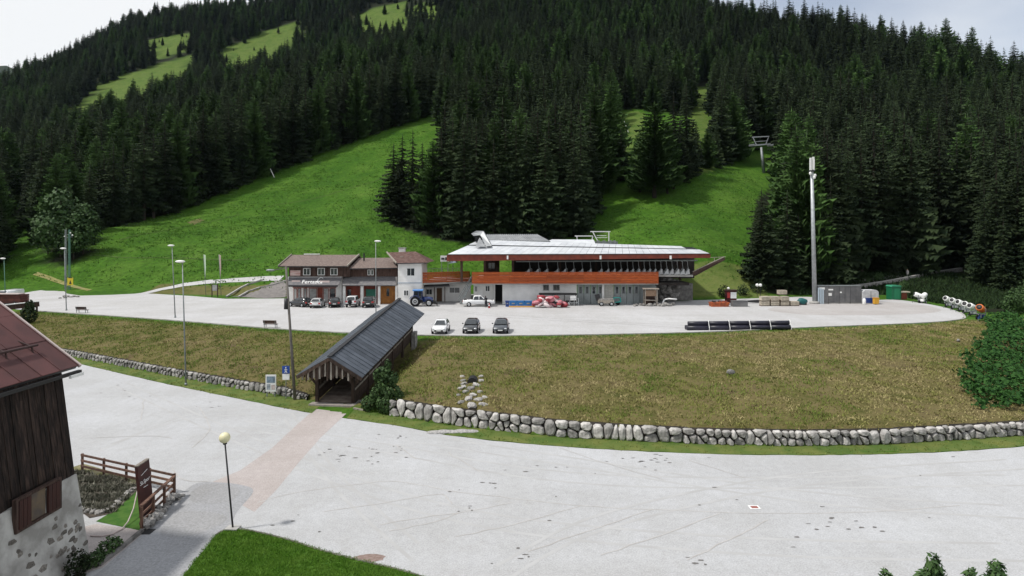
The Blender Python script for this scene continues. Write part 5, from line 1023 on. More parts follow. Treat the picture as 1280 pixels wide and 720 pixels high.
MB().beam(rp_(-.1, 26.27, .05), rp_(6.7, 26.27, .05), .1, .14).build('verge_strip', M['barn_roof_edge'], rf)
MB().beam(rp_(-.14, 26.2, -.12), rp_(-.14, 5.5, -.12), .15, .13).build('gutter', M['dark_metal'], rf)
MB().beam(Vector((-18.5, 25.45, 7.75)), Vector((-18.5, 26.2, 7.75)), .1, .12).build('eave_purlin', M['white'], rf)
mb = MB(); mb.tube(rp_(1.0, 25.3, .28), rp_(1.0, 6, .28), .055); 
for y in np.arange(25.0, 7, -1.3): mb.beam(rp_(1.0, y, .25), rp_(1.55, y - .02, .06), .06); mb.beam(rp_(1.0, y, .3), rp_(.95, y, .02), .05)
mb.build('snow_guard', mat('guard', (.06, .035, .033), None, 3, .6), rf)
# foot of the barn: planter kerb, plants
for k, (px, py, hh, mm, lb) in enumerate([(108, 684, .8, 'leaf', 'pale flowering plant at the barn corner'), (86, 700, .7, 'leaf', 'dark green plant at the barn foot'), (52, 716, 1.3, 'spruce', 'climbing dark plant against the barn plaster')]):
    p = PL(px, py + 8); p.x = max(p.x, -17.35); bush('wall_plant', lb, 'plant', (p.x, p.y, 0), [((0, 0, hh * .4), (.42, .5, hh * .5)), ((0, .3, hh * .3), (.3, .4, hh * .35))], 480, .11, mm, 90 + k)
q = [PL(*p) for p in [(124, 708), (150, 688), (178, 665)]]; mb = MB()
for a, b in zip(q[:-1], q[1:]): mb.beam(a + upv * .05, b + upv * .05, .16, .22)
tag(mb.build('kerb_stone', mat('dark_kerb', (.10, .095, .09), (.2, .19, .18), 3, 1, .5)), kind='structure')
sheet('yard', [tuple(PL(*p))[:2] for p in [(100, 660), (120, 655), (172, 662), (180, 666), (128, 710), (95, 720)]], M['pink'], low, 0, off=.010)
p = PL(183, 665); MB().box(p.x - .35, p.x + .3, p.y - .25, p.y + .25, .012, .03).build('drain_grate', M['dark_metal'], low)
# garden bed and grass
zg = .0
sheet('garden_grass', [tuple(PL(*p))[:2] for p in [(120, 652), (140, 640), (172, 608), (190, 612), (180, 640), (178, 664)]], mat('garden_turf', (.035, .10, .012), (.06, .13, .02), 2, 1, .4), low, 0, off=.016)
sheet('garden_soil', [tuple(PL(*p))[:2] for p in [(90, 588), (135, 594), (176, 606), (168, 617), (140, 642), (112, 648), (96, 636), (92, 612)]], M['soil'], low, 0, off=.020)
gp = [tuple(PL(*p))[:2] for p in [(92, 590), (135, 596), (174, 607), (166, 616), (140, 640), (112, 645), (97, 634)]]
X = rng.uniform(-27, -18, 9000); Y = rng.uniform(28.5, 36.5, 9000); k = inpoly(X, Y, gp) & (np.sin(Y * 5.2) > -.4); X, Y = X[k][:1500], Y[k][:1500]
tufts('garden_plants', np.stack([X, Y, np.full(len(X), .01)], 1), .20, 7, mat('garden_leaf', (.07, .075, .05), (.22, .21, .17), 5, .9, world_co=True), 'low grey green rows of plants in the garden bed', .1, .05, 1.2)
rr = random.Random(2)
for i, (px, py) in enumerate([(100, 637), (104, 638.5), (110, 640), (116, 641), (122, 642), (128, 641), (134, 639), (139, 636), (144, 633), (147, 629), (150, 626), (154, 622), (158, 619), (162, 616), (166, 613)]):
    p = PL(px, py); o = link('edging_stone', rr.choice(BOULD), None, (p.x, p.y, .05), Euler((0, 0, rr.uniform(0, 3))), (.2, .13, .11)); tag(o, 'pale stone edging the garden bed beside the grass', 'stone', 'garden edging stones')
sheet('garden_verge', [tuple(PL(*p))[:2] for p in [(86, 586), (104, 580), (140, 590), (180, 602), (176, 608), (135, 597)]], mat('verge_dry', (.13, .13, .05), (.22, .2, .12), 2, 1), low, 0, off=.024)
# wooden fence
def fence(name, label, pts, h, npost, rails, rail_ext=0, leanx=0):
    t = thing(name, label, 'fence', pts[0])
    for a, b, n in zip(pts[:-1], pts[1:], npost):
        for k in range(n + 1):
            if k == n and b is not pts[-1]: continue
            p = a.lerp(b, k / n); MB().beam(p - upv * .05, p + upv * (h + .03), .1).build('post', M['fence_wood'], t)
        nrm = Vector((-(b - a).y, (b - a).x, 0)).normalized() * -.08
        for z in rails: MB().beam(a + nrm + upv * (h * z), b + nrm + upv * (h * z), .05, .12).build('rail', M['fence_wood'], t)
    return t
fence('garden_fence', 'brown three rail fence behind the garden bed', [PL(103, 589), PL(218, 616)], 1.0, [4], (.98, .66, .34))
fence('garden_fence', 'reddish fence with broad handrail above the stone pile', [PL(218, 621), PL(177, 663)], 1.05, [3], (1.0, .62, .3))
mb = MB(); a, b = PL(218, 621), PL(176, 662)
mb.beam(a + upv * 1.1, b + upv * 1.1, .16, .06); tag(mb.build('cap_rail', M['fence_wood']), 'wide weathered cap board lying on the reddish fence', 'board')
sw = thing('stone_pile', 'low rubble stone edging under the reddish fence', 'stone pile', PL(200, 645)); off = OFF[sw.name]
for k in range(46): f = rr.uniform(0, 1); p = PL(222, 622).lerp(PL(181, 664), f) + Vector((rr.uniform(-.25, .2), rr.uniform(-.1, .1), rr.uniform(.02, .3))); link('stone', rr.choice(BOULD), sw, p - off, Euler((rr.uniform(0, 1), rr.uniform(0, 1), rr.uniform(0, 3))), (rr.uniform(.12, .22), rr.uniform(.1, .18), rr.uniform(.08, .13)))
# totem sign
p0, p1 = PL(178, 647), PL(199, 632); sgn = thing('totem_sign', 'tall dark red totem sign with pale script lettering', 'sign', p0); Hs = 2.45
dv = (p1 - p0); dv.z = 0; dv = dv.normalized(); wv = .92; nv = Vector((dv.y, -dv.x, 0))
def lean(v): return v + Vector((-.10 * v.z, 0, 0))
mb = MB(); mb.prism([lean(q) for q in (p0, p0 + dv * wv, p0 + dv * wv + upv * (Hs + .05), p0 + upv * Hs)], -nv * .14); mb.build('panel', mat('totem_red', (.062, .02, .017), (.04, .015, .014), 2, .55), sgn)
mb = MB(); mb.beam(lean(p0 + upv * (Hs + .03)) - nv * .07, lean(p0 + dv * wv + upv * (Hs + .08)) - nv * .07, .17, .05); mb.build('top_edge', M['grey_wood'], sgn)
me = text_mesh('St.Sport', .27, M['white'], .006, .2); Mx = Matrix((dv, upv + Vector((-.10, 0, 0)), nv)).transposed().to_4x4()
o = link('lettering', me, sgn); o.matrix_local = Matrix.Translation(lean(p0 + dv * wv * .5 + upv * Hs * .66) + nv * .012 - OFF[sgn.name]) @ Mx; 
MB().beam(lean(p0 + dv * .2 + upv * (Hs * .8)) + nv * .01, lean(p0 + dv * .7 + upv * (Hs * .86)) + nv * .01, .012, .02).build('flourish', M['white'], sgn); MB().beam(lean(p0 + dv * .28 + upv * (Hs * .55)) + nv * .01, lean(p0 + dv * .62 + upv * (Hs * .55)) + nv * .01, .012, .025).build('flourish', M['white'], sgn)
# hose
hp = [PL(113, 671), PL(127, 671.5), PL(140, 669), PL(152, 663), PL(160, 656), PL(167, 647), PL(172, 636)]; hp = [v + upv * (.05 + .9 * max(0, (i - 3) / 3) ** 2) for i, v in enumerate(hp)]
tag(MB().path(hp, .03, 6).build('hose', M['barn_roof_edge']), 'pale hose curving from the yard up to the fence rail', 'hose')
# globe lamp
p = PL(291, 662); gl = thing('globe_lamp', 'thin dark post with one cream globe lamp at the lawn edge', 'street lamp', (p.x, p.y, 0)); tp = Vector((-.36, 0, 3.98))
MB().tube((0, 0, .1), tp, .045, .036, 8).build('post', M['dark_metal'], gl, True, True); MB().tube(tp, tp + Vector((-.01, 0, .12)), .09, .1, 10).build('collar', M['dark_metal'], gl, True, True)
MB().ball(tp + Vector((-.02, 0, .30)), .25, 3).build('globe', M['globe'], gl, True, True)
mb = MB(); mb.prism([(-.3, -.22, 0), (.28, -.26, 0), (.32, .2, 0), (-.26, .24, 0)], (0, 0, .12)); mb.build('base', M['concrete'], gl, local=True)
# ------------------------------------------------------------------ vehicles (local +X forward)
def loft(mb, rings):
    n = len(rings[0]); base = len(mb.v); mb.v += [Vector(p) for r in rings for p in r]
    for i in range(len(rings) - 1):
        for k in range(n): mb.f.append((base + i * n + k, base + i * n + (k + 1) % n, base + (i + 1) * n + (k + 1) % n, base + (i + 1) * n + k))
    mb.f.append(tuple(base + k for k in range(n - 1, -1, -1))); mb.f.append(tuple(base + (len(rings) - 1) * n + k for k in range(n))); return mb
def wheel(t, x, y, r, w, nm='wheel'):
    s = 1 if y > 0 else -1; mb = MB(); c = Vector((x, y, r))
    prof = [(r * .62, -w / 2), (r * .95, -w / 2), (r, -w / 3), (r, w / 3), (r * .95, w / 2), (r * .62, w / 2)]
    mb.lathe(prof, 18); mb.xf(Matrix.Translation(c) @ Matrix.Rotation(math.pi / 2, 4, 'X')); wo2 = mb.build(nm, M['rubber'], t, True, True)
    rm = MB(); rm.lathe([(r * .6, -.02), (r * .62, .03), (r * .5, .045), (r * .2, .03), (r * .1, .05)], 14); rm.xf(Matrix.Translation(c + Vector((0, s * w * .42, 0))) @ Matrix.Rotation(-s * math.pi / 2, 4, 'X')); rm.build('rim', M['rim'], wo2, True, True)
def make_car(label, loc, rotz, paint, kind='hatch', group=None, name='parked_car', spare=False, roofm=None):
    t = thing(name, label, 'car', loc, rotz, group)
    if kind == 'hatch': L, W, st_, gh = 4.0, 1.74, [(-2.0, .34, .78, .76), (-1.93, .26, .92, .83), (-1.3, .22, .97, .87), (-.2, .22, .95, .87), (.75, .22, .93, .87), (1.45, .24, .84, .84), (1.85, .3, .72, .76), (2.0, .36, .56, .64)], dict(fb=.95, ft=.15, rt=-1.45, rb=-1.95, h=1.47, wt=.58); wb = 1.25; r = .31
    elif kind == 'suv': L, W, st_, gh = 4.4, 1.84, [(-2.2, .45, .95, .84), (-2.15, .36, 1.06, .9), (-1.4, .32, 1.08, .92), (-.2, .32, 1.06, .92), (.85, .32, 1.05, .92), (1.6, .34, .98, .9), (2.05, .4, .86, .84), (2.2, .46, .68, .74)], dict(fb=1.0, ft=.4, rt=-1.9, rb=-2.15, h=1.72, wt=.66); wb = 1.35; r = .36
    elif kind == 'jeep': L, W, st_, gh = 3.7, 1.66, [(-1.75, .5, .98, .80), (-1.7, .42, 1.06, .82), (-1.2, .4, 1.08, .83), (-.2, .4, 1.06, .83), (.7, .4, 1.05, .83), (1.4, .42, 1.02, .8), (1.7, .48, .92, .76), (1.78, .5, .74, .72)], dict(fb=.75, ft=.42, rt=-1.6, rb=-1.72, h=1.76, wt=.68); wb = 1.1; r = .35
    else: L, W, st_, gh = 4.6, 1.82, [(-2.25, .4, .82, .78), (-2.2, .3, 1.0, .86), (-1.5, .24, 1.02, .9), (-.2, .24, .99, .9), (.9, .24, .96, .9), (1.65, .26, .86, .86), (2.1, .32, .74, .78), (2.3, .38, .58, .66)], dict(fb=1.1, ft=.3, rt=-1.6, rb=-2.15, h=1.55, wt=.62); wb = 1.38; r = .34
    mb = MB(); rings = []
    for x, zb, zt, w in st_: rings.append([(x, 0, zb), (x, w * .86, zb), (x, w * .98, zb + .1), (x, w, zb + (zt - zb) * .5), (x, w * .965, zt - .1), (x, w * .87, zt), (x, 0, zt + .015), (x, -w * .87, zt), (x, -w * .965, zt - .1), (x, -w, zb + (zt - zb) * .5), (x, -w * .98, zb + .1), (x, -w * .86, zb)])
    body = loft(mb, rings).build('body', paint, t, True, True)
    zb = st_[3][2] - .02; wbse = st_[3][3] * .9; wt = gh['wt']; h = gh['h']; fb, ft, rt, rbk = gh['fb'], gh['ft'], gh['rt'], gh['rb']
    mb = MB(); mid = (zb * .25 + h * .75)
    def ring(z, xf, xr, w): return [(xf, -w * .8, z), (xf - .04, 0, z) if False else (xf + .05, 0, z), (xf, w * .8, z), (xf - .18, w, z), ((xf + xr) / 2, w * 1.02, z), (xr + .15, w, z), (xr, w * .8, z), (xr, -w * .8, z), (xr + .15, -w, z), ((xf + xr) / 2, -w * 1.02, z), (xf - .18, -w, z)]
    l = lambda a, b, f: a + (b - a) * f
    rg = [ring(zb, fb, rbk, wbse), ring(l(zb, h, .55), l(fb, ft, .6), l(rbk, rt, .5), l(wbse, wt, .55)), ring(h - .05, ft + .02, rt, wt), ring(h, ft - .2, rt + .25, wt * .82)]
    loft(mb, rg).build('cabin', roofm or paint, t, True, True)
    z0, z1 = l(zb, h, .10), h - .09; f0, f1 = .10, .93
    def gp(xa, xb_, z, w): return (xa, w, z)
    mb = MB(); a0, a1 = l(fb, ft, f0) + .045, l(fb, ft, f1) + .02; w0, w1 = l(wbse, wt, f0) * .8, wt * .8; mb.prism([(a0, -w0, z0), (a0, w0, z0), (a1, w1, z1), (a1, -w1, z1)], (.035, 0, .02)); mb.build('windscreen', M['glass'], t, False, True)
    mb = MB(); a0, a1 = l(rbk, rt, f0), l(rbk, rt, f1); mb.prism([(a0 - .01, -w0, z0 + .1), (a0 - .01, w0, z0 + .1), (a1, w1, z1), (a1, -w1, z1)], (-.035, 0, .02)); mb.build('rear_window', M['glass'], t, False, True)
    for s in (-1, 1):
        ws0, ws1 = l(wbse, wt, .12) * 1.02 * s, wt * 1.02 * s; xf0, xf1, xr0, xr1 = l(fb, ft, .12) - .28, l(fb, ft, .9) - .2, l(rbk, rt, .12) + .28, l(rbk, rt, .9) + .22; xm = (xf0 + xr0) / 2
        for p, q, p1, q1 in ((xm + .05, xf0, xm + .05, xf1), (xr0, xm - .05, xr1, xm - .05)):
            mb = MB(); mb.prism([(p, ws0, z0 + .05), (q, ws0, z0 + .05), (q1, ws1, z1 + .01), (p1, ws1, z1 + .01)], (0, s * .02, 0)); mb.build('side_window', M['glass'], t, False, True)
        x_f = st_[-2][0]; wl_ = st_[-2][3]; zt = st_[-2][2]
        mb = MB(); mb.ball((x_f + .02, s * wl_ * .78, zt - .1), (.13, .17, .085), 2); mb.build('headlight', flat('headlamp', (.6, .62, .64), .15, 0, .8), t, True, True)
        mb = MB(); mb.box(st_[0][0] - .03, st_[0][0] + .15, s * st_[0][3] * .66, s * st_[0][3] * 1.04, st_[0][2] - .14, st_[0][2] + .08) if s > 0 else mb.box(st_[0][0] - .03, st_[0][0] + .15, s * st_[0][3] * 1.04, s * st_[0][3] * .66, st_[0][2] - .14, st_[0][2] + .08); mb.build('tail_light', M['red_paint'], t, False, True)
        mb = MB(); mb.ball((fb - .28, s * (W / 2 + .09), zb + .12), (.06, .11, .075), 2); mb.build('door_mirror', paint, t, True, True)
        for xw in (-wb, wb): wheel(t, xw, s * (W / 2 - .09), r, .21)
        for xw in (-wb, wb):
            mb = MB(); mb.lathe([(r * 1.17, -.01), (r * 1.17, .012)], 20); mb.xf(Matrix.Translation((xw, s * (W / 2 + .003), r)) @ Matrix.Rotation(-s * math.pi / 2, 4, 'X')); mb.build('wheel_arch', M['rubber'], t, False, True)
    xe = st_[-1][0]; mb = MB(); mb.box(xe - .12, xe + .02, -.5, .5, st_[-1][1] - .02, st_[-1][1] + .16); mb.build('grille', M['black'], t, False, True)
    MB().box(xe + .021, xe + .035, -.26, .26, st_[-1][1] + .03, st_[-1][1] + .14).build('number_plate', M['white'], t, False, True); MB().box(st_[0][0] - .03, st_[0][0] - .01, -.26, .26, st_[0][1] + .18, st_[0][1] + .29).build('number_plate', M['white'], t, False, True)
    mb = MB(); mb.box(st_[0][0] - .02, st_[0][0] + .2, -st_[0][3], st_[0][3], st_[0][1] - .06, st_[0][1] + .12); mb.build('bumper', M['rubber'], t, False, True)
    if spare:
        mb = MB(); mb.lathe([(.08, -.1), (.33, -.1), (.35, 0), (.33, .08), (.05, .1)], 16); mb.xf(Matrix.Translation((st_[0][0] - .14, .1, .92)) @ Matrix.Rotation(-math.pi / 2, 4, 'Y')); mb.build('spare_wheel', M['rubber'], t, True, True)
    return t
def paint(name, c): return mat(name, c, tuple(x * .92 for x in c), 2, .32, 0, spec=.6, coat=.7)
P_W, P_D1, P_D2, P_BK, P_SV, P_GR = paint('paint_white', (.76, .77, .78)), paint('paint_charcoal', (.028, .03, .033)), paint('paint_slate', (.045, .052, .062)), paint('paint_black', (.011, .011, .013)), paint('paint_silver', (.55, .56, .56)), paint('paint_dark_green', (.018, .024, .022))
def at_u(px, py, dy=0): p = PU(px, py); return Vector((p.x, p.y + dy, ZU + .004))
make_car('white hatchback with dark windows, nearest the covered bridge in the bank edge row', at_u(548.5, 418.6, 2.1), R(-91), P_W, 'hatch')
make_car('charcoal hatchback parked between the white hatchback and the slate one', at_u(588, 418.0, 2.1), R(-92), P_D1, 'hatch')
make_car('slate grey hatchback at the open end of the bank edge row', at_u(626, 418.0, 2.1), R(-92), P_D2, 'hatch')
make_car('black hatchback parked askew at the restaurant corner', at_u(371, 384.5, 1.6), R(152), P_BK, 'hatch')
make_car('silver white hatchback backed up to the restaurant windows', at_u(392, 385.5, 2.0), R(96), P_SV, 'hatch')
make_car('black estate car beside the silver hatchback at the restaurant', at_u(413.5, 385.0, 2.2), R(104), P_BK, 'estate')
make_car('white off road car with black spare wheel on its tailgate', at_u(437.5, 384.8, 1.9), R(92), P_W, 'jeep', None, 'parked_car', True)
make_car('dark green off road car parked under the orange door canopy', at_u(458, 385.0, 2.0), R(97), P_GR, 'suv')
# pickup
def make_pickup(loc, rotz):
    t = thing('pickup_truck', 'white pickup truck with open loaded bed beside the terrace stair', 'pickup', loc, rotz); pw = P_W
    st_ = [(-2.55, .5, .95, .82), (-2.5, .42, 1.06, .9), (-.9, .4, 1.08, .92), (-.2, .4, 1.06, .92), (1.1, .4, 1.06, .92), (1.95, .42, 1.0, .9), (2.45, .46, .86, .82), (2.6, .5, .7, .72)]; rings = []
    for x, zb, zt, w in st_: rings.append([(x, 0, zb), (x, w * .9, zb), (x, w, zb + .12), (x, w, zt - .12), (x, w * .95, zt), (x, 0, zt + .01), (x, -w * .95, zt), (x, -w, zt - .12), (x, -w, zb + .12), (x, -w * .9, zb)])
    loft(MB(), rings).build('body', pw, t, True, True)
    rg = []
    for z, xf, xr, w in ((1.04, 1.25, -.95, .84), (1.4, .85, -.88, .76), (1.72, .42, -.75, .68), (1.77, .25, -.6, .55)): rg.append([(xf, -w * .85, z), (xf, w * .85, z), (xf - .15, w, z), (xr + .1, w, z), (xr, w * .85, z), (xr, -w * .85, z), (xr + .1, -w, z), (xf - .15, -w, z)])
    loft(MB(), rg).build('cabin', pw, t, True, True)
    mb = MB(); mb.prism([(1.22, -.68, 1.1), (1.22, .68, 1.1), (.50, .57, 1.67), (.50, -.57, 1.67)], (.04, 0, .02)); mb.build('windscreen', M['glass'], t, False, True)
    for s in (-1, 1):
        for a, b, c, d_ in ((.1, .9, .1, .42), (-.8, 0, -.68, 0)): MB().prism([(a, s * .835, 1.1), (b, s * .835, 1.1), (d_, s * .70, 1.66), (c, s * .70, 1.66)], (0, s * .02, 0)).build('side_window', M['glass'], t, False, True)
        for x in (-1.55, 1.6): wheel(t, x, s * .84, .38, .25)
        MB().ball((2.42, s * .68, .88), (.12, .16, .1), 2).build('headlight', M['lamp_white'], t, True, True); MB().box(-2.58, -2.5, s * .8 - .07, s * .8 + .07, .75, 1.0).build('tail_light', M['red_paint'], t, False, True); MB().ball((.95, s * 1.03, 1.2), (.07, .12, .09), 2).build('door_mirror', M['black'], t, True, True)
    mb = MB(); mb.box(-2.42, -1.0, -.8, .8, 1.0, 1.075); mb.build('bed_cover', M['black'], t, False, True)
    mb = MB(); mb.beam((-1.05, -.7, 1.05), (-1.05, -.7, 1.55), .06); mb.beam((-1.05, .7, 1.05), (-1.05, .7, 1.55), .06); mb.beam((-1.05, -.7, 1.55), (-1.05, .7, 1.55), .06); mb.build('roll_bar', M['dark_metal'], t, False, True)
    MB().box(-2.7, -2.52, -.8, .8, .45, .62).build('bumper', M['galv'], t, False, True); return t
make_pickup(at_u(598, 383.5, .9), R(2))
# tractor
tr = thing('tractor', 'blue tractor with glazed cab and lighter blue roof beside the white tower', 'tractor', at_u(525, 383.5, 1.1), R(3)); tb = paint('paint_tractor', (.012, .035, .15))
rg = [[(x, -w, z0), (x, w, z0), (x, w, z1 - .1), (x, w * .7, z1), (x, -w * .7, z1), (x, -w, z1 - .1)] for x, w, z0, z1 in ((.15, .42, .7, 1.55), (1.2, .40, .7, 1.5), (1.85, .36, .72, 1.38), (1.95, .28, .8, 1.2))]; loft(MB(), rg).build('bonnet', tb, tr, True, True)
MB().box(-1.2, .3, -.45, .45, .55, 1.15).build('chassis', M['dark_metal'], tr, False, True)
mb = MB()
for x, y in ((-1.15, -.7), (-1.15, .7), (.2, -.65), (.2, .65), (-.4, -.72), (-.4, .72)): mb.beam((x, y, 1.15), (x * .92, y * .92, 2.5), .07)
mb.box(-1.2, .25, -.72, .72, 1.05, 1.2); mb.build('cab_frame', tb, tr, False, True)
MB().prism([(-1.1, -.66, 1.2), (.18, -.62, 1.2), (.16, -.6, 2.45), (-1.04, -.63, 2.45)], (0, 1.26, 0)).build('cab_glass', M['glass'], tr, False, True)
mb = MB(); mb.box(-1.28, .35, -.8, .8, 2.5, 2.68); mb.build('cab_roof', flat('tractor_roof', (.10, .27, .6), .5), tr, False, True)
for s in (-1, 1):
    wheel(tr, -.85, s * .82, .82, .45); wheel(tr, 1.35, s * .72, .55, .36)
    mb = MB()
    for k in range(7): a = math.pi * (.15 + .7 * k / 6); mb.box(-.85 + math.cos(a) * .92 - .18, -.85 + math.cos(a) * .92 + .18, s * .82 - .25, s * .82 + .25, .82 + math.sin(a) * .92 - .02, .82 + math.sin(a) * .92 + .05)
    mb.build('mudguard', tb, tr, False, True); MB().ball((1.93, s * .2, 1.12), (.05, .09, .07), 2).build('headlight', M['lamp_white'], tr, True, True)
MB().tube((.75, .3, 1.5), (.75, .3, 2.45), .05).build('exhaust', M['dark_metal'], tr, True, True)
mb = MB(); mb.box(1.95, 2.3, -.4, .4, .45, .85); mb.beam((2.2, -.5, .5), (2.6, -.5, .35), .1); mb.beam((2.2, .5, .5), (2.6, .5, .35), .1); mb.box(2.55, 2.65, -.8, .8, .1, .6); mb.build('front_linkage', M['dark_metal'], tr, False, True)
# people (skin figures)
def person(label, loc, rotz, top, legs, pose, hgt=1.74):
    t = thing('person', label, 'person', loc, rotz); k = hgt / 1.74
    J = {'pel': (0, 0, .94), 'spi': (.0, 0, 1.18), 'che': (pose.get('lean', .02), 0, 1.38), 'nec': (pose.get('lean', .02) * 1.2, 0, 1.5), 'hea': (pose.get('lean', .02) * 1.4 + .02, 0, 1.63),
         'ls': (.02, .19, 1.42), 'le': pose.get('le', (.02, .26, 1.14)), 'lh': pose.get('lh', (.1, .25, .88)), 'rs': (.02, -.19, 1.42), 're': pose.get('re', (.0, -.26, 1.14)), 'rh': pose.get('rh', (.08, -.25, .88)),
         'lp': (0, .1, .9), 'lk': pose.get('lk', (.05, .1, .5)), 'la': pose.get('la', (0, .1, .08)), 'lt': pose.get('lt', (.16, .11, .03)), 'rp': (0, -.1, .9), 'rk': pose.get('rk', (.05, -.1, .5)), 'ra': pose.get('ra', (0, -.1, .08)), 'rt': pose.get('rt', (.16, -.11, .03))}
    rad = {'pel': .15, 'spi': .14, 'che': .165, 'nec': .06, 'hea': .1, 'ls': .075, 'le': .052, 'lh': .04, 'rs': .075, 're': .052, 'rh': .04, 'lp': .1, 'lk': .07, 'la': .05, 'lt': .04, 'rp': .1, 'rk': .07, 'ra': .05, 'rt': .04}
    E = [('pel', 'spi'), ('spi', 'che'), ('che', 'nec'), ('nec', 'hea'), ('che', 'ls'), ('ls', 'le'), ('le', 'lh'), ('che', 'rs'), ('rs', 're'), ('re', 'rh'), ('pel', 'lp'), ('lp', 'lk'), ('lk', 'la'), ('la', 'lt'), ('pel', 'rp'), ('rp', 'rk'), ('rk', 'ra'), ('ra', 'rt')]
    ks = list(J); me = bpy.data.meshes.new('body'); me.from_pydata([tuple(c * k for c in J[a]) for a in ks], [(ks.index(a), ks.index(b)) for a, b in E], []); o = link('body', me, t); me.materials.append(top)
    sm = o.modifiers.new('skin', 'SKIN'); o.modifiers.new('smooth', 'SUBSURF').render_levels = 2
    if not me.skin_vertices: me.skin_vertices.new() if hasattr(me.skin_vertices, 'new') else None
    for i, a in enumerate(ks): v = me.skin_vertices[0].data[i]; v.radius = (rad[a], rad[a] * (.75 if a in ('pel', 'spi', 'che') else 1)); v.use_root = (a == 'pel')
    mb = MB(); h = Vector(J['hea']) * k; mb.ball(h + Vector((.01, 0, .03)), (.1, .085, .125), 3); mb.ball(h + Vector((.11, 0, .02)), (.025, .018, .03), 1); mb.build('head', M['skin'], t, True, True)
    mb = MB(); mb.ball(h + Vector((-.015, 0, .065)), (.105, .095, .115), 3); mb.build('hair', M['dark_wood'], t, True, True)
    mb = MB()
    for s in ('l', 'r'): mb.tube(Vector(J[s + 'p']) * k + Vector((0, 0, .05)), Vector(J[s + 'k']) * k, .115, .085, 10).tube(Vector(J[s + 'k']) * k, Vector(J[s + 'a']) * k, .085, .065, 10)
    mb.build('trousers', legs, t, True, True); return t
cloth_d, cloth_p, jeans = mat('dark_jacket', (.018, .018, .022)), mat('pale_jacket', (.5, .48, .47)), mat('dark_trousers', (.02, .022, .03))
person('person in dark clothes leaning by the white pickup door', at_u(607.5, 384, -.2), R(110), cloth_d, jeans, {'lean': .12, 'lh': (.35, .18, 1.05), 'le': (.16, .26, 1.15), 'rh': (.38, -.15, 1.05), 're': (.16, -.26, 1.15)})
# traffic cone
p = at_u(611.5, 385, 0); t = thing('traffic_cone', 'red and white cone standing beside the white pickup', 'traffic cone', p); MB().box(-.2, .2, -.2, .2, 0, .05).build('base', M['red_paint'], t, local=True); MB().tube((0, 0, .05), (0, 0, .75), .16, .04, 12).build('cone', M['red_paint'], t, True, True); MB().tube((0, 0, .32), (0, 0, .5), .124, .085, 12).build('stripe', M['white'], t, True, True)
# ------------------------------------------------------------------ lamps, towers, flags, benches
def street_lamp(label, base, top_px, top_py, arm=(-.7, 0), m='galv', r=.075, leanpx=0):
    Y = base.y; t = thing('street_lamp', label, 'street lamp', base); top = PT(top_px, top_py, Y)
    MB().tube(base, top, r, r * .6, 10).build('pole', M[m], t, True); MB().tube(base, base + Vector((0, 0, .25)), r * 1.8, r * 1.5, 10).build('base', M[m], t, True)
    a = top + Vector((arm[0], 0, .12)); MB().tube(top, a, r * .5, r * .4, 6).build('arm', M[m], t, True)
    mb = MB(); mb.ball(a + Vector((arm[0] * .35, 0, 0)), (.48, .2, .13), 2); mb.build('lamp_head', M['lamp_white'], t, True); return t
b = hit(232.5, 482); street_lamp('grey street lamp standing in the left bank beside the rubble wall', b, 228, 328.5, (-.15, 0))
street_lamp('slim street lamp on the car park edge between flags and bank', PU(219, 397), 215, 308, (-.1, 0)); street_lamp('street lamp on the car park in front of the red brown wing', PU(470, 396), 469.7, 302.5, (.2, 0)); street_lamp('street lamp standing beside the lattice tower', PU(83, 388), 80.5, 311.5, (-.15, 0)); street_lamp('green street lamp beside the red loaded trailer', PU(7, 380), 5, 324, (-.15, 0), 'green_steel')
b = hit(369, 500); t = thing('leaning_pole', 'tall leaning brown pole beside the blue pedestrian sign', 'pole', b); tp = PT(357.5, 333, b.y + .0); MB().tube(b - Vector((0, 0, .3)), tp, .13, .085, 10).build('pole', M['pole_brown'], t, True)
MB().beam(tp + Vector((-1.0, 0, -.3)), tp + Vector((.2, 0, -.1)), .07, .07).build('arm', M['pole_brown'], t); MB().ball(tp + Vector((-1.3, 0, -.32)), (.4, .18, .1), 2).build('lamp_head', M['galv'], t, True); MB().tube(tp + Vector((.02, 0, -3.6)), tp + Vector((.05, 0, -2.7)), .2, .2, 8).build('junction_box', M['dark_metal'], t, True)
# lattice tower with yellow warning plate
b = hit(84.5, 362, 100); Y = b.y; t = thing('lattice_tower', 'twin lattice steel tower with yellow warning plate on the meadow', 'pylon', b)
for px in (82.2, 86.8):
    mb = MB(); w = .28; x = XX(px, Y); zt = ZZ(287, Y)
    for dx in (-w, w): mb.beam((x + dx * .5, Y - w * .5, b.z - .2), (x + dx * .35, Y - w * .35, zt), .07); mb.beam((x + dx * .5, Y + w * .5, b.z - .2), (x + dx * .35, Y + w * .35, zt), .07)
    n = 16
    for k in range(n): z0 = b.z + (zt - b.z) * k / n; z1 = b.z + (zt - b.z) * (k + 1) / n; s = 1 if k % 2 else -1; mb.beam((x - s * w * .45, Y - w * .45, z0), (x + s * w * .45, Y - w * .45, z1), .045)
    mb.build('mast', M['galv'] if px < 84 else M['green_steel'], t)
mb = MB()
for py, l in ((297, 3.2), (293.5, 2.2)): mb.beam(PT(84.5 - l, py, Y), PT(84.5 + l * 2, py - 1, Y), .1); 
mb.build('cross_arm', M['galv'], t)
for px, py in ((81, 295.5), (90.5, 294), (88, 291)): MB().ball(PT(px, py, Y), .18, 1).build('insulator', M['lamp_white'], t)
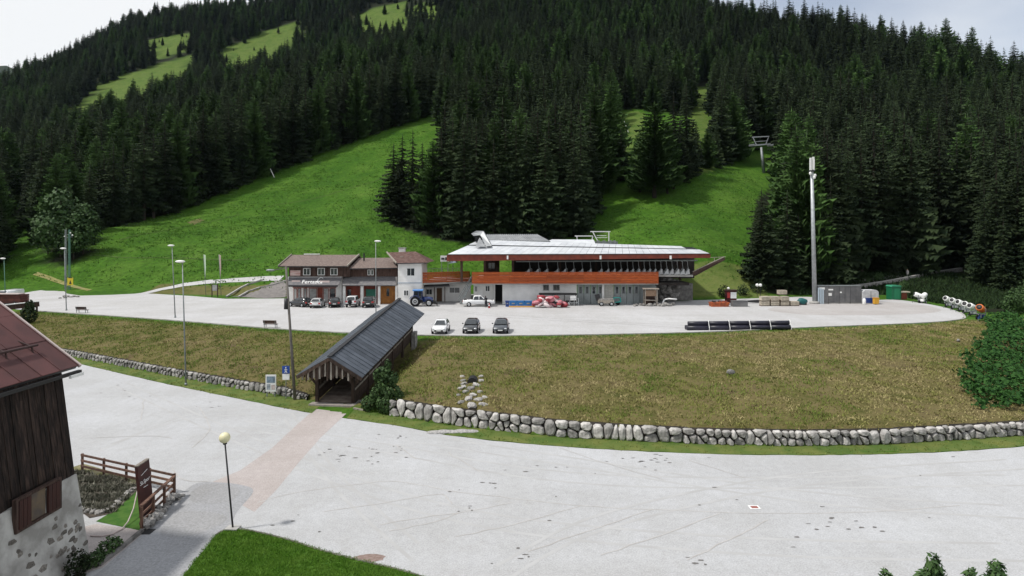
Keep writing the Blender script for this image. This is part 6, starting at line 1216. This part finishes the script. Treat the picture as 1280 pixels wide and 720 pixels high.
MB().pbox(84.2, 91.3, 347, 356.5, Y - .3, .05).build('warning_plate', M['yellow'], t); mb = MB(); mb.prism([PT(86.3, 355, Y - .32), PT(89.3, 355, Y - .32), PT(87.8, 350, Y - .32)], (0, .01, 0)); mb.pbox(85.5, 90, 346.6, 347.6, Y - .32, .02); mb.build('warning_mark', M['dark_metal'], t)
for px, m_, lb in ((258, flat('flag_green', (.55, .68, .5)), 'pale green feather flag on a thin pole beside the path'), (277, flat('flag_pink', (.50, .38, .34)), 'pinkish feather flag beside the ramp and notice board')):
    b = PU(px - .5, 370); Y = b.y; t = thing('feather_flag', lb, 'flag', b); MB().tube(b, PT(px - 3.5, 318.5, Y), .05, .03, 6).build('pole', M['galv'], t, True)
    mb = MB(); mb.prism([PT(px - 3.5, 318, Y), PT(px - 1.0, 319, Y), PT(px - .7, 335, Y), PT(px - 1.5, 347, Y), PT(px - 2.0, 340, Y)], (0, .04, 0)); mb.build('cloth', m_, t)
b = PU(267.5, 371); Y = b.y; t = thing('notice_board', 'small framed notice board between the two feather flags', 'notice board', b)
for px in (264.8, 271.8): MB().pbox(px - .5, px + .5, 355, 371.5, Y, .12).build('post', M['dark_wood'], t)
MB().pbox(265.5, 271.2, 356, 363.5, Y - .02, .06).build('panel', M['pane_light'], t)
for px, py, lb in ((338.5, 409.5, 'dark bench at the bank edge above the leaning pole'), (103, 391, 'dark bench near the lattice tower lamp')):
    b = PU(px, py); t = thing('bench', lb, 'bench', b, R(-6)); MB().box(-.85, .85, -.22, .22, .42, .47).build('seat', M['dark_wood'], t, local=True); MB().prism([(-.85, -.25, .55), (.85, -.25, .55), (.85, -.34, .92), (-.85, -.34, .92)], (0, .05, 0)).build('backrest', M['dark_wood'], t, local=True)
    for s in (-.7, .7): mb = MB(); mb.beam((s, -.24, 0), (s, -.3, .9), .06); mb.beam((s, .18, 0), (s, .18, .44), .06); mb.beam((s, -.25, .4), (s, .2, .4), .06); mb.build('leg', M['galv'], t, local=True)
# antenna mast
b = PU(1018.5, 379.5); Y = b.y; t = thing('antenna_mast', 'tall grey antenna mast with white panel antennas', 'mast', b); tp = PT(1014.5, 203, Y); MB().tube(b, tp, .38, .24, 14).build('pole', M['steel'], t, True); MB().tube(b, b + Vector((0, 0, .4)), .8, .8, 12).build('base', M['concrete'], t, True)
for dx, py0, py1, yy in ((-.32, 197.5, 213, -.3), (.12, 196.5, 212, -.35), (.4, 199, 213.5, .1)): MB().box(tp.x + dx - .14, tp.x + dx + .14, Y + yy - .1, Y + yy + .1, ZZ(py1, Y), ZZ(py0, Y)).build('panel_antenna', M['lamp_white'], t)
MB().tube(PT(1014.6, 214.5, Y), PT(1014.6, 213, Y), .5, .5, 10).build('collar', M['dark_metal'], t, True)
for dx, py in ((-.35, 217), (.42, 219.5), (.3, 222)): MB().ball(Vector((tp.x + dx, Y - .3, ZZ(py, Y))), (.24, .2, .3), 2).build('dish', M['lamp_white'], t, True)
MB().tube(tp, tp + Vector((0, 0, .8)), .06).build('spike', M['steel'], t)
# lift pylon on the slope
b = hit(955, 216, 150); Y = b.y; t = thing('lift_pylon', 'chairlift pylon with wide cross arm on the slope above the station', 'pylon', b); tp = PT(951.5, 184, Y); MB().tube(b - Vector((0, 0, .5)), tp, .55, .4, 10).build('shaft', M['galv'], t, True)
mb = MB(); mb.beam(PT(939, 182, Y), PT(963, 180, Y), .5, .45); mb.build('cross_arm', M['steel'], t)
mb = MB(); mb.beam(PT(940, 171.5, Y), PT(961.5, 170.5, Y), .3); mb.beam(PT(941, 171.5, Y), PT(946, 182, Y), .25); mb.beam(PT(961, 170.5, Y), PT(957, 181, Y), .25); mb.beam(PT(945, 177, Y), PT(959, 176, Y), .18); mb.build('lifting_frame', M['steel'], t)
for px in (939.5, 963): 
    mb = MB(); c = PT(px, 183, Y); mb.beam(c + Vector((0, -2.2, 0)), c + Vector((0, 2.2, .5)), .3, .35)
    for k in range(5): q = c + Vector((0, -2 + k, -.05 + .1 * k)); mb.tube(q + Vector((-.15, 0, .3)), q + Vector((.15, 0, .3)), .28, .28, 8)
    mb.build('sheave_train', M['galv'], t)
# ------------------------------------------------------------------ things on the upper car park
for k, px in enumerate((634.2, 641.5, 651, 660.2)):
    p = at_u(px, 383.2); w = .62 if k else .3; t = thing('blue_tub', 'blue plastic tub in the row by the red tarpaulin heap' if k else 'narrow darker blue tub at the open end of the tub row', 'tub', p, 0, 'blue tubs' if k else None)
    m_ = M['blue_plastic'] if k else M['blue_paint']; mb = MB(); mb.prism([(-w * .92, -.4, 0), (w * .92, -.4, 0), (w, -.45, .85), (-w, -.45, .85)], (0, .85, 0)); mb.build('tub', m_, t, local=True); MB().box(-w - .04, w + .04, -.5, .46, .85, .92).build('rim', m_, t, local=True); MB().box(-w * .4, w * .4, -.46, -.44, .45, .62).build('sticker', M['pane_light'], t, local=True)
mb = MB(); p = at_u(656, 384); mb.box(p.x - 2.5, p.x + 1.6, p.y - .2, p.y + .1, ZU + .004, ZU + .2); tag(mb.build('orange_plank', flat('plank_orange', (.6, .33, .08))), 'long orange plank lying in front of the blue tubs', 'plank')
pd = at_u(686, 385, .9); rr = random.Random(4); hp_ = thing('tarpaulin_heap', 'heap of folded red, pink and white crash mats', 'heap', pd)
cm = [mat('mat_red', (.32, .05, .06), (.22, .035, .045), 3, .7, .3), mat('mat_pink', (.52, .22, .25), (.4, .14, .17), 3, .7, .3), mat('mat_white', (.7, .62, .62), (.55, .42, .43), 3, .7, .3)]
for k in range(34):
    lv = rr.random() ** 1.3; x = rr.uniform(-3.1, 3.0) * (1 - .55 * lv); z = .25 + lv * 1.45; y = rr.uniform(-.7, .7) * (1 - .4 * lv)
    mb = MB(); mb.ball((0, 0, 0), (rr.uniform(.45, .85), rr.uniform(.35, .55), rr.uniform(.18, .34)), 2, .12, k); mb.xf(Matrix.Translation((x, y, z)) @ Euler((rr.uniform(-.3, .3), rr.uniform(-.5, .5), rr.uniform(0, 3))).to_matrix().to_4x4()); mb.build('folded_mat', cm[k % 3 if k % 5 else 0], hp_, True, True)
# black trailer shelter behind the heap
p = at_u(697, 382.0, .3); t = thing('equipment_trailer', 'black topped equipment trailer with white panels behind the crash mats', 'trailer', p)
MB().box(-3.0, 3.1, -.6, .8, 1.75, 2.0).build('canopy', M['black'], t, local=True)
for x in (-2.8, -.9, 1.1, 2.9): MB().beam((x, -.5, .0), (x, -.5, 1.75), .1).build('post', M['dark_metal'], t, local=True)
for x0, x1 in ((-2.4, -.95), (.0, 1.3)): MB().box(x0, x1, -.45, -.35, .75, 1.62).build('panel', M['pane_light'], t, local=True)
MB().box(-2.9, 3.0, -.3, .7, .35, .75).build('bed', M['dark_metal'], t, local=True); MB().box(2.05, 2.95, -.62, -.52, .9, 1.6).build('white_box', M['white'], t, local=True)
for x in (-1.8, 1.8): wheel(t, x, -.5, .34, .2)
p = at_u(717.5, 382); t = thing('metal_rack', 'pale tubular rack standing beside the crash mats', 'rack', p); mb = MB()
for x in (-.7, 0, .7):
    for y in (-.3, .3): mb.beam((x, y, 0), (x, y, 1.2), .07)
for z in (.5, 1.15): mb.beam((-.7, -.3, z), (.7, -.3, z), .07); mb.beam((-.7, .3, z), (.7, .3, z), .07)
mb.build('frame', M['steel'], t, local=True)
for px, lb in ((729, 'low steel trestle before the first garage doors'), (736.5, 'second low steel trestle beside the quad bike')):
    p = at_u(px, 381); t = thing('trestle', lb, 'trestle', p); mb = MB()
    for s in (-.5, .5): mb.beam((s, -.3, 0), (s, 0, .7), .05); mb.beam((s, .3, 0), (s, 0, .7), .05)
    mb.beam((-.6, 0, .7), (.6, 0, .7), .08); mb.build('frame', M['galv'], t, local=True)
p = at_u(757, 381.8, -.7); t = thing('utility_cart', 'muddy grey utility cart parked before the garage wall', 'cart', p); MB().box(-1.3, 1.2, -.5, .5, .45, .95).build('bed', M['grey_wood'], t, local=True); MB().box(-1.25, 1.15, -.45, .45, .955, 1.15).build('load', M['stone_dark'], t, local=True); MB().beam((-1.25, 0, .9), (-1.5, 0, 1.9), .08, .8).build('backboard', M['dark_metal'], t, local=True)
for x in (-.85, .8):
    for s in (-1, 1): wheel(t, x, s * .5, .35, .22)
p = at_u(770, 381.2, -.9); t = thing('teal_barrow', 'teal tube framed barrow beside the second garage doors', 'barrow', p); mb = MB(); mb.path([Vector(v) for v in ((-.5, 0, .5), (-.5, 0, 1.25), (.55, 0, 1.25), (.65, 0, .6), (-.5, 0, .5))], .07, 6); mb.path([Vector(v) for v in ((-.5, .5, .5), (-.5, .5, 1.25), (.55, .5, 1.25), (.65, .5, .6), (-.5, .5, .5))], .07, 6); mb.build('frame', M['teal'], t, local=True); wheel(t, .2, .25, .32, .2); MB().box(-.4, .5, .05, .45, .5, .6).build('tray', M['dark_metal'], t, local=True)
# wooden stall at the terrace end
p = at_u(811, 381.2, -1.2); t = thing('wooden_stall', 'small open wooden stall under the terrace end', 'stall', p)
for x, y in ((-.95, -.5), (.95, -.5), (-.95, .7), (.95, .7)): MB().beam((x, y, 0), (x * 1.0, y, 2.7), .14).build('post', M['grey_wood'], t, local=True)
MB().box(-1.2, 1.25, -.7, .9, 2.7, 2.85).build('roof', M['grey_wood'], t, local=True); MB().box(-.85, .85, -.45, -.38, 1.6, 2.55).build('panel', mat('stall_panel', (.28, .19, .13)), t, local=True); MB().box(-.85, .85, .6, .66, .1, 2.6).build('back', M['dark_wood'], t, local=True); MB().box(-.9, .9, -.5, .5, .85, .95).build('counter', M['grey_wood'], t, local=True)
for k in range(26):
    px = rr.uniform(792, 842); p = at_u(px, 382.4 + rr.uniform(-.6, .9)); s = rr.uniform(.2, .5); o = link('rubble_stone', rr.choice(BOULD_D), None, p + Vector((0, 0, s * .35)), Euler((rr.uniform(0, 1), rr.uniform(0, 1), rr.uniform(0, 3))), (s, s * .8, s * .6)); tag(o, 'grey rubble stone lying before the wooden stall and terrace end', 'stone', 'rubble stones by the stall')
for k in range(30):
    p = PT(rr.uniform(826, 846), rr.uniform(350, 374), 106 + rr.uniform(-1, 1)); s = rr.uniform(.35, .75); p.y = 105.3 + (374 - 350) * .02; o = link('slope_stone', rr.choice(BOULD_D), None, p, Euler((rr.uniform(0, 1), rr.uniform(0, 1), rr.uniform(0, 3))), (s, s * .8, s * .7)); tag(o, 'dark rock set in the rubble face beyond the terrace end', 'rock', 'rubble face rocks')
p = at_u(834, 382.3); t = thing('white_pipe', 'bent white pipe leaning by the rubble near the stall', 'pipe', p); MB().path([Vector(v) for v in ((-.9, 0, .0), (-.5, 0, 1.0), (.2, 0, 1.15), (1.6, .2, 1.05))], .12, 8).build('pipe', M['white'], t, True, True)
# orange skip, sign box, crates, globes
p = at_u(900, 383.5, .5); t = thing('orange_skip', 'low orange steel skip filled with dark scrap', 'skip', p); mb = MB(); mb.prism([(-1.35, -.6, 0), (1.35, -.6, 0), (1.5, -.65, .7), (-1.5, -.65, .7)], (0, 1.3, 0)); mb.build('tub', mat('rusty_orange', (.42, .10, .03), (.22, .06, .03), 2, .7), t, local=True)
for k in range(9): MB().ball((rr.uniform(-1.2, 1.2), rr.uniform(-.3, .5), .75), (.25, .25, .2), 1, .2, k).build('scrap', M['red_brown'] if k % 2 else M['dark_metal'], t, local=True)
p = at_u(915.5, 378.5, .5); t = thing('sign_box', 'dark red hut with white poster panel behind the orange skip', 'hut', p); MB().box(-.95, .75, -.4, .5, 0, 2.05).build('body', mat('hut_red', (.07, .016, .018)), t, local=True); MB().box(-.28, .72, -.43, -.402, .75, 1.8).build('poster', M['white'], t, local=True); MB().box(-.85, -.36, -.43, -.402, .8, 1.75).build('red_panel', M['red_paint'], t, local=True); MB().box(-1.1, .9, -.55, .6, 2.05, 2.2).build('roof', M['dark_wood'], t, local=True); MB().ball((-.5, 0, 2.42), .22, 2).build('beacon', M['lamp_white'], t, True, True); MB().tube((-.5, 0, 2.1), (-.5, 0, 2.35), .05).build('beacon_stem', M['galv'], t, local=True)
p = at_u(925.5, 383.5, .5); t = thing('grey_crate', 'flat dark grey crate beside the orange skip', 'crate', p); MB().box(-1.2, 1.2, -.5, .5, 0, .85).build('box', M['grey_box'], t, local=True); MB().box(-1.23, 1.23, -.53, .53, .86, .95).build('lid', M['grey_box'], t, local=True)
mb = MB(); p = at_u(942, 379.3, 0); mb.tube(p + Vector((-1.2, 0, .35)), p + Vector((.9, .2, .35)), .16, .28, 8); tag(mb.build('drain_pipe', M['dark_metal']), 'short dark pipe lying between grey crate and pallet boxes', 'pipe')
for px, lb in ((946.5, 'white globe lamp left of its twin under the spruces'), (950.5, 'white globe lamp right of its twin under the spruces')):
    b = hit(px, 371, 100); t = thing('twin_globe_lamp', 'low white globe lamp of the pair under the spruces', 'lamp', b, 0, 'pair of white globes'); MB().tube((0, 0, -.2), (0, 0, 1.9), .05).build('post', M['dark_metal'], t, local=True); MB().ball((0, 0, 2.15), .3, 3).build('globe', M['lamp_white'], t, True, True)
crates = [(957, 382.7, 0), (957, 382.7, 1), (969, 382.7, 0), (969, 382.7, 1), (981.5, 382.7, 0), (981.5, 382.7, 1), (994, 382.7, 0), (979, 380.5, 2.0)]
clab = ['lower pale pallet box in the stack beside the dark pipe', 'upper pale pallet box in the stack beside the dark pipe', 'lower pale pallet box of the second stack from the dark pipe', 'upper pale pallet box of the second stack from the dark pipe', 'lower pale pallet box of the third stack from the dark pipe', 'upper pale pallet box of the third stack from the dark pipe', 'single low pallet box nearest the teal bin', 'topmost pale pallet box on the tallest stack']
for (px, py, lv), lb in zip(crates, clab):
    p = at_u(px, py, .5); p.z += lv * .78; w = .66; t = thing('pallet_box', lb, 'crate', p, R(rr.uniform(-4, 4)))
    for k in range(3): MB().box(-w, w, -.5, -.46, .12 + k * .2, .29 + k * .2).build('slat', M['pallet'], t, local=True)
    MB().box(-w + .03, w - .03, -.455, .5, .12, .71).build('crate_body', M['pallet'], t, local=True)
    for x in (-w + .08, 0, w - .08): MB().box(x - .08, x + .08, -.5, .5, 0, .12).build('skid', M['dark_wood'], t, local=True)
    MB().box(-w, w, -.52, .52, .715, .765).build('lid', M['pallet'], t, local=True)
p = at_u(1004.5, 381.5, .5); t = thing('teal_bin', 'teal tarpaulin covered bin beside the mast foot', 'bin', p); mb = MB(); mb.ball((0, 0, .55), (.85, .5, .6), 2, .1, 3); mb.build('cover', M['green_paint'] if False else flat('teal_tarp', (.01, .10, .10), .6), t, True, True); MB().box(-.6, .6, -.35, .35, 0, .4).build('bin', M['dark_metal'], t, local=True)
# grey cabinets row
p = at_u(1050, 379.8, .8); t = thing('switchgear_cabinets', 'row of dark grey switchgear cabinets with pale stickers behind the mast', 'cabinet', p)
for k in range(4):
    x0 = -3.6 + k * 1.85; MB().box(x0, x0 + 1.8, -.5, .6, .15, 2.95).build('cabinet', M['grey_box'], t, local=True); MB().box(x0 + .9 - .012, x0 + .9 + .012, -.512, -.5, .2, 2.9).build('door_seam', M['black'], t, local=True); MB().box(x0 - .02, x0 + 1.82, -.55, .65, 2.95, 3.05).build('top', M['galv'], t, local=True); MB().box(x0 + .1, x0 + 1.7, -.45, .5, 0, .15).build('plinth', M['concrete'], t, local=True)
for x, z, w, h in ((-2.9, 2.55, .5, .18), (-1.5, 1.55, .28, .24), (-1.4, 2.35, .4, .12), (.3, 1.9, .16, .12)): MB().box(x - w, x + w, -.53, -.514, z - h, z + h).build('sticker', M['lamp_white'], t, local=True)
p = at_u(1026, 380, .3); t = thing('glass_panels', 'bluish white panels leaning between mast and cabinets', 'panel', p)
for k in range(3): MB().box(-.45 + k * .36, -.2 + k * .36, -.3, -.2, 0, 2.7 - .1 * k).build('panel', flat('panel_blue', (.42, .5, .56), .3), t, local=True)
p = at_u(1089.5, 380, 1.0); t = thing('white_container', 'small white container with rounded top beside the cabinets', 'container', p); mb = MB(); mb.prism([(-1.3, -.8, 0), (1.3, -.8, 0), (1.3, -.8, 2.0), (1.0, -.8, 2.3), (-1.0, -.8, 2.3), (-1.3, -.8, 2.0)], (0, 1.7, 0)); mb.build('shell', mat('container_white', (.5, .51, .52), (.4, .41, .42)), t, local=True); MB().box(-1.0, .9, -.84, -.802, .15, 1.0).build('front_panel', M['blue_paint'], t, local=True); MB().box(-.02, .02, -.83, -.802, 1.02, 2.1).build('seam', M['dark_metal'], t, local=True)
p = at_u(1093.5, 380.3, -.3); t = thing('yellow_bin', 'yellow wheeled bin in front of the white container', 'bin', p); MB().prism([(-.32, -.3, .1), (.32, -.3, .1), (.38, -.35, 1.05), (-.38, -.35, 1.05)], (0, .65, 0)).build('bin', flat('bin_yellow', (.65, .34, .03)), t, local=True); MB().box(-.42, .42, -.38, .38, 1.05, 1.13).build('lid', flat('bin_lid', (.5, .24, .03)), t, local=True); wheel(t, -.0, .3, .1, .7)
p = at_u(1079, 380.5, -.3); t = thing('white_barrel', 'short white barrel between cabinets and container', 'barrel', p); MB().lathe([(.2, 0), (.25, .1), (.25, .8), (.18, .95)], 12).build('barrel', M['lamp_white'], t, True, True); MB().lathe([(.19, .95), (.2, 1.0), (.1, 1.05)], 12).build('lid', M['white'], t, True, True)
p = at_u(1117, 374, 0); t = thing('green_cabin', 'green portable toilet cabin below the forest road', 'cabin', p); MB().box(-.85, .85, -.8, .8, 0, 2.3).build('body', M['green_paint'], t, local=True); MB().box(-.35, .6, -.84, -.802, .1, 2.0).build('door', flat('door_green', (.02, .19, .09)), t, local=True); MB().prism([(-.95, -.9, 2.3), (.95, -.9, 2.3), (.7, -.9, 2.55), (-.7, -.9, 2.55)], (0, 1.8, 0)).build('roof', flat('roof_green', (.03, .22, .12)), t, local=True)
p = at_u(1129, 374.2, 0); t = thing('map_lectern', 'pale topped wooden stand beside the green cabin', 'stand', p); MB().box(-.95, .95, -.5, .5, 1.25, 1.45).build('top', M['pallet'], t, local=True); MB().box(-.5, .5, -.3, .3, 0, 1.25).build('body', M['red_brown'], t, local=True)
# snow guns
def snow_gun(label, px, py, rz, barrel, base, sc=1.0, grp=None):
    p = at_u(px, py); t = thing('snow_gun', label, 'snow gun', p, rz, grp); t.scale = (sc, sc, sc)
    mb = MB(); mb.lathe([(.42, -.55), (.46, -.5), (.46, .45), (.40, .6), (.34, .6)], 16); mb.xf(Matrix.Translation((0, 0, 1.55)) @ Matrix.Rotation(R(68), 4, 'Y')); mb.build('barrel', barrel, t, True, True)
    mb = MB(); mb.lathe([(.05, .595), (.33, .602), (.33, .61), (.05, .612)], 14); mb.xf(Matrix.Translation((0, 0, 1.55)) @ Matrix.Rotation(R(68), 4, 'Y')); mb.build('fan_grille', M['dark_metal'], t, True, True)
    mb = MB(); mb.beam((-.1, -.5, .8), (0, -.5, 1.6), .09); mb.beam((-.1, .5, .8), (0, .5, 1.6), .09); mb.beam((-.1, -.5, .8), (-.1, .5, .8), .1); mb.tube((-.1, 0, .35), (-.1, 0, .85), .1, .08, 8); mb.build('yoke', M['galv'], t, local=True)
    mb = MB(); mb.beam((-.9, -.55, .3), (.9, 0, .3), .1); mb.beam((-.9, .55, .3), (.9, 0, .3), .1); mb.beam((-.6, -.6, .3), (-.6, .6, .3), .1); mb.build('chassis', base, t, local=True)
    MB().box(-.75, -.2, -.3, .3, .4, .85).build('control_box', base if base is not M['dark_metal'] else M['lamp_white'], t, local=True)
    for s in (-1, 1): wheel(t, -.6, s * .62, .28, .16)
    MB().tube((.9, 0, .3), (.9, 0, 0), .05).build('jack', M['galv'], t, local=True)
for k, (px, py, a) in enumerate([(1181, 384.6, 200), (1189, 387.4, 205), (1197, 390.0, 195), (1204.5, 392.6, 210), (1211.5, 395.4, 200)]): snow_gun('white snow gun in the curved row along the car park edge', px + 3, py, R(a), M['lamp_white'], M['dark_metal'], .88, 'white snow guns in the row')
snow_gun('snow gun with orange barrel and blue base ending the row', 1226, 400.5, R(215), M['orange_paint'], M['blue_paint'], 1.02)
for k, (px, py, a, lb) in enumerate([(1147, 378.5, 160, 'white snow gun standing apart nearest the stand'), (1155, 379, 30, 'white snow gun standing apart facing the forest road')]): snow_gun(lb, px, py, R(a), M['lamp_white'], M['dark_metal'], .85)
# black pipes with pale spacers
p0, p1 = PU(861, 412.7), PU(989, 411.6); k_ = 0; rr = random.Random(6)
segs = 5
for s in range(segs):
    a, b = p0.lerp(p1, s / segs), p0.lerp(p1, (s + 1) / segs - .008)
    for dy, dz, lb in ((0, .27, 'front lower'), (.56, .27, 'rear lower'), (.28, .75, 'upper')):
        q0, q1 = a + Vector((rr.uniform(0, .1), dy, dz)), b + Vector((rr.uniform(-.1, 0), dy, dz))
        if s == 0 and dz < .5: q0 = q0 + Vector((-.3, 0, 0))
        mb = MB(); mb.tube(q0, q1, .265, .265, 14); o = mb.build('black_pipe', M['pipe'], None, True); tag(o, 'black plastic pipe length in the ' + lb + ' row of the long pipe stack', 'pipe', 'pipe stack, ' + lb + ' row')
for s in range(segs):
    a = p0.lerp(p1, (s + .96) / segs); mb = MB(); pts = [a + Vector((0, .28 + .335 * math.cos(t), .75 + .335 * math.sin(t))) for t in np.linspace(0, math.pi, 9)]; pts = [a + Vector((0, .9, .02))] + pts[:1] + pts + [a + Vector((0, -.3, .3)), a + Vector((0, -.3, .02))]
    mb.path(pts, .04, 5); tag(mb.build('pipe_strap', M['white']), 'white strap around the black pipe stack', 'strap', 'white straps on the pipe stack')
# forest road with its low wall and a walker
q = [hit(px, py, 112) for px, py in ((1068, 361), (1085, 359), (1105, 356), (1130, 351.5), (1155, 346.5), (1180, 342), (1202, 339))]
mb = MB()
for a, b in zip(q[:-1], q[1:]): mb.beam(a + Vector((0, 0, .25)), b + Vector((0, 0, .25)), .45, .9)
tag(mb.build('road_wall', M['stone_dark']), 'long low stone wall along the rising forest road', 'wall')
mb = MB()
for a, b in zip(q[:-1], q[1:]): mb.beam(a + Vector((0, 0, .76)), b + Vector((0, 0, .76)), .55, .12)
tag(mb.build('wall_coping', M['concrete']), 'pale coping stones along the forest road wall', 'coping')
ribbon('forest_road', [v + Vector((0, 1.9, 0)) for v in q], 3.2, ramp_m, None, .10, True, label='narrow grey forest road climbing into the trees')
a = hit(1139, 350, 112) + Vector((0, 1.2, .2)); person('walker in pale clothes on the forest road behind the wall', (a.x, a.y, float(ground(a.x, a.y)) + .1), R(200), cloth_p, mat('pale_trousers', (.4, .38, .36)), {'lk': (.16, .1, .5), 'la': (.2, .1, .1), 'lt': (.34, .11, .05), 'rk': (-.02, -.1, .5), 'ra': (-.22, -.1, .12), 'rt': (-.1, -.11, .03)}, 1.8)
# trailer with red load, roof beam at the far left
p = PU(14, 383); t = thing('loaded_trailer', 'flat trailer loaded with rust red beams at the car park entrance', 'trailer', (p.x, p.y, ZU)); 
for k in range(4): MB().box(-2.6, 2.2, -.9, .9, .62 + k * .34, .92 + k * .34).build('beam_layer', mat('rust', (.11, .035, .028), (.07, .025, .02), 1.5, .8, .2, rand=.3), t, local=True)
MB().box(-2.9, 2.6, -1, 1, .45, .6).build('bed', M['dark_metal'], t, local=True); MB().box(-2.2, 1.9, -.95, .4, 2.0, 2.12).build('tarp', M['barn_roof_edge'], t, local=True)
for x in (-1.6, 1.4):
    for s in (-1, 1): wheel(t, x, s * .9, .4, .25)
p = PU(0, 381); t = thing('white_van', 'white van partly hidden behind the loaded trailer', 'van', (p.x - .6, p.y + 2.2, ZU)); rg = [[(-w, y, z0), (w, y, z0), (w, y, z1 - .25), (w * .85, y, z1), (-w * .85, y, z1), (-w, y, z1 - .25)] for y, w, z0, z1 in ((-2.4, .85, .5, 1.2), (-1.6, .95, .35, 1.5), (-.9, .95, .35, 2.2), (2.4, .95, .35, 2.3))]; loft(MB(), rg).build('body', P_W, t, True, True)
MB().prism([(-.75, -1.62, 1.5), (.75, -1.62, 1.5), (.7, -1.0, 2.12), (-.7, -1.0, 2.12)], (0, -.04, .04)).build('windscreen', M['glass'], t, local=True)
for x in (-.95, .95):
    for y in (-1.5, 1.5): mb = MB(); mb.lathe([(.2, -.1), (.34, -.1), (.34, .1), (.2, .1)], 14); mb.xf(Matrix.Translation((x, y, .34)) @ Matrix.Rotation(math.pi / 2, 4, 'Y')); mb.build('wheel', M['rubber'], t, True, True)
p = PU(-6, 392); q2 = PU(49, 389.5); t = thing('entrance_barrier', 'white topped dark barrier beam on posts at the bank end', 'barrier', (q2.x, q2.y, ZU - .2))
a, b = PT(-10, 386.5, p.y), PT(49, 380, q2.y); MB().beam(a, b, .3, .7).build('beam', M['dark_wood'], t); MB().beam(a + Vector((0, -.05, .42)), b + Vector((0, -.05, .42)), .5, .12).build('cap', M['white'], t)
for f in (.3, .65, .95): c = a.lerp(b, f); MB().beam(Vector((c.x, c.y, ZU - 1.2)), c, .18).build('post', M['dark_wood'], t)
p = PU(57, 369.5); MB().beam(Vector((0, 0, 0)), Vector((1, 0, 0)), .1) and None
# overhead clutter: rocks and herbs along the back edge of the upper car park
for k in range(14):
    px, py = rr.choice(((84, 371), (79, 373), (88, 371.5), (94, 371))); p = at_u(px + rr.uniform(-4, 4), py + rr.uniform(-.5, .5)); s = rr.uniform(.2, .45); o = link('border_stone', rr.choice(BOULD_D), None, p + Vector((0, 0, .08)), Euler((0, 0, rr.uniform(0, 3))), (s, s * .7, s * .5)); tag(o, 'dark boulder in the group at the lattice tower foot', 'stone', 'boulders at the tower foot')
# dark undergrowth below the forest road
def uk(X, Y):
    Z = ground(X, Y); a, b = to_px(X, Y, Z); return ~inpoly(a, b, MEADOW) & (a > 990) & (a < 1300) & (Y > np.interp(X, [44, 62, 70, 90], [112, 112, 96, 92])) & (Y < 140)
PUG = scatter(9000, 42, 100, 92, 140, uk); tufts('undergrowth', PUG, .75, 5, mat('undergrowth', (.010, .024, .007), (.026, .05, .013), 1.2, 1, world_co=True), 'dark green undergrowth at the forest foot', .4, .14, .9)


trk = mat('mown_track', (.030, .068, .007), (.052, .095, .012), .8, 1)
for tl in ([(112, 319), (150, 322), (200, 322), (250, 324), (312, 324)], [(318, 262), (360, 254), (410, 244), (470, 226), (500, 210)], [(150, 300), (220, 285), (300, 268)]): ribbon('mown_track', g2(tl), .7, trk, None, .05, True, label='faint darker track across the ski slope')
drape_poly('bare_patch', [(234, 278), (250, 273), (256, 276), (242, 281)], mat('bare_soil', (.12, .105, .045), (.07, .09, .02), 1, 1), .05, .5, 'small bare brown patch on the ski slope')
for a_, b_, lb in (((786, 167), (780, 151), 'leaning white marker pole on the grass gap above the larch'), ((343, 222), (338, 211), 'thin pale marker pole at the top of the ski slope')):
    b = hit(a_[0], a_[1], 150); tag(MB().tube(b, PT(b_[0], b_[1], b.y), .16, .1, 6).build('marker_pole', M['white']), lb, 'pole')


tyre = mat('tyre_mark', (.355, .354, .353), (.405, .406, .408), .5, 1, .3, world_co=True, bscale=12, detail=10); cab = mat('cable', (.20, .195, .19), (.3, .29, .28), 2, 1)
for pl_ in ([(150, 480), (330, 560), (560, 640), (900, 680), (1270, 690)], [(300, 530), (480, 560), (760, 600), (1270, 600)], [(360, 520), (420, 600), (520, 690)], [(1270, 640), (1000, 620), (700, 575), (520, 548)], [(130, 560), (240, 520), (360, 515)], [(620, 720), (760, 650), (1000, 600), (1270, 580)]):
    q = smooth_line([tuple(PL(*p))[:2] for p in pl_], 8)
    for o_ in (-.75, .75): TYR = globals().get('TYR', 0) + 1; ribbon('tyre_mark', [Vector((a, b + o_, 0)) for a, b in q], .2, tyre, low, .0016 + .0002 * TYR)
for pl_ in ([(545, 386), (640, 394.5), (740, 401), (860, 407)], [(560, 389), (650, 398), (760, 404), (858, 410)]):
    q = smooth_line([tuple(PU(*p))[:2] for p in pl_], 8); ribbon('surface_joint', [Vector((a, b, ZU)) for a, b in q], .1, cab, upp, .006 + .001 * len(q[0]) + (.002 if pl_[0][0] > 550 else 0))

# ------------------------------------------------------------------ thin valley air
hb = MB().box(-1800, 1800, -75, 2700, -1.4, 830); hm = bpy.data.materials.new('valley_air'); hm.use_nodes = True; ht = hm.node_tree; ht.nodes.clear(); ho = ht.nodes.new('ShaderNodeOutputMaterial'); hv = ht.nodes.new('ShaderNodeVolumePrincipled')
hv.inputs['Color'].default_value = (.62, .80, 1, 1); hv.inputs['Density'].default_value = 1.5e-5; hv.inputs['Anisotropy'].default_value = .1; ht.links.new(hv.outputs[0], ho.inputs['Volume'])
hz_o = link('haze', hb.mesh('haze', hm)); hz_o['kind'] = 'stuff'
